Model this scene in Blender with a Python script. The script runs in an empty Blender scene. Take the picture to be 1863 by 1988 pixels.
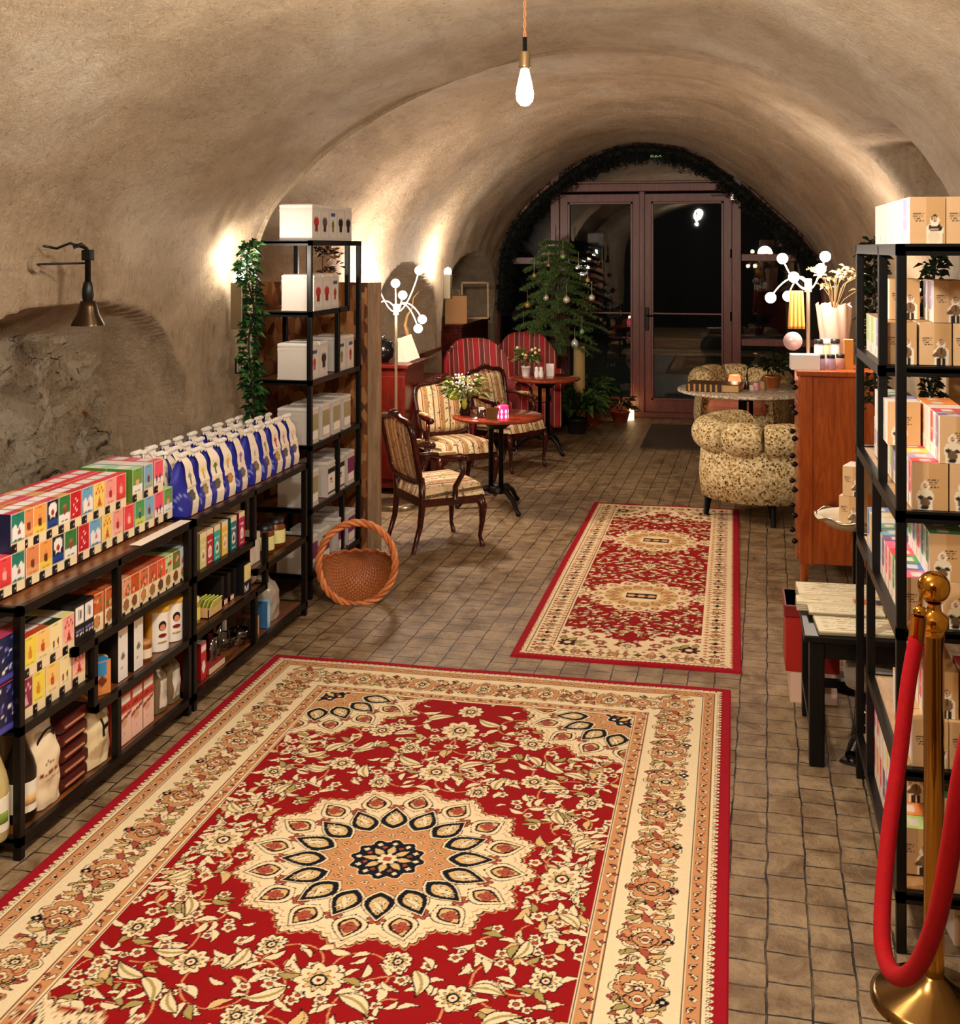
import bpy, bmesh, math, random
import numpy as np
from mathutils import Vector, Matrix, noise
C = bpy.context.scene.collection
R = math.radians
PI = math.pi
F = 2280.0; H = 1.92; TH = math.atan(494 / F); SN, CS = math.sin(TH), math.cos(TH)
def W(xc, zc, z): return Vector((xc * CS - zc * SN, xc * SN + zc * CS, z))
def G(x, y, z=0.0):                       # ground/level-plane survey point
    Z = F * (H - z) / (y - 480); return W((x - 931) / F * Z, Z, z)
def PY(x, y, Y):
    k = (x - 931) / F; Z = Y / (k * SN + CS); return W(k * Z, Z, H - (y - 480) * Z / F)
def PX(x, y, X):
    k = (x - 931) / F; Z = X / (k * CS - SN); return W(k * Z, Z, H - (y - 480) * Z / F)

# ---------------------------------------------------------------- materials
def lin(c):
    return tuple((v / 12.92 if v <= .04045 else ((v + .055) / 1.055) ** 2.4) for v in c)
def hx(s): return lin(tuple(int(s[i:i + 2], 16) / 255 for i in (0, 2, 4)))
MATS = {}
class NT:
    def __init__(s, name):
        s.m = bpy.data.materials.new(name); s.m.use_nodes = True
        s.t = s.m.node_tree; s.n = s.t.nodes; s.b = s.n['Principled BSDF']
    def add(s, ty, **k):
        n = s.n.new(ty)
        for a, v in k.items():
            if a.startswith('i_'): n.inputs[a[2:].replace('_', ' ')].default_value = v
            else: setattr(n, a, v)
        return n
    def l(s, a, b): s.t.links.new(a, b)
    def coord(s, kind='Object', scale=(1, 1, 1), rot=(0, 0, 0)):
        tc = s.add('ShaderNodeTexCoord'); mp = s.add('ShaderNodeMapping')
        mp.inputs['Scale'].default_value = scale; mp.inputs['Rotation'].default_value = rot
        s.l(tc.outputs[kind], mp.inputs['Vector']); return mp.outputs['Vector']
    def noise(s, vec, scale, detail=4, rough=.6, dist=0):
        n = s.add('ShaderNodeTexNoise'); s.l(vec, n.inputs['Vector'])
        n.inputs['Scale'].default_value = scale; n.inputs['Detail'].default_value = detail
        n.inputs['Roughness'].default_value = rough; n.inputs['Distortion'].default_value = dist
        return n.outputs['Fac']
    def ramp(s, fac, stops, interp='LINEAR'):
        r = s.add('ShaderNodeValToRGB'); e = r.color_ramp; e.interpolation = interp
        while len(e.elements) < len(stops): e.elements.new(.5)
        for i, (p, c) in enumerate(stops):
            e.elements[i].position = p; e.elements[i].color = (*c, 1) if len(c) == 3 else c
        s.l(fac, r.inputs['Fac']); return r.outputs['Color']
    def mix(s, fac, a, b, mode='MIX'):
        m = s.add('ShaderNodeMix', data_type='RGBA', blend_type=mode)
        for sock, v in ((m.inputs[0], fac), (m.inputs[6], a), (m.inputs[7], b)):
            if hasattr(v, 'is_linked') or isinstance(v, bpy.types.NodeSocket): s.l(v, sock)
            else: sock.default_value = v if not isinstance(v, tuple) else (*v, 1)[:4]
        return m.outputs[2]
    def bump(s, h, strength=.3, dist=.01, normal=None):
        b = s.add('ShaderNodeBump'); b.inputs['Strength'].default_value = strength
        b.inputs['Distance'].default_value = dist; s.l(h, b.inputs['Height'])
        if normal: s.l(normal, b.inputs['Normal'])
        s.l(b.outputs['Normal'], s.b.inputs['Normal']); return b.outputs['Normal']
    def col(s, c): s.l(c, s.b.inputs['Base Color'])
def mat(name, col, rough=.5, metal=0., bump=None, var=None, emit=None, spec=None, trans=None, sheen=None, coat=None):
    if name in MATS: return MATS[name]
    t = NT(name); b = t.b
    b.inputs['Base Color'].default_value = (*col, 1); b.inputs['Roughness'].default_value = rough
    b.inputs['Metallic'].default_value = metal
    if spec is not None: b.inputs['Specular IOR Level'].default_value = spec
    if trans: b.inputs['Transmission Weight'].default_value = trans
    if coat: b.inputs['Coat Weight'].default_value = coat
    if emit:
        b.inputs['Emission Color'].default_value = (*emit[0], 1); b.inputs['Emission Strength'].default_value = emit[1]
    if bump or var:
        v = t.coord()
        if var: t.col(t.ramp(t.noise(v, var[0], 5), [(.3, col), (.7, var[1])]))
        if bump: t.bump(t.noise(v, bump[0], 5), bump[1], bump[2] if len(bump) > 2 else .005)
    MATS[name] = t.m; return t.m
def printmat(name, rough=.5, metal=0., coat=0., trans=0., sheen=0.):
    t = NT(name); a = t.add('ShaderNodeAttribute', attribute_name='Col'); t.col(a.outputs['Color'])
    t.b.inputs['Roughness'].default_value = rough; t.b.inputs['Metallic'].default_value = metal
    t.b.inputs['Coat Weight'].default_value = coat; t.b.inputs['Transmission Weight'].default_value = trans
    MATS[name] = t.m; return t
printmat('print', .42); printmat('print_matte', .8); printmat('print_foil', .28, .25)
t = printmat('rug_pile', .95); v = t.coord(); t.bump(t.noise(v, 420, 2), .5, .004); t.b.inputs['Specular IOR Level'].default_value = .15
m_black = mat('black_powder_coat', hx('070606'), .4, 0, spec=.3)
m_wood = None
def woodmat(name, c1, c2, rough=.35, scale=(1, 1, 1), knots=False, ring=6):
    t = NT(name); v = t.coord('Object', scale)
    n = t.noise(v, ring, 6, .65, 1.2); col = t.ramp(n, [(.3, c1), (.52, tuple((a + b) / 2 for a, b in zip(c1, c2))), (.72, c2)])
    if knots:
        vo = t.add('ShaderNodeTexVoronoi'); vo.inputs['Scale'].default_value = 4.2
        t.l(t.coord('Object', (1, 1, .62)), vo.inputs['Vector'])
        vo.inputs['Scale'].default_value = 3.4; k = t.ramp(vo.outputs['Distance'], [(.0, (0, 0, 0)), (.10, (.1, .1, .1)), (.17, (1, 1, 1))])
        col = t.mix(k, hx('5a1c08'), col)
    t.col(col); t.b.inputs['Roughness'].default_value = rough
    t.bump(n, .15, .002); MATS[name] = t.m; return t.m
m_rustic = woodmat('rustic_brown_board', hx('3a1d0d'), hx('8a5128'), .33, (4, .8, 4))
m_pine = woodmat('stained_pine', hx('843408'), hx('b85c1c'), .3, (5, 5, .6), True)
m_mahog = woodmat('mahogany', hx('1c0704'), hx('521509'), .24, (3, 3, 3))
m_redwood = woodmat('red_cabinet_wood', hx('45100a'), hx('7c1d10'), .3, (3, 3, 1))
m_frame = woodmat('door_frame_wood', hx('5a2a22'), hx('7e4338'), .35, (6, 6, .7))
m_table = woodmat('cherry_table_top', hx('6b2410'), hx('a5472a'), .12, (3, 1, 3))
m_lightwood = woodmat('light_board', hx('9a7040'), hx('c59c66'), .4, (4, .8, 4))

# ---------------------------------------------------------------- mesh builder
class MB:
    def __init__(s): s.v = []; s.f = []; s.c = []; s.sm = []; s.mi = []; s.cur = (.8, .8, .8); s.m = 0
    def _add(s, vs, fs, col=None, smooth=False, mi=None):
        o = len(s.v); s.v += [tuple(p) for p in vs]; c = col or s.cur
        if c and isinstance(c[0], (tuple, list, np.ndarray)): s.c += [tuple(q) for q in c]
        else: s.c += [c] * len(vs)
        s.f += [tuple(i + o for i in f) for f in fs]; s.sm += [smooth] * len(fs); s.mi += [s.m if mi is None else mi] * len(fs)
    def box(s, x0, x1, y0, y1, z0, z1, col=None, mi=None, bev=0):
        if bev:
            bm = bmesh.new(); bmesh.ops.create_cube(bm, size=1)
            for v in bm.verts: v.co = Vector(((x0 + x1) / 2 + v.co.x * (x1 - x0), (y0 + y1) / 2 + v.co.y * (y1 - y0), (z0 + z1) / 2 + v.co.z * (z1 - z0)))
            bmesh.ops.bevel(bm, geom=bm.edges[:], offset=bev, segments=2, affect='EDGES', profile=.5)
            s.bm(bm, col, mi); return
        vs = [(x, y, z) for x in (x0, x1) for y in (y0, y1) for z in (z0, z1)]
        s._add(vs, [(0, 1, 3, 2), (4, 6, 7, 5), (0, 4, 5, 1), (2, 3, 7, 6), (0, 2, 6, 4), (1, 5, 7, 3)], col, False, mi)
    def bm(s, bm, col=None, mi=None, smooth=False):
        bm.verts.ensure_lookup_table(); bm.verts.index_update()
        s._add([v.co[:] for v in bm.verts], [[v.index for v in f.verts] for f in bm.faces], col, smooth, mi); bm.free()
    def tube(s, pts, r, n=8, col=None, mi=None, smooth=True, cap=True, closed=False):
        pts = [Vector(p) for p in pts]; k = len(pts)
        rs = r if isinstance(r, (list, tuple)) else [r] * k
        vs = []; up = None
        for i, p in enumerate(pts):
            if closed: d = pts[(i + 1) % k] - pts[i - 1]
            else: d = pts[min(i + 1, k - 1)] - pts[max(i - 1, 0)]
            if d.length < 1e-9: d = Vector((0, 0, 1))
            d.normalize()
            if up is None:
                up = Vector((0, 0, 1)) if abs(d.z) < .9 else Vector((1, 0, 0))
            a = d.cross(up)
            if a.length < 1e-6: a = d.cross(Vector((.3, 1, .2)))
            a.normalize(); b = a.cross(d).normalized(); up = b
            rr = rs[i]; ra, rb = rr if isinstance(rr, tuple) else (rr, rr)
            for j in range(n):
                t = 2 * PI * (j + .5) / n; vs.append(p + a * (math.cos(t) * ra) + b * (math.sin(t) * rb))
        fs = []
        for i in range(k if closed else k - 1):
            for j in range(n):
                i2 = (i + 1) % k
                fs.append((i * n + j, i2 * n + j, i2 * n + (j + 1) % n, i * n + (j + 1) % n))
        if cap and not closed: fs.append(tuple(range(n - 1, -1, -1))[::-1]); fs.append(tuple((k - 1) * n + j for j in range(n)))
        s._add(vs, fs, col, smooth, mi)
    def lathe(s, prof, n=24, c=(0, 0, 0), col=None, mi=None, smooth=True, axis='z', a0=0, a1=2 * PI):
        full = abs(a1 - a0 - 2 * PI) < 1e-6; m = n if full else n + 1
        vs = []
        for (r, z) in prof:
            for j in range(m):
                t = a0 + (a1 - a0) * j / n
                p = (r * math.cos(t), r * math.sin(t), z)
                if axis == 'x': p = (z, p[0], p[1])
                if axis == 'y': p = (p[0], z, p[1])
                vs.append((c[0] + p[0], c[1] + p[1], c[2] + p[2]))
        fs = []
        for i in range(len(prof) - 1):
            for j in range(n):
                j2 = (j + 1) % m
                fs.append((i * m + j, i * m + j2, (i + 1) * m + j2, (i + 1) * m + j))
        cc = col
        if col and isinstance(col[0], (tuple, list)): cc = [q for q in col for _ in range(m)]
        s._add(vs, fs, cc, smooth, mi)
        if full and prof[0][0] > 1e-4: s._add([vs[j] for j in range(m)], [tuple(range(m - 1, -1, -1))], col if not cc or cc is col else col[0], False, mi)
        if full and prof[-1][0] > 1e-4: s._add(vs[-m:], [tuple(range(m))], col if not cc or cc is col else col[-1], False, mi)
    def ball(s, c, r, col=None, n=12, mi=None, sc=(1, 1, 1)):
        k = max(4, n // 2); prof = [(r * math.sin(PI * i / k), -r * math.cos(PI * i / k)) for i in range(k + 1)]
        prof[0] = (1e-5, -r); prof[-1] = (1e-5, r)
        o = len(s.v); s.lathe(prof, n, (0, 0, 0), col, mi)
        for i in range(o, len(s.v)):
            p = s.v[i]; s.v[i] = (c[0] + p[0] * sc[0], c[1] + p[1] * sc[1], c[2] + p[2] * sc[2])
    def grid(s, o, du, dv, nu, nv, cols=None, smooth=False, mi=None, disp=None):
        o, du, dv = Vector(o), Vector(du), Vector(dv); vs = []
        nrm = du.cross(dv).normalized()
        for j in range(nv):
            for i in range(nu):
                u, v = i / (nu - 1), j / (nv - 1); p = o + du * u + dv * v
                if disp: p = p + nrm * disp(u, v)
                vs.append(p)
        fs = [(j * nu + i, j * nu + i + 1, (j + 1) * nu + i + 1, (j + 1) * nu + i) for j in range(nv - 1) for i in range(nu - 1)]
        cc = None
        if cols is not None: cc = cols if isinstance(cols, tuple) else [tuple(q) for q in np.asarray(cols).reshape(-1, 3)]
        s._add(vs, fs, cc, smooth, mi)
    def poly(s, pts, col=None, mi=None): s._add(pts, [tuple(range(len(pts)))], col, False, mi)
    def prism(s, outline, z0, z1, col=None, mi=None, ax='z'):
        n = len(outline)
        def q(a, b, c): return (a, b, c) if ax == 'z' else ((c, a, b) if ax == 'x' else (a, c, b))
        vs = [q(x, y, z0) for x, y in outline] + [q(x, y, z1) for x, y in outline]
        s._add(vs, [tuple(range(n - 1, -1, -1)), tuple(range(n, 2 * n))] + [(i, (i + 1) % n, (i + 1) % n + n, i + n) for i in range(n)], col, False, mi)
    def xf(s, M, start=0):
        for i in range(start, len(s.v)): s.v[i] = tuple(M @ Vector(s.v[i]))
    def build(s, name, mats, parent=None, subd=0, autosm=None):
        me = bpy.data.meshes.new(name); me.from_pydata(s.v, [], s.f)
        me.polygons.foreach_set('use_smooth', s.sm); me.polygons.foreach_set('material_index', s.mi)
        ca = me.color_attributes.new('Col', 'FLOAT_COLOR', 'POINT')
        arr = np.ones((len(s.v), 4), np.float32); arr[:, :3] = np.array(s.c, np.float32).reshape(-1, 3); ca.data.foreach_set('color', arr.ravel())
        for m in (mats if isinstance(mats, (list, tuple)) else [mats]): me.materials.append(MATS[m] if isinstance(m, str) else m)
        me.update(); o = bpy.data.objects.new(name, me); C.objects.link(o)
        if parent: o.parent = parent
        if subd:
            md = o.modifiers.new('s', 'SUBSURF'); md.levels = subd; md.render_levels = subd
        return o
def tag(o, label=None, cat=None, group=None, kind=None):
    if label: o['label'] = label
    if cat: o['category'] = cat
    if group: o['group'] = group
    if kind: o['kind'] = kind
    return o
def thing(name, label, cat, loc=(0, 0, 0), rz=0, group=None):
    o = bpy.data.objects.new(name, None); C.objects.link(o); o.empty_display_size = .1
    o.location = loc; o.rotation_euler = (0, 0, rz); return tag(o, label, cat, group)
def struct(o): o['kind'] = 'structure'; return o
def kids(o): return [c for c in C.objects if c.parent == o]
KID = {}
def dup(src, loc, rz=None, label=None, group=None, cat=None):
    def cp(o, parent):
        c = o.copy(); C.objects.link(c); c.parent = parent
        if o.name not in KID: KID[o.name] = list(o.children)
        for k in KID[o.name]: cp(k, c)
        return c
    r = cp(src, None); r.location = loc
    if rz is not None: r.rotation_euler = (r.rotation_euler[0], r.rotation_euler[1], rz)
    tag(r, label, cat, group); return r
ORD = ['first', 'second', 'third', 'fourth', 'fifth', 'sixth', 'seventh', 'eighth', 'ninth', 'tenth', 'eleventh', 'twelfth', 'thirteenth', 'fourteenth', 'fifteenth', 'sixteenth', 'seventeenth', 'eighteenth', 'nineteenth', 'twentieth']
random.seed(7)
# ---------------------------------------------------------------- camera
cam = bpy.data.cameras.new('camera'); co = bpy.data.objects.new('camera', cam); C.objects.link(co)
co.location = (0, 0, H); co.rotation_euler = (PI / 2, 0, TH)
cam.sensor_fit = 'HORIZONTAL'; cam.sensor_width = 36; cam.lens = 36 * F / 1863
cam.shift_y = -(994 - 480) / 1863; cam.clip_start = .05
bpy.context.scene.camera = co
# ---------------------------------------------------------------- shell
def plaster(name, c1, c2, c3, sc=1.0, stone=False):
    t = NT(name); v = t.coord()
    n1 = t.noise(v, 1.1 * sc, 6, .62, .4); base = t.ramp(n1, [(.32, c1), (.5, c2), (.68, c3)])
    vs = t.coord('Object', (1.0, .35, 1.0))
    n2 = t.noise(vs, 5 * sc, 8, .72, .8)
    base = t.mix(t.ramp(n2, [(.38, (.62, .58, .54)), (.56, (1, 1, 1))]), t.mix(.5, base, hx('8a7358'), 'MULTIPLY'), base) if not stone else base
    n3 = t.noise(v, 26 * sc, 6, .7, .6)
    base = t.mix(t.ramp(n3, [(.30, (0, 0, 0)), (.40, (1, 1, 1))]), t.mix(.55, base, (.35, .26, .18), 'MULTIPLY'), base)
    n4 = t.noise(v, 9 * sc, 9, .75, .3); n5 = t.noise(t.coord('Object', (1.6, 1.6, .5), (.5, .3, .6)), 16 * sc, 8, .8, 1.6)
    base = t.mix(t.ramp(n5, [(.34, (0, 0, 0)), (.47, (1, 1, 1))]), t.mix(.6, base, (.5, .42, .33), 'MULTIPLY'), base)
    h0 = t.add('ShaderNodeMath', operation='ADD'); t.l(n4, h0.inputs[0]); t.l(n3, h0.inputs[1]); h = t.add('ShaderNodeMath', operation='ADD'); t.l(h0.outputs[0], h.inputs[0]); t.l(n5, h.inputs[1])
    if stone:
        wob = t.mix(.07, v, t.noise(v, 7, 4, .6), 'ADD')
        vo = t.add('ShaderNodeTexVoronoi', feature='DISTANCE_TO_EDGE'); vo.inputs['Scale'].default_value = 5.5; vo.inputs['Randomness'].default_value = 1
        mp = t.add('ShaderNodeMapping'); mp.inputs['Scale'].default_value = (1, .7, 1.35); t.l(wob, mp.inputs['Vector']); t.l(mp.outputs[0], vo.inputs['Vector'])
        e = t.ramp(vo.outputs['Distance'], [(0, (0, 0, 0)), (.035, (1, 1, 1))])
        gaps = t.ramp(t.noise(v, 4, 5, .7), [(.53, (1, 1, 1)), (.60, (0, 0, 0))])
        e = t.mix(1.0, e, gaps, 'SCREEN')
        vc = t.add('ShaderNodeTexVoronoi'); vc.inputs['Scale'].default_value = 9; t.l(mp.outputs[0], vc.inputs['Vector']); base = t.mix(t.ramp(t.noise(v, 6, 8, .8, .5), [(.36, (.9, .9, .9)), (.52, (0, 0, 0))]), base, hx('8f7754')); base = t.mix(.35, base, t.ramp(vc.outputs['Color'], [(.1, hx('8a7250')), (.5, hx('d8c09a')), (.9, hx('fff4dc'))]), 'MIX'); base = t.mix(t.ramp(t.noise(v, 34, 6, .8), [(.36, (.8, .8, .8)), (.46, (0, 0, 0))]), base, hx('5a452e'));
        base = t.mix(e, hx('3a2818'), base); pit = t.ramp(t.noise(v, 13, 7, .72, .6), [(.34, (0, 0, 0)), (.385, (1, 1, 1))]); base = t.mix(pit, hx('3a2a1c'), base)
        v2 = t.add('ShaderNodeTexVoronoi'); v2.inputs['Scale'].default_value = 2.3; t.l(v, v2.inputs['Vector'])
        br = t.ramp(v2.outputs['Distance'], [(.0, (1, 1, 1)), (.06, (1, 1, 1)), (.08, (0, 0, 0))], 'LINEAR')
        base = t.mix(br, base, hx('a05a38'))
        hh = t.add('ShaderNodeMath', operation='ADD'); t.l(h.outputs[0], hh.inputs[0]); t.l(e, hh.inputs[1]); h = hh
    t.col(base); t.b.inputs['Roughness'].default_value = .78; t.b.inputs['Specular IOR Level'].default_value = .25
    t.bump(h.outputs[0], .95 if not stone else 1.0, .04 if not stone else .06); MATS[name] = t.m; return t.m
m_pl = plaster('cream_plaster', hx('baa080'), hx('d4bc9c'), hx('e6d6be'))
m_st = plaster('rubble_stone', hx('c4a684'), hx('e2ccac'), hx('f2e4cc'), 1.6, True)
NEAR = [(-2.6, 0), (-2.6, .8), (-2.61, 1.45), (-2.56, 1.98), (-2.33, 2.3), (-1.92, 2.6), (-1.35, 2.84), (-.75, 2.95), (-.1, 2.9), (.42, 2.66), (.82, 2.3), (1.0, 1.85), (1.05, .9), (1.05, 0)]
FAR0 = [(-3.0, 0), (-3.0, .8), (-3.0, 1.45), (-2.95, 1.98), (-2.65, 2.42), (-2.15, 2.74), (-1.45, 2.93), (-.75, 2.97), (-.1, 2.92), (.42, 2.68), (.82, 2.32), (1.0, 1.87), (1.05, .9), (1.05, 0)]
FAR1 = [(-2.6, 0), (-2.6, .8), (-2.6, 1.45), (-2.6, 1.9), (-2.43, 2.3), (-2.02, 2.68), (-1.4, 2.93), (-.78, 3.02), (-.1, 2.95), (.42, 2.68), (.82, 2.32), (1.0, 1.87), (1.05, .9), (1.05, 0)]
DOOR = [(-2.72, 0), (-2.72, .8), (-2.70, 1.5), (-2.64, 1.92), (-2.42, 2.32), (-2.0, 2.71), (-1.55, 2.98), (-1.1, 3.1), (-.5, 3.01), (.03, 2.68), (.42, 2.33), (.8, 1.95), (.97, 1.5), (1.0, 0)]
def spl(P, u):
    n = len(P) - 1; x = u * n; i = min(int(x), n - 1); t = x - i
    a, b, c, d = P[max(i - 1, 0)], P[i], P[i + 1], P[min(i + 2, n)]
    return tuple(.5 * (2 * b[k] + (c[k] - a[k]) * t + (2 * a[k] - 5 * b[k] + 4 * c[k] - d[k]) * t * t + (3 * b[k] - a[k] - 3 * c[k] + d[k]) * t ** 3) for k in (0, 1))
def lerp(A, B, t): return [(a[0] + (b[0] - a[0]) * t, a[1] + (b[1] - a[1]) * t) for a, b in zip(A, B)]
def sstep(a, b, x):
    t = max(0, min(1, (x - a) / (b - a))); return t * t * (3 - 2 * t)
def arch_in(y, z, y0, y1, zs, zt, soft=.03):          # inside an arched opening?
    c = (y0 + y1) / 2; hw = (y1 - y0) / 2; d = abs(y - c) / hw
    if z < zs: return sstep(1 + soft, 1 - soft, d)
    e = math.hypot(d, (z - zs) / (zt - zs)); return sstep(1 + soft, 1 - soft, e)
def niche(side, y, z, X):
    w = .05 * noise.noise((y * 3, z * 3, 1.7))
    if side == 'L':
        if y < 6:
            d = abs(y + w - 4.25) / 1.07; e = d if z < 1.1 else math.hypot(d, (z + w * .5 - 1.1) / .60)
            q = (1 - e) / (.24 if y > 4.25 else .14)
            return -.30 * max(0, min(1, .22 * min(1, max(0, 1 - e) / .02) + .78 * q))
        if y > 7.7: return -.55 * max(arch_in(y + w, z, 8.36, 10.32, 1.2, 1.78, .03), arch_in(y + w, z, 10.7, 13.1, 1.3, 1.85, .03))
    return 0
def prof(Y, sec):
    if sec == 'n': return NEAR
    if Y < 7.7: return lerp(FAR0, FAR1, sstep(6.9, 7.7, Y))
    return lerp(FAR1, DOOR, max(0, (Y - 7.7) / 5.9))
def shell(name, sec, y0, y1, dy, u0, u1, nu, mats, side=None):
    mb = MB(); ys = np.linspace(y0, y1, int((y1 - y0) / dy) + 1); us = np.linspace(u0, u1, nu); vs = []; stone = []
    for y in ys:
        P = prof(y, sec)
        for u in us:
            x, z = spl(P, u); e = .004
            xa, za = spl(P, max(0, u - e)); xb, zb = spl(P, min(1, u + e)); nx, nz = (zb - za), -(xb - xa); L = math.hypot(nx, nz) or 1
            d = .035 * noise.noise((x * .9, y * .9, z * .9)) + .014 * noise.noise((x * 3.3, y * 3.3, z * 3.3)) + .004 * noise.noise((x * 14, y * 14, z * 14))
            n = niche(side, y, z, x) if side else 0
            if side == 'R':                                  # window recess high in the vault
                rr = sstep(5.45, 5.55, y) * sstep(6.75, 6.6, y) * sstep(1.98, 2.03, z) * sstep(2.52, 2.46, z - .05 * noise.noise((y * 4, 0, 0)))
                n = .42 * rr
            st = 1 if (side == 'L' and y < 6 and n < -.285) else 0
            if st: d += .05 * noise.noise((y * 5, z * 9, 3)) + .035 * noise.noise((y * 11, z * 17, 5)) + .014 * noise.noise((y * 26, z * 34, 7))
            stone.append(st); vs.append((x - nx / L * 0 + n + d * (nx / L), y, z + d * nz / L if z > .02 else 0))
    fs = []; mi = []
    for i in range(len(ys) - 1):
        for j in range(nu - 1):
            a = i * nu + j; fs.append((a, a + 1, a + nu + 1, a + nu)); mi.append(1 if all(stone[k] for k in (a, a + 1, a + nu, a + nu + 1)) else 0)
    mb._add(vs, fs, None, True); mb.mi = mi
    o = mb.build(name, mats); struct(o); return o
shell('wall_left', 'n', -1.6, 6.05, .018, 0, 3.6 / 13, 120, [m_pl, m_st], 'L')
shell('wall_left', 'f', 6.05, 13.62, .035, 0, 3.6 / 13, 60, [m_pl, m_st], 'L')
shell('ceiling', 'n', -1.6, 6.05, .06, 3.6 / 13, 8 / 13, 60, [m_pl])
shell('ceiling', 'f', 6.05, 13.62, .06, 3.6 / 13, 8 / 13, 60, [m_pl])
shell('wall_right', 'n', -1.6, 6.05, .03, 8 / 13, 1, 110, [m_pl], 'R')
shell('wall_right', 'f', 6.05, 13.62, .03, 8 / 13, 1, 110, [m_pl], 'R')
# closing piece between the two vaults (the step) and back wall behind the camera
def bridge(name, PA, PB, y, mats, u0=0, u1=1):
    mb = MB(); vs = []; n = 90
    for i in range(n):
        u = u0 + (u1 - u0) * i / (n - 1); a = spl(PA, u); b = spl(PB, u)
        for k in range(6):
            t = k / 5; vs.append((a[0] + (b[0] - a[0]) * t, y + .015 * noise.noise((a[1] * 5, t * 3, 2)), a[1] + (b[1] - a[1]) * t))
    fs = [(i * 6 + k, (i + 1) * 6 + k, (i + 1) * 6 + k + 1, i * 6 + k + 1) for i in range(n - 1) for k in range(5)]
    mb._add(vs, fs, None, True); return struct(mb.build(name, mats))
bridge('wall_left_return', [(a[0] + .03, a[1]) for a in NEAR[:8]], [(a[0] - .05, a[1] + .05) for a in FAR0[:8]], 6.04, [m_pl])
mb = MB(); mb.box(-3.2, 1.3, -1.7, -1.6, 0, 3.3); struct(mb.build('wall_back', mat('dark_low_bounce', hx('1a120c'), .8)))  # unseen wall coloured dark so the door glass reflects little of it
# floor
t = NT('cobble_floor'); v = t.coord('Object', (1, 1, 1), (0, 0, R(91.5)))
nz = t.add('ShaderNodeTexNoise'); nz.inputs['Scale'].default_value = 8; nz.inputs['Detail'].default_value = 3; t.l(v, nz.inputs['Vector'])
sub = t.add('ShaderNodeVectorMath', operation='SUBTRACT'); sub.inputs[1].default_value = (.5, .5, .5); t.l(nz.outputs['Color'], sub.inputs[0])
scl = t.add('ShaderNodeVectorMath', operation='SCALE'); scl.inputs['Scale'].default_value = .02; t.l(sub.outputs[0], scl.inputs[0])
ad = t.add('ShaderNodeVectorMath', operation='ADD'); t.l(v, ad.inputs[0]); t.l(scl.outputs[0], ad.inputs[1])
bk = t.add('ShaderNodeTexBrick', offset=.42, squash=1.25, squash_frequency=3)
bk.inputs['Scale'].default_value = 1; bk.inputs['Brick Width'].default_value = .108; bk.inputs['Row Height'].default_value = .113
bk.inputs['Mortar Size'].default_value = .0036; bk.inputs['Mortar Smooth'].default_value = .35
bk.inputs['Color1'].default_value = (*hx('8a7254'), 1); bk.inputs['Color2'].default_value = (*hx('a89070'), 1); bk.inputs['Mortar'].default_value = (*hx('1c130c'), 1)
t.l(ad.outputs[0], bk.inputs['Vector'])
n1 = t.noise(v, 7, 8, .7, .5); n2 = t.noise(v, 45, 6, .7)
brk = t.ramp(t.noise(v, 11, 3), [(.42, (.35, .35, .35)), (.55, (1, 1, 1))]); jm = t.mix(1.0, bk.outputs['Fac'], brk, 'MULTIPLY'); bcol = t.mix(jm, t.mix(t.noise(v, 3.3, 3), hx('967c5a'), hx('b49c78')), hx('0e0906')); bcol = t.mix(.45, bcol, bk.outputs['Color'])
c = t.mix(t.ramp(n1, [(.40, (0, 0, 0)), (.58, (1, 1, 1))]), t.mix(.8, bcol, (.40, .31, .22), 'MULTIPLY'), bcol)
c = t.mix(t.ramp(n2, [(.33, (0, 0, 0)), (.45, (1, 1, 1))]), t.mix(.5, c, (.3, .25, .2), 'MULTIPLY'), c); t.col(c)
h = t.add('ShaderNodeMath', operation='MULTIPLY_ADD'); t.l(bk.outputs['Fac'], h.inputs[0]); h.inputs[1].default_value = -1.3
h2 = t.add('ShaderNodeMath', operation='ADD'); t.l(n1, h2.inputs[0]); t.l(n2, h2.inputs[1]); t.l(h2.outputs[0], h.inputs[2])
t.bump(h.outputs[0], .75, .012); t.b.inputs['Roughness'].default_value = .42; t.b.inputs['Specular IOR Level'].default_value = .45
t.l(t.ramp(n1, [(.3, (.3, .3, .3)), (.7, (.6, .6, .6))]), t.b.inputs['Roughness'])
mb = MB(); mb.box(-3.3, 1.5, -1.7, 13.7, -.1, 0); struct(mb.build('floor', t.m))
# ---------------------------------------------------------------- light
def point(loc, w, col=(1, .78, .52), r=.05, name='lamp_or_fill_light'):
    l = bpy.data.lights.new(name, 'POINT'); l.energy = w; l.color = col; l.shadow_soft_size = r
    o = bpy.data.objects.new(name, l); C.objects.link(o); o.location = loc; return o
def area(loc, rot, w, size, col=(1, .8, .56), name='ceiling_lamp_light'):
    l = bpy.data.lights.new(name, 'AREA'); l.energy = w; l.color = col; l.shape = 'DISK'; l.size = size
    o = bpy.data.objects.new(name, l); C.objects.link(o); o.location = loc; o.rotation_euler = rot; return o
wd = bpy.data.worlds.new('night'); bpy.context.scene.world = wd; wd.use_nodes = True
wd.node_tree.nodes['Background'].inputs[0].default_value = (.02, .03, .05, 1); wd.node_tree.nodes['Background'].inputs[1].default_value = .25
vs_ = bpy.context.scene.view_settings; vs_.view_transform = 'Standard'; vs_.look = 'None'; vs_.gamma = 1; vs_.exposure = 1.15
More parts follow.
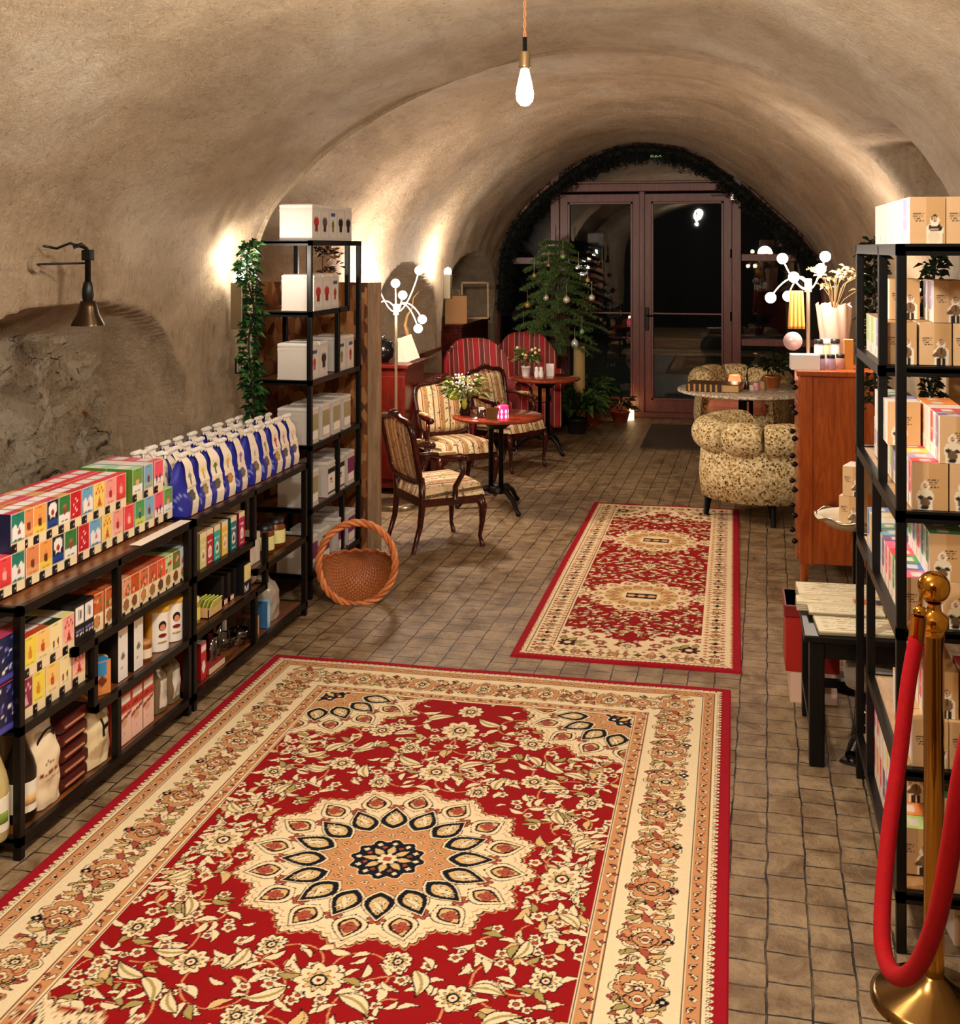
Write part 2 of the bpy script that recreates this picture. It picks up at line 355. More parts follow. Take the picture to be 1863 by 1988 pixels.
# ---------------------------------------------------------------- rugs (woven pattern laid out on the pile)
RED = np.array(hx('920c10')); RIM = np.array(hx('9c0f20')); CRM = np.array(hx('ead6ae')); TAN = np.array(hx('c98f5f')); DRK = np.array(hx('2a1210')); NAVY = np.array(hx('0f1420')); OLV = np.array(hx('a8965a')); ROSE = np.array(hx('a8503c')); GOLD = np.array(hx('d6b47a'))
class Rug:
    def __init__(s, us, vs):
        s.us, s.vs = us, vs; s.U, s.V = np.meshgrid(us, vs); s.c = np.zeros(s.U.shape + (3,)); s.c[:] = RED
    def put(s, m, col, sl=None):
        if sl is None: s.c[m] = col
        else: s.c[sl][m] = col
    def win(s, x, y, r):
        i0, i1 = np.searchsorted(s.us, [x - r, x + r]); j0, j1 = np.searchsorted(s.vs, [y - r, y + r])
        if i1 <= i0 or j1 <= j0: return None
        sl = (slice(j0, j1), slice(i0, i1)); return sl, s.U[sl] - x, s.V[sl] - y
    def flower(s, x, y, r, n=5, col=None, ol=DRK, ctr=ROSE, rot=0, ow=.004, cut=.62):
        w = s.win(x, y, r * 1.3 + ow)
        if not w: return
        sl, a, b = w; rr = np.hypot(a, b); th = np.arctan2(b, a) + rot
        e = r * (cut + (1 - cut) * np.abs(np.cos(n * th / 2)))
        s.put(rr < e + ow, ol, sl); s.put(rr < e, CRM if col is None else col, sl)
        s.put(rr < r * .34 + ow * .7, ol, sl); s.put(rr < r * .34, ctr, sl)
    def palm(s, x, y, r, rot=0, ow=.004):
        w = s.win(x, y, r * 1.4)
        if not w: return
        sl, a, b = w; ca, sa = math.cos(rot), math.sin(rot); p = a * ca + b * sa; q = -a * sa + b * ca
        rr = np.hypot(p * 1.0, q * 1.15); th = np.arctan2(q, p)
        e = r * (.72 + .28 * np.abs(np.cos(4.5 * th)))
        s.put(rr < e + ow, DRK, sl); s.put(rr < e, CRM, sl); e2 = r * (.5 + .12 * np.cos(9 * th))
        s.put(rr < e2 + ow, DRK, sl); s.put(rr < e2, GOLD, sl); s.put(np.abs(th) % (PI / 4.5) * rr < ow * .8, ROSE, sl) if False else None
        s.put(rr < r * .3 + ow, NAVY, sl); s.put(rr < r * .24, CRM, sl); s.put(rr < r * .1, RED, sl)
    def drop(s, x, y, r, rot, asp=.42, col=None, bend=0., ow=.0035, vein=None):
        w = s.win(x, y, r * 1.25 + ow)
        if not w: return
        sl, a, b = w; ca, sa = math.cos(rot), math.sin(rot); p = (a * ca + b * sa) / r; q = (-a * sa + b * ca) / r - bend * (1 - (a * ca + b * sa) ** 2 / r / r)
        h = asp * np.clip(1 - p * p, 0, 1) * (1 - .45 * p) ; inn = (np.abs(p) < 1) & (np.abs(q) < h)
        out = (np.abs(p) < 1 + ow / r) & (np.abs(q) < h + ow / r)
        s.put(out, DRK, sl); s.put(inn, CRM if col is None else col, sl)
        if vein is not None: s.put(inn & (np.abs(q) < .08), vein, sl)
    def curve(s, pts, w, col, ol=None, ow=.0025):
        for (x, y) in pts:
            q = s.win(x, y, w + ow + .002)
            if q:
                sl, a, b = q; rr = np.hypot(a, b)
                if ol is not None: m = (rr < w + ow); s.c[sl][m] = ol
        for (x, y) in pts:
            q = s.win(x, y, w + .002)
            if q: sl, a, b = q; s.c[sl][np.hypot(a, b) < w] = col
def spiral(x, y, r, a0, turns, sgn=1, n=60):
    out = []
    for i in range(n):
        t = i / (n - 1); rr = r * (1 - .72 * t); a = a0 + sgn * turns * 2 * PI * t
        out.append((x + rr * math.cos(a), y + rr * math.sin(a)))
    return out
def band(s, k, W2, L2, d0, d1, col):
    d = np.minimum(W2 - np.abs(s.U), L2 - np.abs(s.V)); s.put((d >= d0) & (d < d1), col)
def border(s, W2, L2, d, period, k=1.):
    """run motifs round all four sides at distance d; yields x, y, angle, index"""
    out = []
    for side in range(4):
        if side < 2:
            n = max(2, int(round((2 * (L2 - d)) / period))); n += n % 2
            for i in range(n + 1): out.append(((1 if side else -1) * (W2 - d), -(L2 - d) + 2 * (L2 - d) * i / n, 0 if side else PI, i))
        else:
            n = max(2, int(round((2 * (W2 - d)) / period))); n += n % 2
            for i in range(1, n): out.append((-(W2 - d) + 2 * (W2 - d) * i / n, (1 if side == 3 else -1) * (L2 - d), PI / 2 if side == 3 else -PI / 2, i))
    return out
def medal(s, x, y, r, full=True, k=16, ow=.004):
    w = s.win(x, y, r * 1.12)
    if not w: return
    sl, a, b = w; rr = np.hypot(a, b); th = np.arctan2(b, a); ph = (th * k / (2 * PI)) % 1 - .5
    tri = np.abs(((th * k / (2 * PI)) % 1) - .5) * 2
    edge = r * (.86 + .12 * tri + .03 * np.abs(np.cos(th * k * 3)))
    s.put(rr < edge + .012, TAN, sl); s.put(rr < edge + .006, DRK, sl); s.put(rr < edge, CRM, sl)
    s.put((rr < edge - .016) & (rr > edge - .020), TAN, sl)
    s.put(rr < r * .50, TAN, sl)
    s.put(np.abs(rr - r * .49) < .003, CRM, sl)
    P = 2 * PI / k
    for i in range(k):                                       # outer diamonds
        t = P * (i + .0); cx, cy = x + r * .80 * math.cos(t), y + r * .80 * math.sin(t)
        s.drop(cx, cy, r * .135, t, .74, CRM, ow=.004); s.drop(cx, cy, r * .105, t, .66, DRK, ow=.001); s.drop(cx, cy, r * .09, t, .6, GOLD, ow=.001); s.flower(cx, cy, r * .055, 4, ROSE, ow=.002)
        t2 = t + P / 2; cx, cy = x + r * .70 * math.cos(t2), y + r * .70 * math.sin(t2)
        s.flower(cx, cy, r * .055, 6, ROSE, ow=.003, ctr=CRM)
    for i in range(k):                                       # navy ringed petals
        t = P * (i + .5); cx, cy = x + r * .555 * math.cos(t), y + r * .555 * math.sin(t)
        s.drop(cx, cy, r * .17, t, .60, CRM, ow=.003); s.drop(cx, cy, r * .15, t, .58, NAVY, ow=.001)
        s.drop(cx, cy, r * .105, t, .55, GOLD, ow=.001)
        for q in (-.5, 0, .5): s.drop(cx + r * .01 * math.cos(t), cy + r * .01 * math.sin(t), r * .075, t + q, .22, CRM, ow=.0015)
    for i in range(k):
        t = P * i; s.flower(x + r * .36 * math.cos(t), y + r * .36 * math.sin(t), r * .028, 4, GOLD, ow=.002)
        t = P * (i + .5); s.flower(x + r * .31 * math.cos(t), y + r * .31 * math.sin(t), r * .022, 4, CRM, ow=.002)
    e = r * (.235 + .018 * np.cos(th * 12)); s.put(rr < e + .004, CRM, sl); s.put(rr < e, NAVY, sl)
    for i in range(12):
        t = PI / 6 * i; s.flower(x + r * .195 * math.cos(t), y + r * .195 * math.sin(t), r * .02, 4, CRM, ow=0, ctr=CRM)
    for i in range(8):
        t = PI / 4 * i; s.drop(x + r * .115 * math.cos(t), y + r * .115 * math.sin(t), r * .055, t, .45, GOLD, ow=.001)
        s.flower(x + r * .15 * math.cos(t + .39), y + r * .15 * math.sin(t + .39), r * .018, 4, ROSE, ow=.001)
    s.flower(x, y, r * .075, 8, CRM, ow=.002)
def big_rug(us, vs, W2, L2):
    s = Rug(us, vs); rnd = random.Random(5)
    iw, il = W2 - .385, L2 - .385
    q = []
    # field: scrolling vines, mirrored left to right and front to back
    def mir(fn, x, y, *a, rot=None, **k):
        for sx in (1, -1):
            for sy in (1, -1):
                if (sx < 0 and abs(x) < 1e-6) or (sy < 0 and abs(y) < 1e-6): continue
                kk = dict(k)
                if rot is not None:
                    r = rot if sx > 0 else PI - rot
                    kk['rot'] = r if sy > 0 else -r
                fn(x * sx, y * sy, *a, **kk)
    def vine(x, y, r, a0, turns, sgn):
        for sx in (1, -1):
            for sy in (1, -1):
                P = [(p[0] * sx, p[1] * sy) for p in spiral(x, y, r, a0, turns, sgn, int(900 * r * turns) + 20)]
                s.curve(P, .0032, TAN)
        for i in range(int(turns * 9)):
            t = (i + .5) / (turns * 9); rr = r * (1 - .72 * t); a = a0 + sgn * turns * 2 * PI * t
            px, py = x + rr * math.cos(a), y + rr * math.sin(a); tg = a + sgn * PI / 2
            side = 1 if i % 2 else -1; l = .026 + .014 * rnd.random()
            rot = tg + side * .8; cx, cy = px + l * math.cos(rot), py + l * math.sin(rot)
            q.append((cx, cy, l, rot, .3 * side, rnd.random()))
    for (x, y, r, a0, tn, sg) in [(.23, .70, .17, 2.6, 1.3, 1), (.47, .86, .15, .3, 1.3, -1), (.22, 1.05, .13, -1.2, 1.2, 1), (.5, .52, .13, 1.4, 1.3, 1), (.53, .15, .12, 1.7, 1.2, -1), (.08, .56, .10, .4, 1.1, -1), (.36, 1.16, .10, 3, 1.1, 1), (.08, .86, .10, 2, 1.1, 1), (.55, .33, .09, 4, 1, -1), (.58, .72, .08, 5, 1, 1), (.56, .07, .08, 2, 1.1, 1), (.42, .40, .09, 1, 1.2, -1), (.59, .24, .07, 0, 1, -1)]:
        vine(x, y, r, a0, tn, sg)
    for cx, cy, l, rot, bend, z in q:
        if z < .72: mir(s.drop, cx, cy, l, asp=.34, col=CRM if z < .5 else GOLD, bend=bend, rot=rot, ow=.003)
        else: mir(s.flower, cx, cy, l * .62, 5, ow=.003)
    tail = [q_ for q_ in [(rnd.uniform(.02, iw), rnd.uniform(.0, il), rnd.uniform(.018, .032), rnd.uniform(0, 6.28)) for _ in range(230)] if math.hypot(q_[0], q_[1]) > .5]
    for (x, y, l, a) in tail:
        z = rnd.random()
        if z < .55: mir(s.drop, x, y, l, asp=.3, col=CRM, bend=.35, rot=a, ow=.0025)
        elif z < .8: mir(s.flower, x, y, l * .75, 5, ow=.003)
        else: mir(s.drop, x, y, l, asp=.35, col=OLV, bend=-.3, rot=a, ow=.003)
    for (x, y, r) in [(.0, .62, .075), (.0, 1.0, .085), (0, 1.19, .06), (.36, .62, .055), (.55, .0, .075), (.3, .93, .06), (.58, .5, .05), (.15, .80, .045), (.52, 1.0, .05), (.18, .5, .045)]: mir(s.palm, x, y, r, rot=PI / 2)
    for (x, y, l, a) in [(.12, .70, .06, .6), (.42, .75, .06, 2.2), (.25, .58, .055, 1.3), (.5, .68, .055, -.5), (.1, 1.1, .06, 2.6), (.4, 1.03, .06, .2), (.49, .38, .05, 1.9), (.6, .22, .05, .8), (.33, .78, .05, -1), (.2, .92, .05, 2.9), (.44, .58, .05, .1), (.28, 1.2, .05, .3)]:
        mir(s.drop, x, y, l, asp=.36, col=CRM, bend=.3, rot=a, ow=.004, vein=OLV)
    for sx in (1, -1):
        for sy in (1, -1): medal(s, iw * sx, il * sy, .455)
    medal(s, 0, 0, .47)
    # borders
    band(s, 1, W2, L2, -1, .385, CRM)
    band(s, 1, W2, L2, .33, .375, TAN)
    for d in (.328, .380, .114, .064): band(s, 1, W2, L2, d, d + .004, DRK)
    for d in (.372, .334): band(s, 1, W2, L2, d, d + .0025, CRM)
    band(s, 1, W2, L2, .118, .125, CRM)
    band(s, 1, W2, L2, .07, .112, TAN)
    for i, (x, y, a, k) in enumerate(border(s, W2, L2, .353, .05)): s.drop(x, y, .017, a + (1.0 if k % 2 else 2.1), .34, CRM, .35 if k % 2 else -.35, ow=.003); s.flower(x + .012 * math.sin(k), y + .008, .008, 4, ROSE, ow=.002)
    for i, (x, y, a, k) in enumerate(border(s, W2, L2, .091, .045)): s.drop(x, y, .015, a + (1.0 if k % 2 else 2.1), .34, CRM, .35 if k % 2 else -.35, ow=.003); s.flower(x, y, .005, 4, ROSE, ow=.002)
    for dd, ph in ((.275, 0), (.245, 1), (.205, 2), (.175, 0)):
        for (x, y, a, k) in border(s, W2, L2, dd, .036):
            z = (k * 7 + ph * 3) % 5
            s.drop(x, y, .015, a + 1.3 * z, .36, [ROSE, OLV, TAN, GOLD, CRM][z], .4 if k % 2 else -.4, ow=.0028)
    for (x, y, a, k) in border(s, W2, L2, .226, .27):
        s.flower(x, y, .078, 8, CRM, DRK, ROSE, ow=.003, cut=.8); s.flower(x, y, .066, 8, TAN, DRK, ROSE, ow=.003, cut=.8); s.palm(x, y, .042, a)
        for q_ in (-1, 1):
            tx, ty = -math.sin(a) * q_, math.cos(a) * q_
            s.drop(x + tx * .088, y + ty * .088, .026, math.atan2(ty, tx) + .5, .4, ROSE, .3, ow=.003); s.drop(x + tx * .088 + math.cos(a) * .035, y + ty * .088 + math.sin(a) * .035, .024, math.atan2(ty, tx) + 2, .4, GOLD, -.3, ow=.003)
            s.drop(x + tx * .088 - math.cos(a) * .04, y + ty * .088 - math.sin(a) * .04, .024, math.atan2(ty, tx) - 1, .4, OLV, -.3, ow=.003)
    for (x, y, a, k) in border(s, W2, L2, .226, .135):
        if k % 2:
            s.flower(x, y, .034, 4, TAN, DRK, CRM, rot=0, ow=.004, cut=.9); s.flower(x, y, .02, 4, CRM, DRK, ROSE, ow=.003)
            for q_ in (-.062, .062): s.flower(x + q_ * math.cos(a), y + q_ * math.sin(a), .016, 4, NAVY if q_ > 0 else ROSE, DRK, CRM, ow=.002)
    for (x, y, a, k) in border(s, W2, L2, .28, .068): s.drop(x, y, .014, a + 1.2 * (k % 3), .4, [ROSE, OLV, TAN][k % 3], .3, ow=.0025)
    for (x, y, a, k) in border(s, W2, L2, .165, .068): s.drop(x, y, .014, a - 1.2 * (k % 3), .4, [TAN, ROSE, OLV][k % 3], .3, ow=.0025)
    for (x, y, a, k) in border(s, W2, L2, .255, .045):
        if k % 3 != 1: s.curve([(x + .016 * math.cos(q_ + a), y + .016 * math.sin(q_ + a)) for q_ in np.linspace(0, 4.2, 22)], .0022, ROSE if k % 2 else DRK)
    for (x, y, a, k) in border(s, W2, L2, .195, .045):
        if k % 3 != 2: s.curve([(x + .016 * math.cos(q_ + a), y + .016 * math.sin(q_ + a)) for q_ in np.linspace(2, 6.2, 22)], .0022, DRK if k % 2 else TAN)
    band(s, 1, W2, L2, -1, .052, RIM)
    for (x, y, a, k) in border(s, W2, L2, .050, .026): s.flower(x, y, .0125, 3, CRM, DRK, CRM, rot=a, ow=.002, cut=.75)
    band(s, 1, W2, L2, .055, .066, CRM)
    return s
def small_rug(us, vs, W2, L2):
    s = Rug(us, vs); rnd = random.Random(11); iw, il = W2 - .19, L2 - .19
    for i in range(1000):
        x, y, l, a = rnd.uniform(0, iw), rnd.uniform(-il, il), rnd.uniform(.012, .026), rnd.choice([0, .5, -.5, PI / 2, 2.6]) + rnd.uniform(-.3, .3)
        z = rnd.random(); c = CRM if z < .55 else (GOLD if z < .8 else (ROSE if z < .9 else OLV))
        for sx in (1, -1):
            s.drop(x * sx, y, l, a if sx > 0 else PI - a, .38, c, .3 * sx, ow=.0015 if z > .3 else .003)
    for y in (-.85, 0.0, .85, 1.45, -1.45):
        for x in (0,): s.palm(x, y + .0, .05, PI / 2)
    for cy in (-.62, .62):
        w = s.win(0, cy, .44)
        sl, a, b = w; rr = np.hypot(a, b); th = np.arctan2(b, a); e = .285 * (.84 + .16 * np.abs(np.cos(8 * th)))
        for (x, l) in ((.33, .07), (-.33, .07)): s.flower(x, cy, l, 8, CRM, ROSE, GOLD); s.flower(x, cy, l * .5, 8, GOLD, DRK, CRM)
        s.put(rr < e + .006, ROSE, sl); s.put(rr < e, CRM, sl); s.put(rr < .2, GOLD, sl)
        for k in range(16):
            t = 2 * PI * k / 16; s.flower(.235 * math.cos(t), cy + .235 * math.sin(t), .024, 5, ROSE if k % 2 else OLV, TAN, CRM)
            s.drop(.16 * math.cos(t + .2), cy + .16 * math.sin(t + .2), .034, t + .2, .5, TAN, ow=.004)
        s.put(rr < .105, CRM, sl); s.put(np.maximum(np.abs(a) * .8, np.abs(b) * 1.4) < .066, DRK, sl)
        for x in (-.055, 0, .055): s.flower(x, cy, .024, 6, GOLD, ROSE, CRM)
    for sx in (1, -1):
        for sy in (1, -1):
            w = s.win(iw * sx, il * sy, .4)
            if w:
                sl, a, b = w; e = .32 * (.86 + .14 * np.abs(np.cos(8 * np.arctan2(b, a)))); m = np.hypot(a, b * 1.15) < e; s.put(m, CRM, sl)
                for k in range(5): s.flower(sx * (iw - .22 * math.cos(k * .39)), sy * (il - .2 * math.sin(k * .39)), .032, 6, ROSE, DRK, CRM)
                s.flower(sx * (iw - .05), sy * (il - .05), .05, 8, DRK, ROSE, CRM)
                for k in range(4): s.drop(sx * (iw - .13 * math.cos(.2 + k * .4)), sy * (il - .12 * math.sin(.2 + k * .4)), .03, .5 * k, .5, OLV)
    band(s, 1, W2, L2, -1, .19, CRM)
    for d in (.178, .062): band(s, 1, W2, L2, d, d + .003, DRK)
    for (x, y, a, k) in border(s, W2, L2, .12, .062):
        if k % 3 == 0: s.flower(x, y, .03, 6, TAN, DRK, ROSE); s.flower(x, y, .012, 6, CRM, DRK, ROSE)
        else: s.drop(x, y, .026, a + .1, .3, ROSE if k % 3 == 1 else OLV, 0, ow=.004); s.drop(x, y, .02, a + 1.5, .3, TAN if k % 2 else DRK, 0)
    for (x, y, a, k) in border(s, W2, L2, .165, .04): s.flower(x, y, .008, 4, ROSE, TAN, ROSE)
    for (x, y, a, k) in border(s, W2, L2, .085, .04): s.flower(x, y, .007, 4, TAN, ROSE, CRM)
    band(s, 1, W2, L2, -1, .048, RIM)
    for (x, y, a, k) in border(s, W2, L2, .048, .022): s.flower(x, y, .009, 3, CRM, TAN, CRM, ow=.001)
    return s
def rug_obj(name, s, W2, L2, loc, th, label, rz=0):
    nv, nu = s.U.shape; col = s.c.copy()
    rg = np.random.RandomState(3); col *= (1 + .10 * (rg.rand(nv, nu, 1) - .5))
    zz = th + .0012 * np.sin(s.U * 9 + s.V * 4) * 1.0
    d = np.minimum(W2 - np.abs(s.U), L2 - np.abs(s.V)); zz = np.where(d < .001, 0.0005, zz)
    V = np.stack([s.U, s.V, zz], -1).reshape(-1, 3); idx = np.arange(nv * nu).reshape(nv, nu)
    Fq = np.stack([idx[:-1, :-1], idx[:-1, 1:], idx[1:, 1:], idx[1:, :-1]], -1).reshape(-1, 4)
    me = bpy.data.meshes.new(name); me.vertices.add(len(V)); me.vertices.foreach_set('co', V.ravel().astype(np.float32))
    me.loops.add(Fq.size); me.loops.foreach_set('vertex_index', Fq.ravel().astype(np.int32)); me.polygons.add(len(Fq))
    me.polygons.foreach_set('loop_start', np.arange(0, Fq.size, 4, dtype=np.int32)); me.update(calc_edges=True)
    ca = me.color_attributes.new('Col', 'FLOAT_COLOR', 'POINT'); arr = np.ones((len(V), 4), np.float32); arr[:, :3] = col.reshape(-1, 3); ca.data.foreach_set('color', arr.ravel())
    me.materials.append(MATS['rug_pile']); o = bpy.data.objects.new(name, me); C.objects.link(o); o.location = loc; o.rotation_euler = (0, 0, rz)
    tag(o, label, 'rug'); return o
def axis(h, step, extra=None):
    a = np.arange(-h, h + 1e-6, step); a = np.clip(a, -h, h); return np.unique(np.concatenate([[-h], a, [h], extra if extra is not None else [], [-h + .0008, h - .0008]]))
W2, L2 = 1.045, 1.665
vsn = np.concatenate([np.arange(-L2, -.85, .012), np.arange(-.85, L2, .0034)]); vsn = np.unique(np.concatenate([vsn, [L2, L2 - .0008]]))
rug_obj('oriental_rug', big_rug(axis(W2, .0032), vsn, W2, L2), W2, L2, (-1.06, 3.525, 0), .009, 'large red and cream oriental rug with round medallion in the foreground')
W2, L2 = .53, 1.69
rug_obj('oriental_rug', small_rug(axis(W2, .0046), axis(L2, .0065), W2, L2), W2, L2, (-.50, 7.10, 0), .009, 'narrow red oriental runner with two medallions leading to the armchairs')
# ---------------------------------------------------------------- glazed end wall with double door
YD = 13.42
def XZ(px, py, Y=YD): p = PY(px, py, Y); return p.x, p.z
def glass(name, tint=(1, 1, 1), refl=.10):
    t = NT(name); t.n.remove(t.b); o = t.n['Material Output']
    tr = t.add('ShaderNodeBsdfTransparent'); tr.inputs[0].default_value = (*tint, 1)
    gl = t.add('ShaderNodeBsdfGlossy'); gl.inputs['Roughness'].default_value = .012
    fr = t.add('ShaderNodeFresnel'); fr.inputs[0].default_value = 1.5
    m = t.add('ShaderNodeMath', operation='ADD'); m.inputs[1].default_value = refl; t.l(fr.outputs[0], m.inputs[0])
    mx = t.add('ShaderNodeMixShader'); t.l(m.outputs[0], mx.inputs[0]); t.l(tr.outputs[0], mx.inputs[1]); t.l(gl.outputs[0], mx.inputs[2]); t.l(mx.outputs[0], o.inputs['Surface'])
    MATS[name] = t.m; return t.m
m_pane = glass('window_glass', (.9, .92, .92), .0); m_pane_top = glass('transom_glass', (.8, .82, .8), .2)
m_clear = glass('clear_glassware', (.93, .95, .94), .10)
xa, xb, xc_, xd, xe = XZ(1078, 600)[0], XZ(1087, 600)[0], XZ(1246, 600)[0], XZ(1420, 600)[0], XZ(1430, 600)[0]
zt = XZ(1250, 372)[1]; xl, xr = -2.70, 1.0
def bars(name, rects, mat_, y0, y1, parent=None, extra=None):
    mb = MB()
    for (x0, x1, z0, z1) in rects: mb.box(x0, x1, y0, y1, z0, z1, bev=.006)
    return mb.build(name, mat_, parent)
def pane(rect, parent, y=YD):
    mb = MB(); mb.box(rect[0], rect[1], y - .004, y + .004, rect[2], rect[3]); return mb.build('pane', m_pane, parent)
def leaf(name, x0, x1, handle):
    g = .095; zl = XZ(1250, 778)[1] + .02; zu = zt - .12
    o = struct(bars(name, [(x0, x0 + g, .06, zu + g), (x1 - g, x1, .06, zu + g), (x0 + g - .01, x1 - g + .01, zu, zu + g), (x0 + g - .01, x1 - g + .01, .06, .20)], m_frame, YD - .05, YD + .03))
    r = (x0 + g, x1 - g, .2, zu); pane(r, o)
    mb = MB()
    for (a0, a1, b0, b1) in ((r[0], r[0] + .02, r[2], r[3]), (r[1] - .02, r[1], r[2], r[3]), (r[0], r[1], r[3] - .02, r[3]), (r[0], r[1], r[2], r[2] + .02)): mb.box(a0, a1, YD - .065, YD - .045, b0, b1)
    mb.build('glazing_bead', m_frame, o)
    mb = MB(); zz = XZ(1250, 608)[1]; mb.box(r[0], r[1], YD - .03, YD - .015, zz - .008, zz + .008); mb.build('push_bar', m_frame, o)
    if handle:
        mb = MB(); hx_ = x0 + .045; mb.box(hx_ - .02, hx_ + .02, YD - .075, YD - .05, .98, 1.24, bev=.005); mb.tube([(hx_, YD - .07, 1.15), (hx_, YD - .12, 1.15), (hx_ + .13, YD - .12, 1.15)], .009, 8)
        mb.build('door_handle', m_black, o)
        mb = MB(); a = XZ(1380, 380); b = XZ(1422, 380); mb.tube([(a[0], YD - .14, a[1]), (b[0], YD - .10, b[1])], .008, 6); mb.box(b[0] - .03, b[0] + .05, YD - .14, YD - .05, b[1] - .06, b[1] + .06, bev=.008)
        mb.build('door_closer', mat('brushed_steel', hx('c9c4bc'), .3, .9), o)
        mb = MB()
        for q in (.35, 1.1, 1.8): mb.tube([(x1 - .01, YD - .06, q), (x1 - .01, YD - .06, q + .1)], .011, 8)
        mb.build('hinge', m_black, o)
    return o
leaf('door_1', xb, xc_ - .012, False); leaf('door_2', xc_ + .012, xd, True)
struct(bars('trim_1', [(xa - .05, xb, 0, 3.0), (xd, xd + .10, 0, 2.78), (xa, xe, zt, zt + .09), (xc_ - .03, xc_ + .03, .05, zt), (xa, xe, 0, .06)], m_frame, YD - .08, YD + .05))
def cliprect(x0, x1, z0): 
    out = []
    for i in range(25):
        x = x0 + (x1 - x0) * i / 24
        zz = max((spl(DOOR, k / 400)[1] for k in range(401) if abs(spl(DOOR, k / 400)[0] - x) < .03), default=2)
        out.append((x, zz + .06))
    return [(x1, z0), (x0, z0)] + out
def parch(name, x0, x1, z0, parent=None, m=m_pane):
    mb = MB(); mb.prism(cliprect(x0, x1, z0), YD - .004, YD + .004, ax='y'); return mb.build(name, m, parent)
w1 = struct(bars('window_1', [(xa, xe, zt + .09, zt + .12)], m_frame, YD - .06, YD + .03)); parch('pane', xa, xd + .02, zt + .09, w1, m_pane_top)
zm = XZ(1020, 506)[1]; zm2 = XZ(1500, 500)[1]; zm3 = XZ(1500, 665)[1]
w2 = struct(bars('window_2', [(xl, xa, zm - .04, zm + .04), (xl, xa, 0, .25)], m_frame, YD - .06, YD + .03)); parch('pane', xl, xa - .05, zm + .04, w2); pane((xl, xa - .05, .25, zm - .04), w2)
w3 = struct(bars('window_3', [(xd + .1, xr, zm2 - .04, zm2 + .04), (xd + .1, xr, zm3 - .04, zm3 + .04), (xd + .1, xr, 0, .25)], m_frame, YD - .06, YD + .03)); parch('pane', xd + .1, xr, zm2 + .04, w3); pane((xd + .1, xr, zm3 + .04, zm2 - .04), w3); pane((xd + .1, xr, .25, zm3 - .04), w3)
mb = MB(); mb.tube([(p[0] * 1.0, YD, p[1]) for p in [spl(DOOR, k / 60) for k in range(61)]], (.07), 4); struct(mb.build('trim_2', m_frame))
# ---- evergreen garland round the arch
m_fir = mat('dark_fir', hx('10180b'), .8, var=(30, hx('060a04')))
def needles(mb, p, d, L, n, ln, w=.0022, spread=1.0, rnd=random, col=None):
    p, d = Vector(p), Vector(d).normalized(); a = d.orthogonal().normalized(); b = d.cross(a)
    for i in range(n):
        t = i / n; q = p + d * (L * t); an = rnd.uniform(0, 2 * PI); o = a * math.cos(an) + b * math.sin(an)
        e = q + (d * rnd.uniform(.35, .8) + o * spread).normalized() * ln * rnd.uniform(.7, 1.15); s = (e - q).cross(a + b * .3).normalized() * w
        mb.poly([q - s, q + s, e + s * .4, e - s * .4], col)
rnd = random.Random(4); mb = MB(); core = []
for i in range(150):
    u = .12 + .80 * i / 149; x, z = spl(DOOR, u); cx, cz = -.85, 1.2; vx, vz = cx - x, cz - z; L = math.hypot(vx, vz)
    p = Vector((x + vx / L * .09, 13.26 + rnd.uniform(-.02, .02), z + vz / L * .09)); core.append(p)
    for k in range(13):
        d = Vector((vx / L * rnd.uniform(.1, 1.5) + rnd.uniform(-.8, .8), rnd.uniform(-.9, .3), vz / L * rnd.uniform(-.3, 1.4) + rnd.uniform(-.8, .8)))
        needles(mb, p + Vector((rnd.uniform(-.04, .04), rnd.uniform(-.04, .04), rnd.uniform(-.04, .04))), d, rnd.uniform(.06, .15), 12, .036, .005, .8, rnd)
mb.tube(core, .045, 7)
tag(mb.build('fir_garland', m_fir), 'dark evergreen garland following the arch above the glazed door', 'garland')
# ---- outdoors
mb = MB(); mb.box(-9, 9, 13.75, 30, -.12, -.03); struct(mb.build('ground', mat('night_paving', hx('4a4034'), .7, var=(9, hx('2a241c')), bump=(20, .5, .01))))
b = thing('wooden_plank', 'plain wooden plank on two legs outside behind the right door leaf', 'bench', (-.5, 16.2, 0))  # plank on legs, added for a brown band in the door glass
mb = MB(); mb.box(-1.0, 1.0, -.2, .2, .46, .51, bev=.01); mb.build('seat', m_lightwood, b)
for x in (-.8, .8): mb = MB(); mb.box(x - .04, x + .04, -.18, .18, -.03, .46); mb.build('leg', m_lightwood, b)
b = thing('building', 'dim building front with lit windows across the dark street', 'building', (0, 26, 0))
mb = MB(); mb.box(-9, 9, 0, 1, -.03, 9); mb.build('wall', mat('night_render', hx('3d3a34'), .9), b)
m_litw = mat('lit_window', hx('1a1a14'), .5, emit=(hx('ffe9a8'), .8)); m_litg = mat('lit_window_green', hx('1a1a14'), .5, emit=(hx('b8e0a0'), .9))
for i, (x, z, w, h, mm) in enumerate([(-1.55, 3.9, .5, .7, m_litg), (2.0, 4.3, .8, .5, m_litw), (-3.1, 4.0, .9, 1.2, m_litw), (3.6, 3.2, 1.2, .8, m_litg)]):
    mb = MB(); mb.box(x - w / 2, x + w / 2, -.03, -.002, z, z + h); mb.box(x - .02, x + .02, -.05, -.03, z, z + h, mi=1); mb.build('window', [mm, m_frame], b)
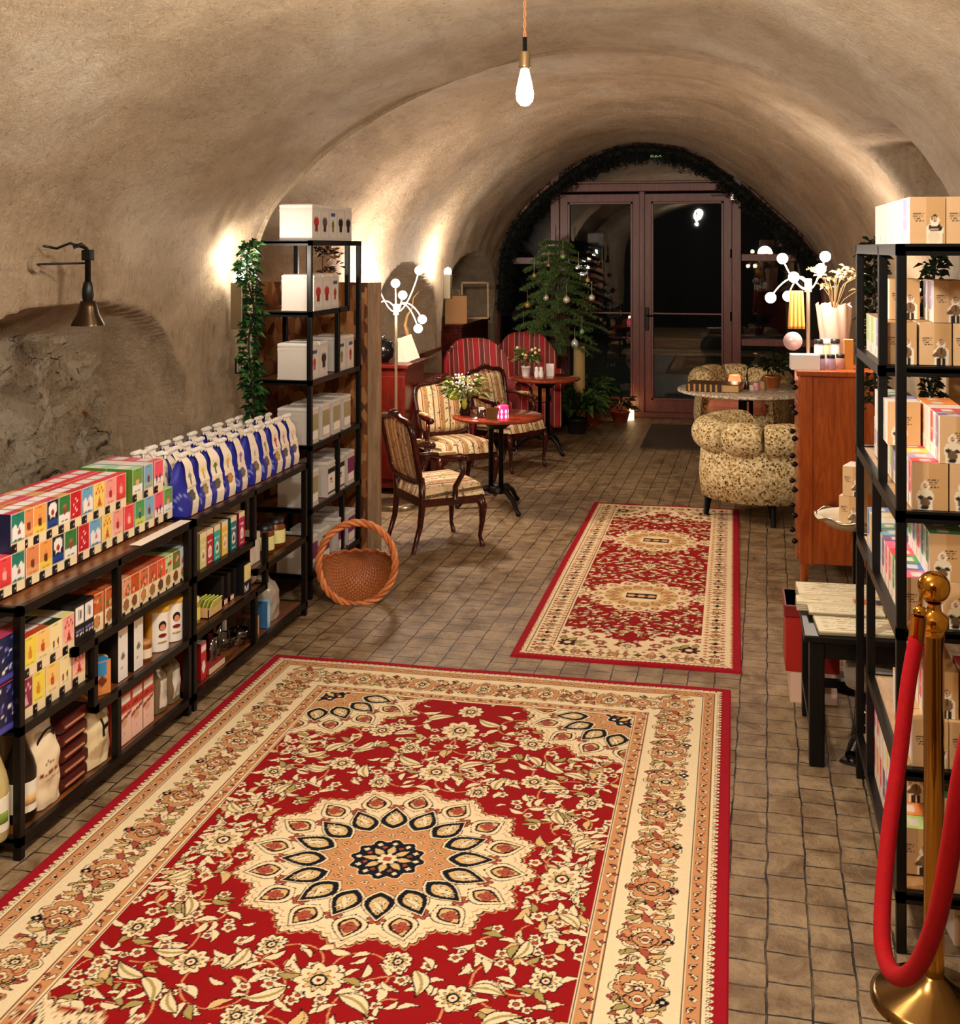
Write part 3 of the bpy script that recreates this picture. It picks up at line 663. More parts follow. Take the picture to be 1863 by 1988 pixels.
# ---- christmas tree
m_nd = mat('spruce_needles', hx('6f8a48'), .55, var=(40, hx('3f5a2a'))); m_bark = mat('bark', hx('4a3826'), .8, bump=(60, .6))
m_nd.use_backface_culling = False
TX = G(1078, 480 + 2280 * 1.92 / 12.75)
tr = thing('christmas_tree', 'slender spruce christmas tree hung with baubles before the glass door', 'tree', (TX.x, TX.y, 0))
mb = MB(); mb.tube([(0, 0, .1), (.01, 0, .8), (0, .01, 1.5), (0, 0, 2.16)], [.028, .022, .014, .004], 8); mb.build('trunk', m_bark, tr)
mb = MB(); mb.lathe([(.12, 0), (.15, .02), (.18, .26), (.16, .26), (.15, .24), (.001, .24)], 20); mb.build('pot', mat('dark_pot', hx('1d1512'), .5), tr)
mb = MB(); rnd = random.Random(9); tips = []
for ti, (z, rr, n) in enumerate([(.86, .56, 9), (.98, .50, 8), (1.10, .55, 9), (1.22, .44, 8), (1.33, .47, 9), (1.43, .38, 8), (1.53, .40, 8), (1.63, .33, 8), (1.72, .34, 7), (1.81, .28, 7), (1.90, .24, 6), (1.97, .20, 5)]):
    for k in range(n):
        a = 2 * PI * (k + rnd.random() * .6) / n + ti; L = rr * rnd.uniform(.75, 1.1); pts = []
        for q in range(9):
            t = q / 8; pts.append(Vector((math.cos(a) * L * t, math.sin(a) * L * t, z + .25 * t * L - .42 * L * t * t)))
        mb.tube(pts, [.006 * (1 - t / 9) + .001 for t in range(9)], 4)
        for q in range(2, 9):
            d = (pts[q] - pts[q - 1]); needles(mb, pts[q - 1], d, d.length, 26, .026, .0026, 1.0, rnd)
            for sg in (1, -1):
                if rnd.random() < .95:
                    sd = (d.normalized() + Vector((-math.sin(a), math.cos(a), -.15)) * sg * 1.1); l2 = .13 * L / .5 * (1.15 - q / 10) + .03
                    needles(mb, pts[q - 1], sd, l2, 34, .024, .0028, .9, rnd)
        tips.append(pts[-1])
for k in range(6):
    a = k * 1.05; needles(mb, (0, 0, 2.0), (math.cos(a) * .9, math.sin(a) * .9, .75), .2, 18, .012, .0015, .6, rnd)
needles(mb, (0, 0, 1.98), (0, 0, 1), .19, 30, .014, .0015, .8, rnd)
mb.build('foliage', m_nd, tr)
bc = [('pearl', hx('efe2cc')), ('gold', hx('d8b060')), ('green', hx('8fc07a')), ('white', hx('f4f0ea'))]
BA = [(1092, 498, .05, 2, 'small green bauble near the top of the tree'), (1059, 578, .055, 0, 'pearl bauble hanging left of the trunk'), (1099, 582, .06, 0, 'large pearl bauble hanging just right of the trunk'), (1148, 578, .055, 0, 'pearl bauble at the right edge of the tree'), (1023, 592, .055, 1, 'gold bauble at the left edge of the tree'), (1015, 634, .04, 1, 'small gold bauble at the lower left of the tree'), (1140, 544, .04, 1, 'small gold bauble at the upper right of the tree'), (1129, 644, .045, 2, 'green bauble at the lower right of the tree'), (1115, 668, .065, 3, 'large white onion bauble under the lowest branches'), (1047, 664, .04, 3, 'tiny white bell ornament under the lowest branches'), (1036, 535, .035, 1, 'tiny gold bauble at the upper left of the tree'), (1122, 518, .035, 3, 'tiny white bauble high on the right of the tree'), (1064, 515, .03, 1, 'tiny gold bauble high on the left of the tree')]
for i, (px, py, r, ci, lb) in enumerate(BA):
    Yb = TX.y - .40 + .12 * math.sin(i * 1.7) + (abs(px - 1078) / 70) * .22; p = PY(px, py, Yb); r *= .62
    ob = thing('bauble', lb, 'bauble', p, 0, 'baubles on the christmas tree')
    mb = MB(); prf = [(1e-4, -r)] + [(r * math.sin(PI * q / 10), -r * math.cos(PI * q / 10)) for q in range(1, 9)] + [(.006, r), (.006, r + .012), (1e-4, r + .012)]
    if 'onion' in lb: prf = [(a, b if b < 0 else b * 1.35) for a, b in prf]
    if 'bell' in lb: prf = [(1e-4, -r * .8), (r * .9, -r), (r * .55, .0), (r * .4, r), (1e-4, r + .01)]
    mb.lathe(prf, 16); mb.build('ball', mat('bauble_' + bc[ci][0], bc[ci][1], .22, .35), ob)
    mb = MB(); mb.tube([(0, 0, r), (0, 0, r + .14)], .0022, 4); mb.build('ribbon', mat('pale_ribbon', hx('d9cba8'), .6), ob)
# cylinder, candle, pots, mat
mb = MB(); mb.lathe([(.062, 0), (.062, .86), (.058, .86), (.058, .8), (.0001, .8)], 24); o = mb.build('pedestal_vase', mat('kraft_tube', hx('b79a62'), .8)); q = PY(1120, 700, 12.5); o.location = (q.x + .02, 12.5, 0); tag(o, 'tall beige cylinder standing behind the spruce tree, under the white onion bauble', 'vase')
def candle(px, py, r, h, body, label, flame=2.5, z0=0.0, y=None, name='candle'):
    p = PY(px, py, y) if y else G(px, py, z0); p.z = z0
    c = thing(name, label, 'candle', p); mb = MB(); mb.lathe([(r, 0), (r, h), (r * .86, h), (r * .8, h * .8), (.0001, h * .78)], 20); mb.build('holder', body, c)
    mb = MB(); mb.ball((0, 0, h * .8 + .02), .010, sc=(1, 1, 2)); mb.build('flame', mat('flame', hx('ffb060'), .5, emit=(hx('ffb060'), 60)), c)
    point(Vector(p) + Vector((0, 0, h + .05)), flame, (1, .6, .3), .02, 'candle_light'); return c
candle(1222, 806, .045, .105, mat('white_wax', hx('fff4dd'), .5, emit=(hx('ffdca0'), 1.4)), 'white tea-light candle glowing on the floor at the door', .25, y=13.1)
def leafclump(mb, c, r, n, ll, lw, rnd, up=.4, col=None, curl=.3):
    for i in range(n):
        a = rnd.uniform(0, 2 * PI); e = rnd.uniform(-.2, 1.2) * up; d = Vector((math.cos(a), math.sin(a), e)).normalized()
        p = Vector(c) + d * r * rnd.uniform(.1, .85); s = d.cross(Vector((0, 0, 1))).normalized() * lw; L = ll * rnd.uniform(.6, 1.2); m_ = p + d * L * .5 + Vector((0, 0, .1 * L)); t_ = p + d * L - Vector((0, 0, curl * L))
        cc = col[rnd.randrange(len(col))] if col else None
        mb.poly([p, m_ - s, t_], cc); mb.poly([p, t_, m_ + s], cc)
m_leafp = printmat('leaf_print', .5).m
GR = [hx('2f4a1e'), hx('1d3013'), hx('46602a'), hx('5d7434')]
def pot_plant(loc, pr, ph, potm, r, n, ll, lw, label, seed=1, cols=GR, up=.6, name='potted_plant', flowers=None, h=None):
    o = thing(name, label, 'plant', loc); mb = MB(); mb.lathe([(pr * .7, 0), (pr * .95, ph * .85), (pr, ph * .86), (pr, ph), (pr * .9, ph), (pr * .88, ph * .9), (.0001, ph * .9)], 22); mb.build('pot', potm, o)
    rnd = random.Random(seed); mb = MB(); leafclump(mb, (0, 0, ph + (h or r * .45)), r, n, ll, lw, rnd, up, cols)
    for i in range(max(6, n // 12)):
        a = rnd.uniform(0, 6.28); mb.tube([(0, 0, ph * .9), (math.cos(a) * r * .4, math.sin(a) * r * .4, ph + r * .5), (math.cos(a) * r * .8, math.sin(a) * r * .8, ph + r * rnd.uniform(.4, 1.1))], .003, 4, cols[1])
    mb.build('leaves', m_leafp, o)
    if flowers:
        mb = MB()
        for i in range(flowers[0]):
            a = rnd.uniform(0, 6.28); q = rnd.uniform(.2, .95) * r; mb.ball((math.cos(a) * q, math.sin(a) * q, ph + r * rnd.uniform(.5, 1.15)), flowers[1], flowers[2], 8)
        mb.build('flowers', 'print', o)
    return o
m_terra = mat('terracotta', hx('a8431e'), .5, var=(14, hx('7d2c12')))
p = PY(1146, 790, 12.7); pot_plant((p.x, 12.7, 0), .13, .24, m_terra, .26, 170, .16, .035, 'leafy dark plant in a terracotta pot left of the door candle', 3)
p = PY(1108, 790, 12.05); pot_plant((p.x + .06, 12.05, 0), .12, .16, mat('dark_pot', hx('1d1512'), .5), .26, 200, .2, .04, 'large dark leafy plant in a black pot behind the back table', 5)
p = PY(1203, 790, 12.95); pot_plant((p.x, 12.95, 0), .11, .12, m_terra, .14, 60, .12, .02, 'small brown wreath plant in a low terracotta dish by the left door leaf', 8, cols=[hx('4a3a1c'), hx('3a2a14'), hx('5a4a20')])
a_, b_ = G(1258, 892), G(1340, 812); mb = MB(); mb.box(-.36, .36, -.75, .75, 0, .012, bev=.004); o = mb.build('doormat', mat('brown_mat', hx('4b3a28'), .95, bump=(300, .6))); o.location = ((a_.x + b_.x) / 2 + .1, (a_.y + b_.y) / 2, 0); tag(o, 'dark brown doormat on the cobbles in front of the door', 'doormat')
# ---------------------------------------------------------------- printed packaging
class Cv:
    def __init__(s, w, h, bg): s.w, s.h = w, h; s.a = np.zeros((h, w, 3)); s.a[:] = bg; s.V, s.U = np.mgrid[0:1:h * 1j, 0:1:w * 1j]
    def rect(s, u0, u1, v0, v1, c): s.a[(s.U >= u0) & (s.U <= u1) & (s.V >= v0) & (s.V <= v1)] = c; return s
    def ell(s, u, v, ru, rv, c): s.a[((s.U - u) / ru) ** 2 + ((s.V - v) / rv) ** 2 <= 1] = c; return s
    def poly(s, pts, c):
        ins = np.zeros(s.U.shape, bool); n = len(pts)
        for i in range(n):
            (x0, y0), (x1, y1) = pts[i], pts[(i + 1) % n]
            if y0 == y1: continue
            ins ^= ((s.V >= min(y0, y1)) & (s.V < max(y0, y1)) & (s.U < (x1 - x0) * (s.V - y0) / (y1 - y0) + x0))
        s.a[ins] = c; return s
    def text(s, u0, u1, v, h, c, seed=0):
        r = random.Random(seed); u = u0
        while u < u1:
            l = r.uniform(.03, .09); s.rect(u, min(u + l, u1), v - h / 2 * r.uniform(.6, 1), v + h / 2 * r.uniform(.6, 1), c); u += l + r.uniform(.01, .03)
        return s
CREAM, WHT, BLK, NVY = hx('efdcb4'), hx('f0ece6'), hx('0c0b10'), hx('141a4a')
def pbox(name, w, d, h, front, sl, sr, top, matn='print', fold=True):
    mb = MB(); x, y = w / 2, d / 2
    def face(o, du, dv, c):
        if isinstance(c, Cv): mb.grid(o, du, dv, c.w, c.h, c.a)
        else: mb.grid(o, du, dv, 2, 2, c)
    face((-x, -y, 0), (w, 0, 0), (0, 0, h), front); face((-x, y, 0), (0, -d, 0), (0, 0, h), sl); face((x, -y, 0), (0, d, 0), (0, 0, h), sr)
    face((-x, -y, h), (w, 0, 0), (0, d, 0), top); mb.grid((x, y, 0), (-w, 0, 0), (0, 0, h), 2, 2, front if not isinstance(front, Cv) else tuple(front.a[0, 0])); mb.grid((-x, y, 0), (w, 0, 0), (0, -d, 0), 2, 2, CREAM)
    return mb.build(name, matn)
def rm(o): C.objects.unlink(o); return o       # prototype kept out of the scene, only its copies are linked
def place(o, loc, rz, label, cat, group=None):
    c = o.copy(); C.objects.link(c); c.location = loc; c.rotation_euler = (0, 0, rz); return tag(c, label, cat, group)
def yX(px, X): return PX(px, 500, X).y
def tea(c1, c2, fig, kind=0, top=None, w=.076, d=.11, h=.128, band=None, seed=0):
    f = Cv(16, 30, CREAM); f.rect(.04, .96, .27, .985, c1)
    if c2: f.rect(.04, .96, .27, .45, c2)
    if kind == 0: f.ell(.5, .56, .16, .11, fig).ell(.5, .68, .09, .05, hx('c98a68')).rect(.42, .62, .42, .5, fig)
    if kind == 1: f.poly([(.08, .6), (.3, .72), (.5, .6), (.75, .74), (.94, .62), (.94, .3), (.08, .3)], WHT).poly([(.45, .45), (.6, .62), (.72, .44)], fig)
    if kind == 2: f.ell(.5, .74, .36, .2, WHT).ell(.5, .66, .12, .09, fig).ell(.35, .55, .08, .04, WHT).ell(.65, .55, .08, .04, WHT)
    if kind == 3: f.rect(.04, .96, .27, .5, WHT).ell(.5, .58, .17, .12, fig).ell(.5, .7, .13, .05, hx('b06848'))
    if kind == 4:
        for q in range(6): f.ell(.3 + .4 * ((q * 37) % 10) / 10, .38 + .5 * q / 6, .06, .03, WHT)
    if kind == 5: f.ell(.3, .45, .07, .09, fig).ell(.66, .47, .07, .1, fig)
    if kind == 6:
        for q in range(5): f.ell(.25 + .14 * q, .72 + .1 * (q % 2), .07, .045, fig)
        f.poly([(.35, .32), (.52, .64), (.72, .32)], fig)
    f.text(.25, .75, .93, .02, tuple(v * .5 for v in c1), seed).text(.15, .7, .36, .025, BLK if kind in (0, 1, 5) else WHT, seed + 1).text(.15, .8, .31, .015, tuple(v * .6 for v in c1), 3)
    f.rect(0, .46, 0, .215, BLK).rect(.3, .36, .08, .11, WHT).rect(0, .03, .2, 1, WHT)
    s = Cv(14, 30, NVY if kind in (1, 2, 7) else tuple(v * .75 for v in c1)); 
    if kind in (1, 7): s.text(.3, .5, .6, .05, WHT, 1).text(.3, .5, .5, .05, WHT, 2).text(.35, .6, .4, .05, WHT, 3).text(.3, .6, .3, .05, WHT, 4)
    t = Cv(8, 12, top or c1); t.rect(.12, .88, .35, .8, tuple(min(1, v * .5 + .45) for v in WHT))
    return rm(pbox('tea_box', w, d, h, f, s, s, t))
TEA = {n: tea(*a) for n, a in dict(
    teal=(hx('1d7a6c'), None, hx('8d4a34'), 1, hx('c8405a')), orange=(hx('e08a52'), hx('e8a46a'), hx('7a2f1c'), 0), amber=(hx('f0a04a'), hx('f2cf4a'), hx('5c2618'), 0, hx('e0705a')),
    navy=(hx('10142c'), hx('14408a'), hx('b02a2a'), 2, hx('d84860')), gnome=(hx('2f7a3a'), None, hx('8e4030'), 3, hx('e2a070')), red=(hx('c81424'), None, hx('ffffff'), 4, hx('c84038')),
    sky=(hx('6aa6cc'), hx('2f6ea8'), hx('d070a0'), 1, hx('d8304a')), yellow=(hx('f4cf62'), None, hx('c8502c'), 6, hx('e83a3a')), pink=(hx('f09a8e'), hx('f4b4a6'), hx('a82030'), 0, hx('e84a62')),
    scarlet=(hx('e8404a'), hx('d83a3a'), hx('f4b0a0'), 0, hx('e84a5a')), green=(hx('4aa05a'), hx('c8d24a'), hx('2a5a6a'), 0, hx('bfe6c0')), meadow=(hx('6aa03a'), hx('3a8a34'), hx('e8a888'), 3, hx('aee8b4')),
    blue=(hx('7ab0d0'), hx('9fb8a0'), hx('7a3a3a'), 0, hx('f4e8da')), rose=(hx('f0566a'), WHT, hx('1c1440'), 5, hx('f07088')), lemon=(hx('f0da4a'), hx('f0e05a'), hx('d88a2a'), 0, hx('c83a20')),
    gold=(hx('f6cd74'), hx('efdca6'), hx('c84a24'), 0, hx('b84a20')), ivory=(hx('f4e4a8'), hx('f4e8b4'), hx('8a1c18'), 5, hx('26381a')), romantic=(hx('f4a89a'), hx('f4c0a4'), hx('b8282a'), 6, hx('e8dc8a')),
    plum=(hx('8a2a4a'), hx('7a2444'), hx('e8b0b8'), 6, hx('d02a5a'))).items()}
XF = -2.28; ZT = .80
def run(order, pxs, z, rowname, deep, X=XF, d=.11, w=.076):
    n = len(order)
    for r in range(deep):
        for i, (k, px) in enumerate(zip(order, pxs)):
            y = yX(px, X)
            lb = f'{k} tea box, {ORD[i]} along the {rowname}' + (', front row' if r == 0 else ', back row')
            place(TEA[k], (X - d / 2 - r * (d + .003), y + random.uniform(-.002, .002), z), PI / 2 + random.uniform(-.03, .03), lb, 'box', 'tea boxes on the low black shelves')
run(['scarlet', 'teal', 'orange', 'amber', 'navy', 'gnome', 'red', 'sky', 'yellow', 'pink', 'scarlet', 'green', 'blue', 'rose', 'meadow'], [9, 34, 63, 89, 113, 138, 162, 185, 207, 228, 250, 271, 290, 308, 326], ZT, 'lower layer on the shelf top', 2)
run(['teal', 'orange', 'amber', 'navy', 'gnome', 'red', 'sky', 'yellow', 'pink', 'scarlet', 'meadow', 'blue', 'rose'], [34, 55, 77, 101, 125, 147, 169, 192, 214, 235, 267, 288, 308], ZT + .1285, 'upper layer on the shelf top', 2)
# ---------------------------------------------------------------- low shelving units
XB = -2.545; XS = -2.18
def shelving(label, y0, y1, boards, posts, topz=.79, xf=XS, xb=XB, name='shelving_unit', pr=.0135, ends=None):
    o = thing(name, label, 'shelf', (0, y0, 0))
    for (ya, yb, z) in boards:
        mb = MB(); mb.box(xb + .012, xf - .012, ya - y0, yb - y0, z - .016, z, bev=.002); mb.build('shelf_board', m_rustic, o)
        mb = MB()
        for (a, b, c, d) in ((xf - .02, xf, ya - y0, yb - y0), (xb, xb + .02, ya - y0, yb - y0), (xb, xf, ya - y0, ya - y0 + .02), (xb, xf, yb - y0 - .02, yb - y0)): mb.box(a, b, c, d, z - .026, z + .003)
        mb.build('shelf_frame', m_black, o)
    for (y, za, zb) in posts:
        for x in (xf - pr, xb + pr):
            mb = MB(); mb.box(x - pr, x + pr, y - pr - y0, y + pr - y0, za, zb, bev=.003); mb.build('post', m_black, o)
    return o
shelving('near low black metal shelf with brown boards full of tea boxes', 3.28, 4.47, [(3.28, 4.47, .79), (3.28, 3.74, .415), (3.60, 4.47, .555), (3.73, 4.47, .314), (3.28, 4.47, .069)], [(3.295, 0, .79), (4.455, 0, .79), (3.89, .555, .79), (3.73, .314, .555), (3.89, .069, .314)])
shelving('far low black metal shelf with brown boards, topped by blue tea bags', 4.49, 5.81, [(4.49, 5.81, .79), (5.14, 5.81, .41), (4.49, 5.12, .555), (4.49, 5.27, .314), (4.49, 5.81, .069)], [(4.505, 0, .79), (5.795, 0, .79), (5.128, .555, .79), (5.27, .314, .555), (5.14, .069, .314)])
XI = -2.205
run(['lemon', 'gold', 'ivory', 'romantic'], [58, 83, 108, 132], .415 + .131, 'upper layer on the middle board', 2, XI)
run(['plum', 'lemon', 'gold', 'ivory', 'romantic'], [50, 75, 102, 127, 153], .417, 'lower layer on the middle board', 2, XI)
def deco(c, label, px, z, w=.1, h=.16, d=.12, X=XI):
    f = Cv(18, 26, c); r = random.Random(px)
    for q in range(26): f.ell(r.random(), .2 + r.random() * .75, .05, .03, [hx('8f8fd0'), WHT, hx('5a5ab8')][q % 3])
    f.rect(.1, .9, .04, .12, hx('4a4aa8')); o = rm(pbox('gift_box', w, d, h, f, f, f, hx('a83a5a'))); place(o, (X - d / 2, yX(px, X), z), PI / 2, label, 'box')
deco(hx('16204a'), 'navy patterned gift box at the very left edge, upper', 12, .075 + .50, .12, .14); deco(hx('1a1c48'), 'navy flowered gift box at the very left edge, lower', 15, .417, .12, .15)
# middle right tier (z .555): paper bags and fruit tea boxes with round pictures
def pic(c1, circ, label, px, z, w=.07, h=.135, X=XI, deep=2, top=None, d=.1, kind=0, ser=''):
    f = Cv(16, 30, CREAM); f.rect(.05, .95, .45, .98, c1); r = random.Random(px)
    for q in range(7): f.ell(r.uniform(.2, .8), r.uniform(.5, .8), .1, .06, [hx('b83a24'), hx('5a7a34'), hx('e8b48a')][q % 3])
    f.text(.2, .8, .92, .03, hx('5a2a1a'), px).ell(.42, .26, .3, .16, hx('7a5030')).ell(.42, .26, .26, .14, circ).rect(0, .3, 0, .1, BLK)
    if kind: f = Cv(16, 30, BLK); f.rect(.12, .92, .45, .93, WHT); f.text(.4, .6, .7, .3, hx('55504a'), px).text(.15, .9, .3, .06, hx('8888c8'), 2).text(.2, .9, .2, .06, WHT, 4)
    o = rm(pbox('tea_box', w, d, h, f, tuple(v * .7 for v in c1), tuple(v * .7 for v in c1), top or tuple(v * .8 for v in c1)))
    for k in range(deep): place(o, (X - d / 2 - k * (d + .004), yX(px, X), z), PI / 2 + random.uniform(-.05, .05), label + ('' if k == 0 else ', back row'), 'box', 'fruit tea boxes on the middle shelf')
Z2 = .558
for i, (px, c, ci, k) in enumerate([(155, hx('141414'), WHT, 1), (172, hx('141414'), WHT, 1), (190, hx('c85a2a'), hx('c8884a'), 0), (213, hx('c86a3a'), hx('b07a4a'), 0), (246, hx('e09a7a'), hx('9a6a44'), 0), (262, hx('c8501c'), hx('7a4a2a'), 0), (279, hx('d8704a'), hx('c88a4a'), 0), (297, hx('c85a3a'), hx('a0703a'), 0), (313, hx('e8583a'), hx('5a3a2a'), 0), (327, hx('c8d89a'), hx('8a6a3a'), 0), (342, hx('6a7a3a'), hx('6a4a2a'), 0), (356, hx('b8c4d8'), hx('8a6a4a'), 0), (370, hx('8a6a4a'), hx('a88a5a'), 0)]):
    pic(c, ci, f'{["black tea box with a white label", "brown-toned tea box with a round picture"][0 if k else 1]}, {ORD[i]} along the near middle tier', px, Z2, kind=k)
def juice(c, c2, label, px, deep=1):
    f = Cv(12, 30, c); f.rect(0, 1, .8, 1, CREAM).ell(.5, .74, .6, .12, c); f.ell(.5, .35, .3, .17, WHT).text(.15, .85, .65, .07, WHT, px).ell(.5, .33, .15, .09, c2).text(.2, .8, .08, .03, WHT, 2)
    o = rm(pbox('tea_box', .062, .2, .15, f, tuple(v * .3 for v in c), c, hx('cdb088'))); place(o, (XI - .10, yX(px, XI), Z2), PI / 2, label, 'box', 'slim packs on the far middle shelf')
for px, c, c2, lb in [(394, hx('d8cf8a'), hx('8a8a3a'), 'pale green slim pack, nearest of the six slim packs'), (407, hx('b8142c'), hx('f0a0a0'), 'red slim pack between the pale green and cyan ones'), (421, hx('2fb0a0'), hx('206a60'), 'cyan slim pack beside the red one'), (436, hx('f0c24a'), hx('d89a2a'), 'yellow slim pack in the middle of the slim packs'), (453, hx('0f7a80'), hx('0a4a50'), 'teal slim pack right of the yellow one'), (469, hx('c01c50'), hx('f0a8b8'), 'magenta slim pack, farthest of the slim packs')]: juice(c, c2, lb, px)
# blue tea pouches
def pouch(name, fc, dot, seed):
    o = bpy.data.objects.new(name, None); w, nz = .098, 22; mb = MB(); BL = hx('2a2f9c')
    def prof_(t): return (.045 if t < .5 else .045 * max(0, 1 - ((t - .5) / .5)) ** .8 + .003) + (.006 * math.sin(t * 9))
    f = Cv(14, nz * 2, hx('f2e4cc')); f.rect(0, .34, 0, .42, BL).ell(.52, .36, .26, .10, hx('2a2a28')).ell(.52, .36, .22, .085, dot); f.ell(.5, .70, .2, .05, fc).rect(.45, .55, .55, .66, tuple(v * .6 for v in fc)).text(.25, .75, .8, .02, hx('8a8070'), seed); f.rect(0, .06, .2, .6, BL)
    for sg in (-1, 1):
        o_ = len(mb.v); mb.grid((-w / 2, 0, 0), (w, 0, 0), (0, 0, .235), f.w, f.h, f.a if sg < 0 else hx('ece0cc'), True)
        for i in range(o_, len(mb.v)):
            x, y, z = mb.v[i]; t = z / .235; wv = .002 * math.sin(z * 80 + seed) * (1 if t > .2 else 0); x = x * (1 - .34 * max(0, t - .35) ** 1.3 / .57); mb.v[i] = (x * sg * -1 if sg > 0 else x, sg * prof_(t) + wv, z)
    for sg in (-1, 1):
        vs, fs, cs = [], [], []; r = random.Random(seed)
        for j in range(nz):
            t = j / (nz - 1); z = .235 * t; x = sg * w / 2 * (1 - .34 * max(0, t - .35) ** 1.3 / .57); 
            for i in range(9):
                y = -prof_(t) + 2 * prof_(t) * i / 8; tuck = -.018 * math.sin(PI * i / 8) * sstep(.3, .9, t)
                vs.append((x + sg * tuck, y, z)); cs.append(BL if not (.1 < t < .42 and r.random() < .28) else hx('9aa0e0'))
        for j in range(nz - 1):
            for i in range(8):
                q = j * 9 + i; fs.append((q, q + 1, q + 10, q + 9) if sg > 0 else (q, q + 9, q + 10, q + 1))
        mb._add(vs, fs, cs, True)
    b = mb.build('bag', 'print', None); b.parent = o; C.objects.unlink(b)
    mb = MB(); mb.cur = hx('f4efe6'); mb.box(-w * .31, w * .31, -.004, .004, .228, .262); mb.box(-w * .36, w * .36, -.012, .012, .246, .259, bev=.003); c = mb.build('seal_clip', 'print'); c.parent = o; C.objects.unlink(c)
    KID[o.name] = [b, c]; return o
PO = [pouch('tea_bag', c, d, i) for i, (c, d) in enumerate([(hx('8a8a70'), hx('4a4a38')), (hx('e8c83a'), hx('9a8a4a')), (hx('5a7a34'), hx('5a5a48')), (hx('f0c04a'), hx('c88a3a')), (hx('9a6ab0'), hx('6a6a6a')), (hx('e8e0c8'), hx('7a6a48')), (hx('7a9a4a'), hx('5a5a50')), (hx('d0284a'), hx('b89a4a')), (hx('c8a0c0'), hx('6a5a48')), (hx('e8d8d0'), hx('5a5a68'))])]
pcols = ['grey-labelled', 'yellow-labelled', 'green-labelled', 'orange-labelled', 'violet-labelled', 'plain cream', 'light green-labelled', 'red-labelled', 'lilac-labelled', 'pale']
for r in range(3):
    for i, px in enumerate([362, 389, 413, 437, 461, 487, 508, 529, 546, 563]):
        if r and False: continue
        dup(PO[i], (-2.27 - r * .105, yX(px, -2.25) + random.uniform(-.004, .004), .795), PI / 2 + random.uniform(-.08, .08), f'blue tea bag, {pcols[i]}, {ORD[i]} from the near end in the {["front", "second", "back"][r]} row', 'tea bags on the far low shelf', 'tea bag')
for r in range(2): dup(PO[2], (-2.36 - r * .1, yX(333, -2.34), .795), PI / 2 + .15, ['blue tea bag with dark green label leaning beside the last tea box', 'blue tea bag behind the dark-green-labelled one beside the tea boxes'][r], 'tea bags on the far low shelf', 'tea bag')
mb = MB(); mb.cur = hx('e8ddd0'); mb.grid((0, 0, .0), (.05, .0, 0), (.0, .42, 0), 2, 8, None, True, None, lambda u, v: .0); o = mb.build('paper_sheet', 'print_matte'); o.location = (-2.235, yX(262, -2.21), .7945); tag(o, 'white paper strip lying along the front edge of the near low shelf', 'paper')
# ---------------------------------------------------------------- assorted goods on the lower tiers
def simple(name, label, cat, px, z, X=XI, rz=PI / 2, build=None, dx=0, grp=None):
    o = thing(name, label, cat, (X + dx, yX(px, X), z), rz, grp); build(o); return o
def bottle(h, r, cb, lab, cap, mcol='print', neck=.3):
    def b(o):
        mb = MB(); mb.lathe([(r * .9, 0), (r, .01), (r, h * (.55 - neck * .1)), (r * .85, h * .62), (r * neck, h * .85), (r * neck, h * .94)], 20, col=cb); mb.build('bottle_body', 'print_foil', o)
        mb = MB(); f = lab; n = 20; mb.lathe([(r + .0012, h * .10), (r + .0012, h * .42)], 20, col=hx('f0ead8'))
        k = len(mb.v)
        for i in range(k // 2): pass
        mb.build('label', 'print_matte', o)
        mb = MB(); mb.lathe([(r * 1.01 * .9, h * .17), (r + .002, h * .18), (r + .002, h * .28), (r * .9, h * .29)], 8, col=lab, a0=-PI * .8, a1=-PI * .45); mb.build('label_print', 'print_matte', o)
        mb = MB(); mb.lathe([(r * neck * 1.15, h * .9), (r * neck * 1.15, h), (.0001, h)], 12, col=cap); mb.build('cap', 'print', o)
    return b
ZB = .073
simple('drink_bottle', 'pale yellow juice bottle with green cap in front of the shelf post, bottom shelf', 'bottle', 17, ZB, build=bottle(.33, .05, hx('d8c88a'), hx('7f9a3a'), hx('2f7a34')), dx=-.06)
simple('drink_bottle', 'pale yellow juice bottle just right of the shelf post, bottom shelf', 'bottle', 46, ZB, build=bottle(.33, .05, hx('dccb90'), hx('7f9a3a'), hx('2f7a34')), dx=-.13)
simple('drink_bottle', 'dark brown bottle with plain white label, bottom shelf', 'bottle', 70, ZB, build=bottle(.30, .052, hx('1a100a'), hx('e0b878'), hx('0c0a0a'), neck=.33), dx=-.06)
def sack(w, d, h, c, artf=None, tie=False, seed=0, matn='print'):
    def b(o):
        cv = Cv(44, 40, c)
        if artf: artf(cv)
        mb = MB()
        for sg in (-1, 1):
            k = len(mb.v); mb.grid((-w / 2, 0, 0), (w, 0, 0), (0, 0, h), 44, 40, cv.a if sg < 0 else c, True)
            for i in range(k, len(mb.v)):
                x, y, z = mb.v[i]; u = x / w * 2; t = z / h; bulge = max(0, 1 - abs(u) ** 3.0) ** .5 * (1 - max(0, (t - .55) / .45) ** 1.6 * .9)
                y = sg * d / 2 * bulge + .008 * noise.noise((x * 22, z * 22, seed + sg)); x *= (1 - .10 * max(0, t - .7) / .3 - (.5 * sstep(.72, .84, t) * (1 - sstep(.84, 1, t) * .7) if tie else 0))
                mb.v[i] = (x, y, z + .006 * noise.noise((x * 15, seed, 1)))
        mb.build('bag_body', matn, o)
        if tie: mb = MB(); mb.tube([(w * .12 * math.cos(q), d * .14 * math.sin(q), h * .82) for q in np.linspace(0, 2 * PI, 12)], .004, 5, hx('b0402a')); mb.build('tie', 'print', o)
    return b
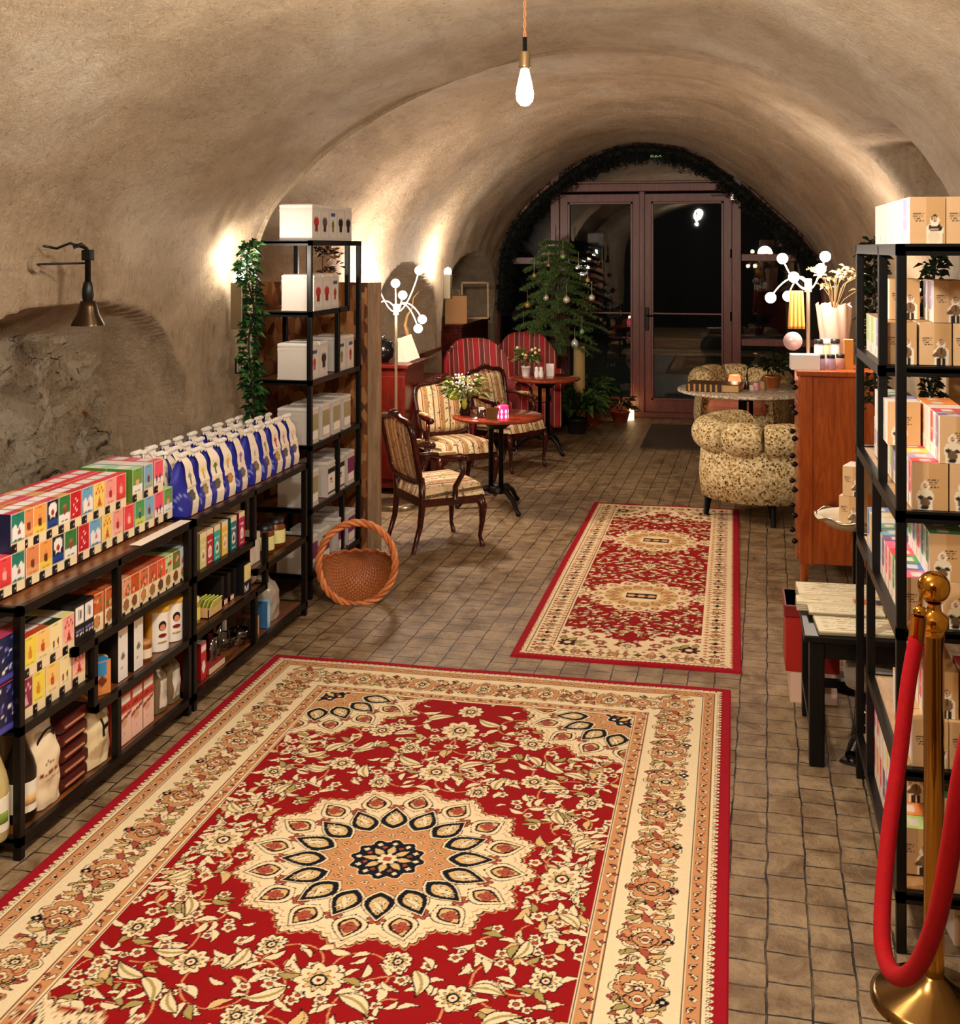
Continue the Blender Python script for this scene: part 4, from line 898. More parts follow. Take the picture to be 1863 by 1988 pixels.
def art_c(cv): cv.text(.15, .9, .42, .05, hx('8a3a20'), 5); cv.text(.3, .8, .33, .03, hx('c09a70'), 7); cv.text(.3, .7, .55, .03, hx('6a5040'), 8); cv.ell(.55, .2, .2, .1, hx('dcc8a8'))
def flour(o):
    sack(.17, .12, .26, hx('e8d6b4'), art_c, seed=3)(o); mb = MB(); mb.tube([(q * .05, -.05 + .02 * abs(q), .20 + .05 * math.cos(q * 1.5)) for q in np.linspace(-1, 1, 9)], .004, 6); mb.build('carry_loop', m_black, o)
simple('flour_bag', 'cream paper bag with dark carry loop, bottom shelf', 'bag', 107, ZB, build=flour, dx=-.07)
def foil(o):
    mb = MB(); rnd = random.Random(2)
    for k in range(5):
        q = len(mb.v); mb.box(-.085, .085, -.09, .09, k * .05, k * .05 + .045, hx('4a1410'), bev=.012)
        for i in range(q, len(mb.v)): v = mb.v[i]; mb.v[i] = (v[0] + .010 * noise.noise((v[1] * 30, k, 0)), v[1], v[2] + .008 * noise.noise((v[0] * 30, v[1] * 30, k)))
        mb.box(-.07, .05, -.094, -.088, k * .05 + .018, k * .05 + .024, hx('d88a6a'))
    mb.build('packet', 'print_foil', o)
simple('foil_packet_stack', 'stack of dark brown foil packets, bottom shelf left of the H bag', 'packet', 152, ZB, build=foil, dx=-.1)
def art_h(cv): cv.rect(.52, .59, .40, .68, BLK).rect(.76, .83, .40, .68, BLK).rect(.52, .83, .51, .57, BLK).ell(.68, .82, .12, .07, hx('5a5040')).ell(.68, .82, .08, .045, hx('d8c8a0')).ell(.5, .22, .35, .12, hx('c8b088'))
simple('snack_bag', 'cream transparent-look bag printed with a large black H, bottom shelf', 'bag', 202, ZB, build=sack(.21, .14, .225, hx('e4d2a8'), art_h, seed=5), dx=-.08)
for i, (px, lb) in enumerate([(90, 'crumpled pale cellophane bag at the back of the bottom shelf, above the flour bag'), (140, 'crumpled cellophane bag behind the dark foil packets')]):
    simple('cellophane_bag', lb, 'bag', px, ZB, X=-2.32, build=sack(.24, .12, .29, hx('b09a72'), seed=7 + i, matn='print_foil'), dx=-.1)
def art_milk(cv): cv.rect(0, 1, .62, 1, hx('c83a28')); cv.rect(.12, .88, .8, .94, WHT); cv.text(.1, .9, .70, .07, hx('7a1410'), 3); cv.text(.1, .9, .58, .05, WHT, 4); cv.poly([(.0, .5), (1, .62), (1, .56), (0, .42)], hx('8a3a2a')); cv.text(.15, .85, .2, .03, hx('a06050'), 9); cv.ell(.4, .42, .25, .07, hx('d8a888'))
cvm = Cv(16, 34, hx('f0c8b8')); art_milk(cvm)
for i, px in enumerate([248, 271, 292]):
    def carton(o):
        k = pbox('carton_body', .088, .07, .185, cvm, hx('c83a28'), hx('d8a090'), hx('c83a28')); k.parent = o
        mb = MB(); mb.lathe([(.012, .183), (.012, .198), (.0001, .198)], 10, (.01, 0, 0), hx('f0e8e0')); mb.build('cap', 'print', o)
    simple('drink_carton', ['red and white drink carton, nearest of three in a row', 'red and white drink carton, middle of three in a row', 'red and white drink carton, farthest of three in a row'][i], 'carton', px, ZB, build=carton, dx=-.045, grp='drink cartons on the bottom shelf')
def art_l(cv): cv.rect(.25, .9, .1, .62, hx('e8e2d6')); cv.text(.35, .8, .45, .02, hx('8a8070'), 5); cv.text(.35, .8, .35, .02, hx('8a8070'), 6)
for i, px in enumerate([325, 350]): simple('sweets_bag', ['tied cellophane sweets bag with white label, next to the cartons', 'tied cellophane sweets bag with white label, farther of the two'][i], 'bag', px, ZB, build=sack(.11, .09, .2, hx('7a6a50'), art_l, True, 11 + i, 'print_foil'), dx=-.06)
Z3 = .317
def canister(o):
    mb = MB(); f = []; mb.lathe([(.05, 0), (.05, .16)], 28, col=hx('f4eee4'))
    for i, v in enumerate(mb.v[:56]): pass
    mb.build('tin_body', 'print', o)
    mb = MB(); mb.lathe([(.0505, .002), (.0505, .158)], 14, col=hx('e0a028'), a0=PI * .78, a1=PI * 1.06); mb.build('yellow_panel', 'print', o)
    mb = MB(); mb.lathe([(.053, .155), (.053, .172), (.0001, .172)], 28, col=hx('e0a628')); mb.build('lid', 'print', o)
    mb = MB()
    for (ang, z, a, b, c) in ((-122, .10, .017, .02, hx('1a1210')), (-122, .094, .012, .013, hx('d88a70')), (-122, .062, .018, .008, hx('7a1c1c')), (-122, .035, .022, .004, hx('b08a60'))):
        t = R(ang); n_ = 14; rr = .0512 + .0005 * (c != hx('1a1210')); mb.poly([(rr * math.cos(t + a * math.cos(q) / .05), rr * math.sin(t + a * math.cos(q) / .05), z + b * math.sin(q)) for q in np.linspace(0, 2 * PI, n_, endpoint=False)], c)
    mb.build('portrait_print', 'print', o)
for i, px in enumerate([327, 354]): simple('cocoa_tin', ['yellow-lidded tin with a small face print, nearer of the two', 'yellow-lidded tin with a small face print, farther of the two'][i], 'tin', px, Z3, build=canister, dx=-.055)
def jar(r, h, lidc, body, lab):
    def b(o):
        mb = MB(); mb.lathe([(r * .9, 0), (r, .006), (r, h * .72), (r * .8, h * .82), (r * .8, h * .84)], 20, col=body); mb.build('jar_body', 'print_foil', o)
        mb = MB(); mb.lathe([(r * .88, h * .82), (r * .88, h), (.0001, h)], 20, col=lidc); mb.build('lid', 'print', o)
        mb = MB(); mb.lathe([(r + .001, h * .15), (r + .001, h * .62)], 20, col=lab); mb.build('label', 'print_matte', o)
    return b
for i, (px, dx) in enumerate([(297, -.04), (308, -.1), (290, -.12)]): simple('spread_jar', ['small jar of brown spread in front of the yellow-lidded tins', 'small jar of brown spread partly behind the first tin', 'small jar of brown spread beside the black gift pack'][i], 'jar', px, Z3, build=jar(.03, .075, hx('b8844a'), hx('8a4a20'), hx('f0dcc0')), dx=dx)
for i, px in enumerate([243, 273]):
    cv = Cv(14, 30, WHT); cv.text(.2, .8, .85, .03, hx('6a6a6a'), 1).ell(.5, .45, .2, .07, hx('6a7a6a')).text(.3, .7, .25, .02, hx('8a8a8a'), 2)
    o = rm(pbox('coffee_pack', .07, .08, .19, cv, BLK, hx('c8a070'), BLK)); place(o, (XI - .05, yX(px, XI), Z3), PI / 2, ['tall black pack with a white printed front, nearer of two', 'tall black pack with a white printed front, farther of two'][i], 'box')
cv = Cv(12, 20, hx('d88a4a')); cv.rect(.2, .8, .55, .95, hx('2f8ac0')).ell(.5, .4, .25, .15, hx('6a2a1c')); o = rm(pbox('biscuit_pack', .07, .05, .12, cv, CREAM, CREAM, hx('2f8ac0'))); place(o, (XI - .03, yX(205, XI), Z3), PI / 2 - .5, 'small blue and orange biscuit pack leaning at the shelf divider', 'box')
def cup(o):
    mb = MB(); mb.lathe([(.026, 0), (.036, .11), (.034, .112), (.030, .10), (.0001, .1)], 18, col=hx('e8c878')); mb.build('cup_body', 'print', o)
simple('paper_cup', 'yellow paper cup behind the blue and orange biscuit pack', 'cup', 218, Z3, build=cup, dx=-.06)
o = rm(pbox('card_box', .16, .1, .018, hx('4f7a2a'), hx('4f7a2a'), hx('4f7a2a'), hx('6a9a34'))); place(o, (XI - .14, yX(347, XI), Z3 + .173), PI / 2 + .3, 'flat green pack lying on top of the yellow-lidded tins', 'box')
# far unit, z .314 tier
def art_m(cv): cv.rect(0, 1, 0, .36, hx('0c1030')).rect(.15, .95, .42, .96, hx('f0e29a')).rect(.2, .28, .08, .28, WHT).rect(.62, .7, .08, .28, WHT).poly([(.2, .28), (.3, .28), (.45, .12), (.6, .28), (.7, .28), (.45, .04)], WHT)
cv = Cv(18, 26, hx('0c0c1c')); art_m(cv); o = rm(pbox('tea_tin_box', .09, .16, .135, cv, BLK, BLK, hx('1a1410'))); place(o, (XI - .085, yX(481, XI), Z3), PI / 2, 'black and yellow box printed with a white M', 'box')
for i, px in enumerate([468, 456, 444]): o = rm(pbox('book', .03, .14, .13, hx('0d0b0c'), hx('141012'), hx('141012'), hx('2a2018'))); place(o, (XI - .1, yX(px, XI), Z3), PI / 2, f'black slim box left of the M box, {ORD[i]} away from it', 'box', 'black slim boxes beside the M box')
def bowl(r, h, c):
    def b(o): mb = MB(); mb.lathe([(r * .45, 0), (r * .5, .004), (r * .8, h * .5), (r, h), (r * .95, h), (r * .74, h * .5), (.0001, h * .2)], 28, col=c); mb.build('bowl_body', 'print', o)
    return b
simple('bowl', 'white bowl at the end of the middle board beside the M box', 'bowl', 505, Z3, build=bowl(.055, .055, hx('e8e0d4')), dx=-.06)
def tray(o):
    mb = MB(); mb.cur = hx('d8b078'); 
    for (a, b, c, d, e, f) in ((-.07, .07, -.05, .05, 0, .004), (-.07, -.066, -.05, .05, 0, .045), (.066, .07, -.05, .05, 0, .045), (-.07, .07, -.05, -.046, 0, .04), (-.07, .07, .046, .05, 0, .055)): mb.box(a, b, c, d, e, f)
    mb.build('carton_tray', 'print_matte', o)
    mb = MB()
    for k in range(5): q = len(mb.v); mb.box(-.05, .04, -.003, .003, 0, .07, hx('b8cc4a') if k % 2 else hx('e0dc7a')); mb.xf(Matrix.Translation((0, -.035 + k * .018, .008)) @ Matrix.Rotation(.4, 4, 'X'), q)
    mb.build('sachets', 'print', o)
simple('sachet_box', 'open cardboard box holding green sachets', 'box', 422, Z3, build=tray, dx=-.06)
simple('spice_tin', 'small yellow tin standing behind the shelf post beside the sachet box', 'tin', 397, Z3, build=jar(.026, .11, hx('e8d8a0'), hx('c8a03a'), hx('f0dc6a')), dx=-.05)
o = rm(pbox('book', .16, .12, .02, hx('e8dcc8'), hx('e8dcc8'), hx('e8dcc8'), hx('8a2018'))); place(o, (XI - .09, yX(452, XI), Z3), PI / 2, 'flat red book lying behind the sachet box', 'book')
Z4 = .413
for i, (px, dx) in enumerate([(535, -.06), (556, -.06)]): simple('honey_jar', ['black-lidded jar with pale green label, nearer of two', 'black-lidded jar with pale green label, farther of two'][i], 'jar', px, Z4, build=jar(.048, .14, BLK, hx('7a4418'), hx('e4e09a')), dx=dx)
cv = Cv(12, 20, hx('f0e6d8')); cv.rect(0, 1, .75, 1, hx('ddd0bc')).text(.3, .8, .5, .02, hx('9a9080'), 3); o = rm(pbox('gift_carton', .12, .12, .14, cv, hx('1c1510'), WHT, hx('cbb898'))); place(o, (XI - .09, yX(506, XI), Z4 + .0), PI / 2, 'white square carton behind the divider post left of the honey jars', 'box')
# bottom tier of the far unit
cv = Cv(10, 20, hx('c82028')); cv.ell(.5, .35, .3, .15, WHT).rect(.1, .9, .75, .9, WHT); o = rm(pbox('red_pack', .05, .12, .16, cv, hx('8a1018'), hx('c82028'), WHT)); place(o, (XI - .07, yX(399, XI), ZB), PI / 2, 'red pack with white print just right of the middle shelf post, bottom', 'box')
def glassware(rr, h, kind=0):
    def b(o):
        mb = MB(); pr = [(rr * .8, 0), (rr, h * .1), (rr, h * .7), (rr * .45, h * .82), (rr * .5, h)] if kind == 0 else ([(rr * .7, 0), (rr, h), (rr * .94, h), (rr * .66, .01), (.0001, .01)] if kind == 1 else [(rr * .4, 0), (rr * .45, .01), (rr * .8, h * .4), (rr, h), (rr * .96, h), (rr * .75, h * .45), (.0001, .02)])
        mb.lathe(pr, 18); mb.build('glass_body', m_clear, o)
        if kind == 0: mb = MB(); mb.lathe([(rr * .5, h), (rr * .3, h * 1.02), (rr * .35, h * 1.12), (.0001, h * 1.16)], 12); mb.build('stopper', m_clear, o)
    return b
for i, (px, rr, h, k, lb, dx) in enumerate([(415, .04, .10, 0, 'glass jar nearest in the glassware group, bottom shelf', -.12), (432, .035, .13, 1, 'clear drinking glass in front of the glassware group', -.06), (448, .035, .16, 1, 'tallest clear glass in the glassware group', -.08), (470, .07, .06, 2, 'wide cut glass bowl in the glassware group', -.1), (440, .035, .15, 0, 'stoppered glass decanter at the back of the glassware group', -.19), (482, .05, .07, 2, 'small glass bowl at the far end of the glassware group', -.05)]): simple('glass_vessel', lb, 'glass', px, ZB, build=glassware(rr, h, k), dx=dx)
for i, px in enumerate([478, 489]): simple('pillar_candle', ['short white candle behind the glass bowls, nearer', 'short white candle behind the glass bowls, farther'][i], 'candle', px, ZB, build=lambda o: (lambda m: (m.lathe([(.02, 0), (.02, .09), (.0001, .09)], 14, col=WHT), m.build('wax', 'print', o)))(MB()), dx=-.15)
o = rm(pbox('book', .16, .1, .025, hx('d8c8b0'), hx('a04030'), hx('a04030'), hx('9a2a20'))); place(o, (XI - .06, yX(425, XI), ZB), PI / 2, 'flat book lying under the glassware, bottom shelf', 'book')
cv = Cv(6, 16, hx('7ac0ea')); cv.ell(.5, .5, .6, .42, hx('bfe4fa')); o = rm(pbox('bath_pack', .035, .05, .13, cv, hx('3a6a9a'), hx('7ac0ea'), hx('7ac0ea'))); place(o, (XI - .03, yX(523, XI), ZB), PI / 2, 'slim light blue pack near the far end of the bottom shelf', 'box')
o = rm(pbox('carton_box', .06, .09, .09, hx('c8a070'), hx('3a2418'), hx('8a6a48'), hx('6a3a24'))); place(o, (XI - .06, yX(503, XI), ZB), PI / 2, 'small brown carton beside the slim light blue pack', 'box')
simple('wrapped_gift_bowl', 'bowl wrapped in crinkled clear cellophane, tied at the top', 'gift', 545, ZB, build=sack(.19, .17, .22, hx('b8b0a4'), None, True, 21, 'print_foil'), dx=-.11)
# ---------------------------------------------------------------- tall rack with white tins
rk = shelving('tall black metal rack filled with white storage tins', 6.05, 6.93, [(6.05, 6.93, 1.955), (6.05, 6.70, 1.565), (6.05, 6.93, 1.19), (6.05, 6.93, .835), (6.05, 6.93, .49), (6.05, 6.93, .13)], [(6.065, 0, 1.955), (6.915, 0, 1.955), (6.70, 1.565, 1.955), (6.52, 1.19, 1.565), (6.52, .49, .835), (6.6, .13, .49)], xf=-2.25, xb=-2.60, name='storage_rack')
def tin(name, lab, figc=None, txt=True):
    o = bpy.data.objects.new(name, None); w, d, h = .128, .19, .2; mb = MB()
    for (a, z0, z1) in ((1, .008, h * .82), (1.02, 0, .008), (1.02, h * .80, h * .84), (1.0, h * .84, h * .9)): mb.box(-w / 2 * a, w / 2 * a, -d / 2 * a, d / 2 * a, z0, z1, hx('c9c2ba'))
    b = mb.build('tin_body', 'print'); b.parent = o; C.objects.unlink(b)
    mb = MB(); mb.box(-w * .515, w * .515, -d * .512, d * .512, h * .9, h * .985, hx('d6d0c8'), bev=.004); mb.box(-w * .47, w * .47, -d * .47, d * .47, h * .98, h, hx('d6d0c8'), bev=.004); l = mb.build('lid', 'print'); l.parent = o; C.objects.unlink(l)
    cv = Cv(16, 22, lab[0]); 
    if lab[1] == 'fig': cv.ell(.5, .60, .32, .22, figc).rect(.3, .7, .22, .5, tuple(v * .5 for v in figc)).ell(.5, .8, .1, .06, hx('d8b090')).rect(.55, .65, .12, .16, BLK)
    if lab[1] == 'top': cv.rect(.25, .8, .82, .96, hx('2a4a7a')).ell(.5, .5, .18, .2, figc).rect(.4, .6, .2, .4, figc)
    if lab[1] == 'tag': cv.rect(.05, .95, .03, .35, WHT).text(.2, .8, .22, .03, hx('9a9080'), 3)
    if lab[1] == 'zh': cv.rect(0, 1, .8, 1, BLK).text(.3, .6, .55, .12, BLK, 8).text(.3, .6, .42, .06, hx('a03020'), 9).rect(0, 1, 0, .06, BLK)
    mb = MB(); mb.grid((-w * .46, -d / 2 - .0012, .018), (w * .92, 0, 0), (0, 0, h * .72), cv.w, cv.h, cv.a); k = mb.build('label', 'print'); k.parent = o; C.objects.unlink(k)
    KID[o.name] = [b, l, k]; return o
EG = hx('d2ccc4')
TF = [tin('storage_tin', (EG, 'fig'), hx('b82a24')), tin('storage_tin', (EG, 'fig'), hx('5a4a4a')), tin('storage_tin', (EG, 'top'), hx('7a7048')), tin('storage_tin', (EG, 'fig'), hx('1a1a1c')), tin('storage_tin', (EG, 'top'), hx('a83a20'))]
TG = tin('storage_tin', (hx('9a9468'), 'tag')); TZ = tin('storage_tin', (WHT, 'zh')); TP = tin('storage_tin', (hx('7a2060'), 'tag'))
XR = -2.255; cn = {0: 'red figure', 1: 'grey figure', 2: 'blue banner', 3: 'black figure', 4: 'blue-red picture'}
def tins(lst, ys, z, tier, X=XR):
    for i, (t, y, what) in enumerate(zip(lst, ys, [None] * 9)):
        nm = {**{id(TF[k]): 'white tin with ' + cn[k] for k in range(5)}, id(TG): 'white tin with olive label', id(TZ): 'white tin with black lettering', id(TP): 'white tin with purple label'}[id(t)]
        dup(t, (X - .105, y, z), PI / 2, f'{nm}, {ORD[i]} from the left, {tier}', 'white tins on the tall rack', 'tin')
def ysx(*pxs): return [yX(p, XR) for p in pxs]
g = lambda n, y0=6.13: [y0 + .134 * i for i in range(n)]
tins([TF[0], TF[1], TF[2], TF[3], TF[3]], [6.17 + .137 * i for i in range(5)], 1.958, 'rack top')
tins([TF[0], TF[0], TF[4]], [6.20, 6.34, 6.48], 1.568, 'second tier of the rack')
tins([TF[4], TF[3], TF[2], TF[4]], [6.14, 6.29, 6.60, 6.76], 1.193, 'third tier of the rack')
tins([TG, TG, TG, TG], [6.14, 6.33, 6.51, 6.70], .838, 'fourth tier of the rack')
tins([TG, TZ, TZ, TP], [6.14, 6.42, 6.59, 6.77], .493, 'fifth tier of the rack')
tins([TP, TP, TP, TP], [6.13, 6.33, 6.60, 6.78], .133, 'lowest tier of the rack')

o = thing('dried_bouquet', 'dark dried leaves and brown cloth bundle hanging under the rack top', 'bouquet', (-2.42, 6.80, 1.92)); rnd = random.Random(77); mb = MB()
for k in range(9): leafclump(mb, (rnd.uniform(-.05, .05), rnd.uniform(-.22, .06), rnd.uniform(-.2, -.04)), .05, 9, .06, .018, rnd, 1, [hx('1a120c'), hx('4a2a14'), hx('7a4a24'), hx('a06a34')])
mb.tube([(0, -.1, .0), (0, -.1, -.2)], .003, 4, hx('4a2a14')); mb.build('leaves', m_leafp, o)
# ---------------------------------------------------------------- seating and tables
t = NT('striped_floral_fabric'); v = t.coord(); sx = t.add('ShaderNodeSeparateXYZ'); t.l(v, sx.inputs[0])
wv = t.add('ShaderNodeMath', operation='MULTIPLY'); wv.inputs[1].default_value = 7.5; t.l(sx.outputs[0], wv.inputs[0]); fr = t.add('ShaderNodeMath', operation='FRACT'); t.l(wv.outputs[0], fr.inputs[0])
c = t.ramp(fr.outputs[0], [(0, hx('e8d6ac')), (.2, hx('c8a070')), (.24, hx('5a4a2c')), (.30, hx('e2c89a')), (.52, hx('f0e2c0')), (.56, hx('9a4a34')), (.62, hx('d8b486')), (.68, hx('b08a50')), (.94, hx('e8d6ac'))], 'CONSTANT')
n = t.noise(v, 38, 4, .6, .8); c = t.mix(t.ramp(n, [(.36, (1, 1, 1)), (.43, (0, 0, 0))]), c, hx('40301c')); n = t.noise(v, 27, 3, .6, 1.5); c = t.mix(t.ramp(n, [(.60, (0, 0, 0)), (.64, (1, 1, 1))]), c, hx('d88a6a')); t.col(c)
t.b.inputs['Roughness'].default_value = .75; t.bump(n, .2, .003); MATS['stripe'] = t.m
t = NT('leopard_fabric'); v = t.coord(); wob = t.mix(.018, v, t.noise(v, 11, 3), 'ADD'); vo = t.add('ShaderNodeTexVoronoi'); vo.inputs['Scale'].default_value = 52; t.l(wob, vo.inputs['Vector'])
base = t.ramp(t.noise(v, 48, 4, .7), [(.40, hx('9a8048')), (.5, hx('d8c490')), (.60, hx('efe0ba'))])
ring = t.ramp(vo.outputs['Distance'], [(0, hx('1a140c')), (.24, hx('1a140c')), (.34, (.8, .65, .36)), (.5, (1, 1, 1))]); msk = t.ramp(t.noise(v, 14, 3), [(.40, (.15, .15, .15)), (.52, (1, 1, 1))])
t.col(t.mix(msk, base, t.mix(1.0, base, ring, 'MULTIPLY'))); t.b.inputs['Roughness'].default_value = .8; t.bump(vo.outputs['Distance'], .25, .004); MATS['leopard'] = t.m
t = NT('red_stripe_fabric'); v = t.coord(); sx = t.add('ShaderNodeSeparateXYZ'); t.l(v, sx.inputs[0]); wv = t.add('ShaderNodeMath', operation='MULTIPLY'); wv.inputs[1].default_value = 6.2; t.l(sx.outputs[0], wv.inputs[0]); fr = t.add('ShaderNodeMath', operation='FRACT'); t.l(wv.outputs[0], fr.inputs[0])
R1, R2, R3 = hx('a8161c'), hx('7a2a26'), hx('d8a890')
t.col(t.ramp(fr.outputs[0], [(0, R1), (.28, R3), (.31, R2), (.42, hx('5a1a1a')), (.5, R2), (.58, R3), (.61, hx('8a2c2a')), (.78, R2), (.9, R3), (.93, R1)], 'CONSTANT')); t.b.inputs['Roughness'].default_value = .7; MATS['redstripe'] = t.m
def pad(mb, w, h, d, cx=0, cz=0, y=0, n=14, pw=4.5, sgn=-1, col=None):
    """domed upholstered panel with superellipse outline, facing sgn*Y"""
    k = len(mb.v); vs = []; fs = []
    for j in range(n + 1):
        for i in range(n + 1):
            u, v_ = -1 + 2 * i / n, -1 + 2 * j / n
            m_ = max(abs(u), abs(v_)); r = (abs(u) ** pw + abs(v_) ** pw) ** (1 / pw) if m_ > 0 else 1
            s_ = m_ / r if r else 1; x, z = u * s_, v_ * s_; dome = (1 - m_ ** 4) ** .5
            vs.append((cx + x * w / 2, y + sgn * d * dome, cz + z * h / 2))
    for j in range(n):
        for i in range(n): a = j * (n + 1) + i; fs.append((a, a + 1, a + n + 2, a + n + 1))
    mb._add(vs, fs, col, True)
def armchair():
    o = bpy.data.objects.new('armchair', None); parts = []
    def add(mb, nm, m): b = mb.build(nm, m); b.parent = o; C.objects.unlink(b); parts.append(b); return b
    W_, D_ = .50, .46
    # seat
    mb = MB(); mb.prism([(-.25, -.22), (-.14, -.25), (0, -.262), (.14, -.25), (.25, -.22), (.225, .20), (-.225, .20)], .29, .345); add(mb, 'seat_rail', m_mahog)
    mb = MB(); k = len(mb.v); n = 16; vs = []; fs = []
    for j in range(n + 1):
        for i in range(n + 1):
            u, v_ = -1 + 2 * i / n, -1 + 2 * j / n; m_ = max(abs(u), abs(v_)); dome = (1 - m_ ** 5) ** .5
            vs.append((u * (.243 + .008 * -v_) , v_ * .215 - .02 - .025 * (1 - u * u) * (v_ < 0) * -v_, .34 + .10 * dome))
    fs = [(j * (n + 1) + i, j * (n + 1) + i + 1, (j + 1) * (n + 1) + i + 1, (j + 1) * (n + 1) + i) for j in range(n) for i in range(n)]
    mb._add(vs, fs, None, True); add(mb, 'seat', MATS['stripe'])
    # back: frame loop with crest
    tilt = .22
    def bp(u, z): return (u, .20 + (z - .45) * tilt, z)
    loop = [bp(-.205, .45), bp(-.225, .52), bp(-.232, .62), bp(-.245, .74), bp(-.232, .80), bp(-.19, .825), bp(-.10, .83), bp(-.05, .85), bp(0, .858), bp(.05, .85), bp(.10, .83), bp(.19, .825), bp(.232, .80), bp(.245, .74), bp(.232, .62), bp(.225, .52), bp(.205, .45), bp(.1, .432), bp(0, .428), bp(-.1, .432)]
    mb = MB(); mb.tube(loop, .021, 8, closed=True)
    for u in (-.05, 0, .05): mb.ball(bp(u, .855 + (.012 if u == 0 else 0)), .022, n=10)
    add(mb, 'back_frame', m_mahog)
    for sg, nm in ((-1, 'backrest'), (1, 'back_panel')):
        mb = MB(); pad(mb, .435, .37, .035 if sg < 0 else .014, 0, .635, 0, sgn=sg, pw=6); mb.xf(Matrix.Translation((0, .20 - .45 * tilt, 0)) @ Matrix(((1, 0, 0, 0), (0, 1, tilt, 0), (0, 0, 1, 0), (0, 0, 0, 1)))); add(mb, nm, MATS['stripe'])
    for sx_ in (-1, 1):
        mb = MB(); mb.tube([(sx_ * .225, .25, .62), (sx_ * .25, .14, .625), (sx_ * .27, .02, .60), (sx_ * .265, -.06, .595), (sx_ * .255, -.09, .585)], [.014, .017, .021, .023, .02], 8); mb.ball((sx_ * .255, -.095, .585), .024, n=10)
        mb.tube([(sx_ * .262, -.05, .58), (sx_ * .275, -.07, .50), (sx_ * .26, -.02, .41), (sx_ * .235, -.03, .33)], [.015, .017, .018, .02], 8); add(mb, 'arm', m_mahog)
        mb = MB(); mb.box(sx_ * .262 - .02, sx_ * .262 + .02, -.02, .10, .612, .635, bev=.009); add(mb, 'arm_pad', MATS['stripe'])
        mb = MB(); mb.tube([(sx_ * .222, -.205, .33), (sx_ * .24, -.225, .26), (sx_ * .228, -.225, .16), (sx_ * .215, -.215, .07), (sx_ * .22, -.235, .0)], [.030, .028, .018, .012, .016], 8); add(mb, 'leg', m_mahog)
        mb = MB(); mb.tube([(sx_ * .205, .19, .47), (sx_ * .205, .18, .32), (sx_ * .205, .20, .16), (sx_ * .21, .25, 0)], [.020, .024, .018, .014], 8); add(mb, 'leg', m_mahog)
    KID[o.name] = parts; return o
AC = armchair()
def face(f): return math.atan2(f[0], -f[1])
dup(AC, (-1.90, 7.40, 0), face((.78, .63)), 'striped armchair seen from behind, nearest of the carved wooden armchairs', 'carved armchairs with striped upholstery', 'chair')
dup(AC, (-2.13, 8.95, 0), face((.62, -.78)), 'striped armchair facing the camera behind the round table with the bouquet', 'carved armchairs with striped upholstery', 'chair')
dup(AC, (-1.93, 10.08, 0), face((.86, -.5)), 'striped armchair farthest back, between the two round bistro tables', 'carved armchairs with striped upholstery', 'chair')
def wingchair(loc, rz, label, cush=False):
    o = thing('wing_chair', label, 'chair', loc, rz, 'red striped easy chairs'); S = MATS['redstripe']
    mb = MB(); mb.box(-.31, .31, -.30, .26, .12, .36, bev=.03); mb.build('seat_base', S, o)
    mb = MB(); mb.box(-.24, .24, -.32, .18, .35, .47, bev=.045); mb.build('seat_cushion', mat('orange_cushion', hx('c8582c'), .7, var=(9, hx('e09050'))) if cush else S, o)
    mb = MB(); vs = []; n = 18
    for (yo, ins) in ((0, 0), (.13, .0)):
        for j in range(13):
            z = .30 + .72 * j / 12; wdt = .33 * (1 - .28 * max(0, (j - 8) / 4) ** 2) - (.03 if j < 3 else 0)
            for i in range(n + 1):
                u = -1 + 2 * i / n; zz = z - (.09 * abs(u) ** 4 * (j / 12) ** 3); vs.append((u * wdt, .12 + yo + (z - .3) * .26 - .10 * u * u, zz))
    m_ = n + 1; q = 13 * m_; fs = []
    for j in range(12):
        for i in range(n): a = j * m_ + i; fs += [(a, a + 1, a + m_ + 1, a + m_), (q + a, q + a + m_, q + a + m_ + 1, q + a + 1)]
    for i in range(n): a = 12 * m_ + i; fs.append((a, a + 1, q + a + 1, q + a))
    for j in range(12):
        a = j * m_; fs.append((a, a + m_, q + a + m_, q + a)); a += n; fs.append((a, q + a, q + a + m_, a + m_))
    mb._add(vs, fs, None, True); mb.build('backrest', S, o)
    for sx_ in (-1, 1):
        mb = MB(); mb.box(sx_ * .33 - .055, sx_ * .33 + .055, -.31, .2, .10, .56, bev=.03); mb.tube([(sx_ * .345, -.325, .55), (sx_ * .345, .2, .58)], .075, 14); mb.build('arm', S, o)
        for y in (-.26, .22): mb = MB(); mb.tube([(sx_ * .27, y, .12), (sx_ * .275, y * 1.04, 0)], [.025, .016], 8); mb.build('leg', m_mahog, o)
wingchair((-2.38, 11.05, 0), face((.45, -.9)), 'red striped easy chair with orange cushion, left of the other')
wingchair((-2.12, 11.95, 0), face((.15, -1)), 'red striped easy chair standing behind the table with the white pot', True)
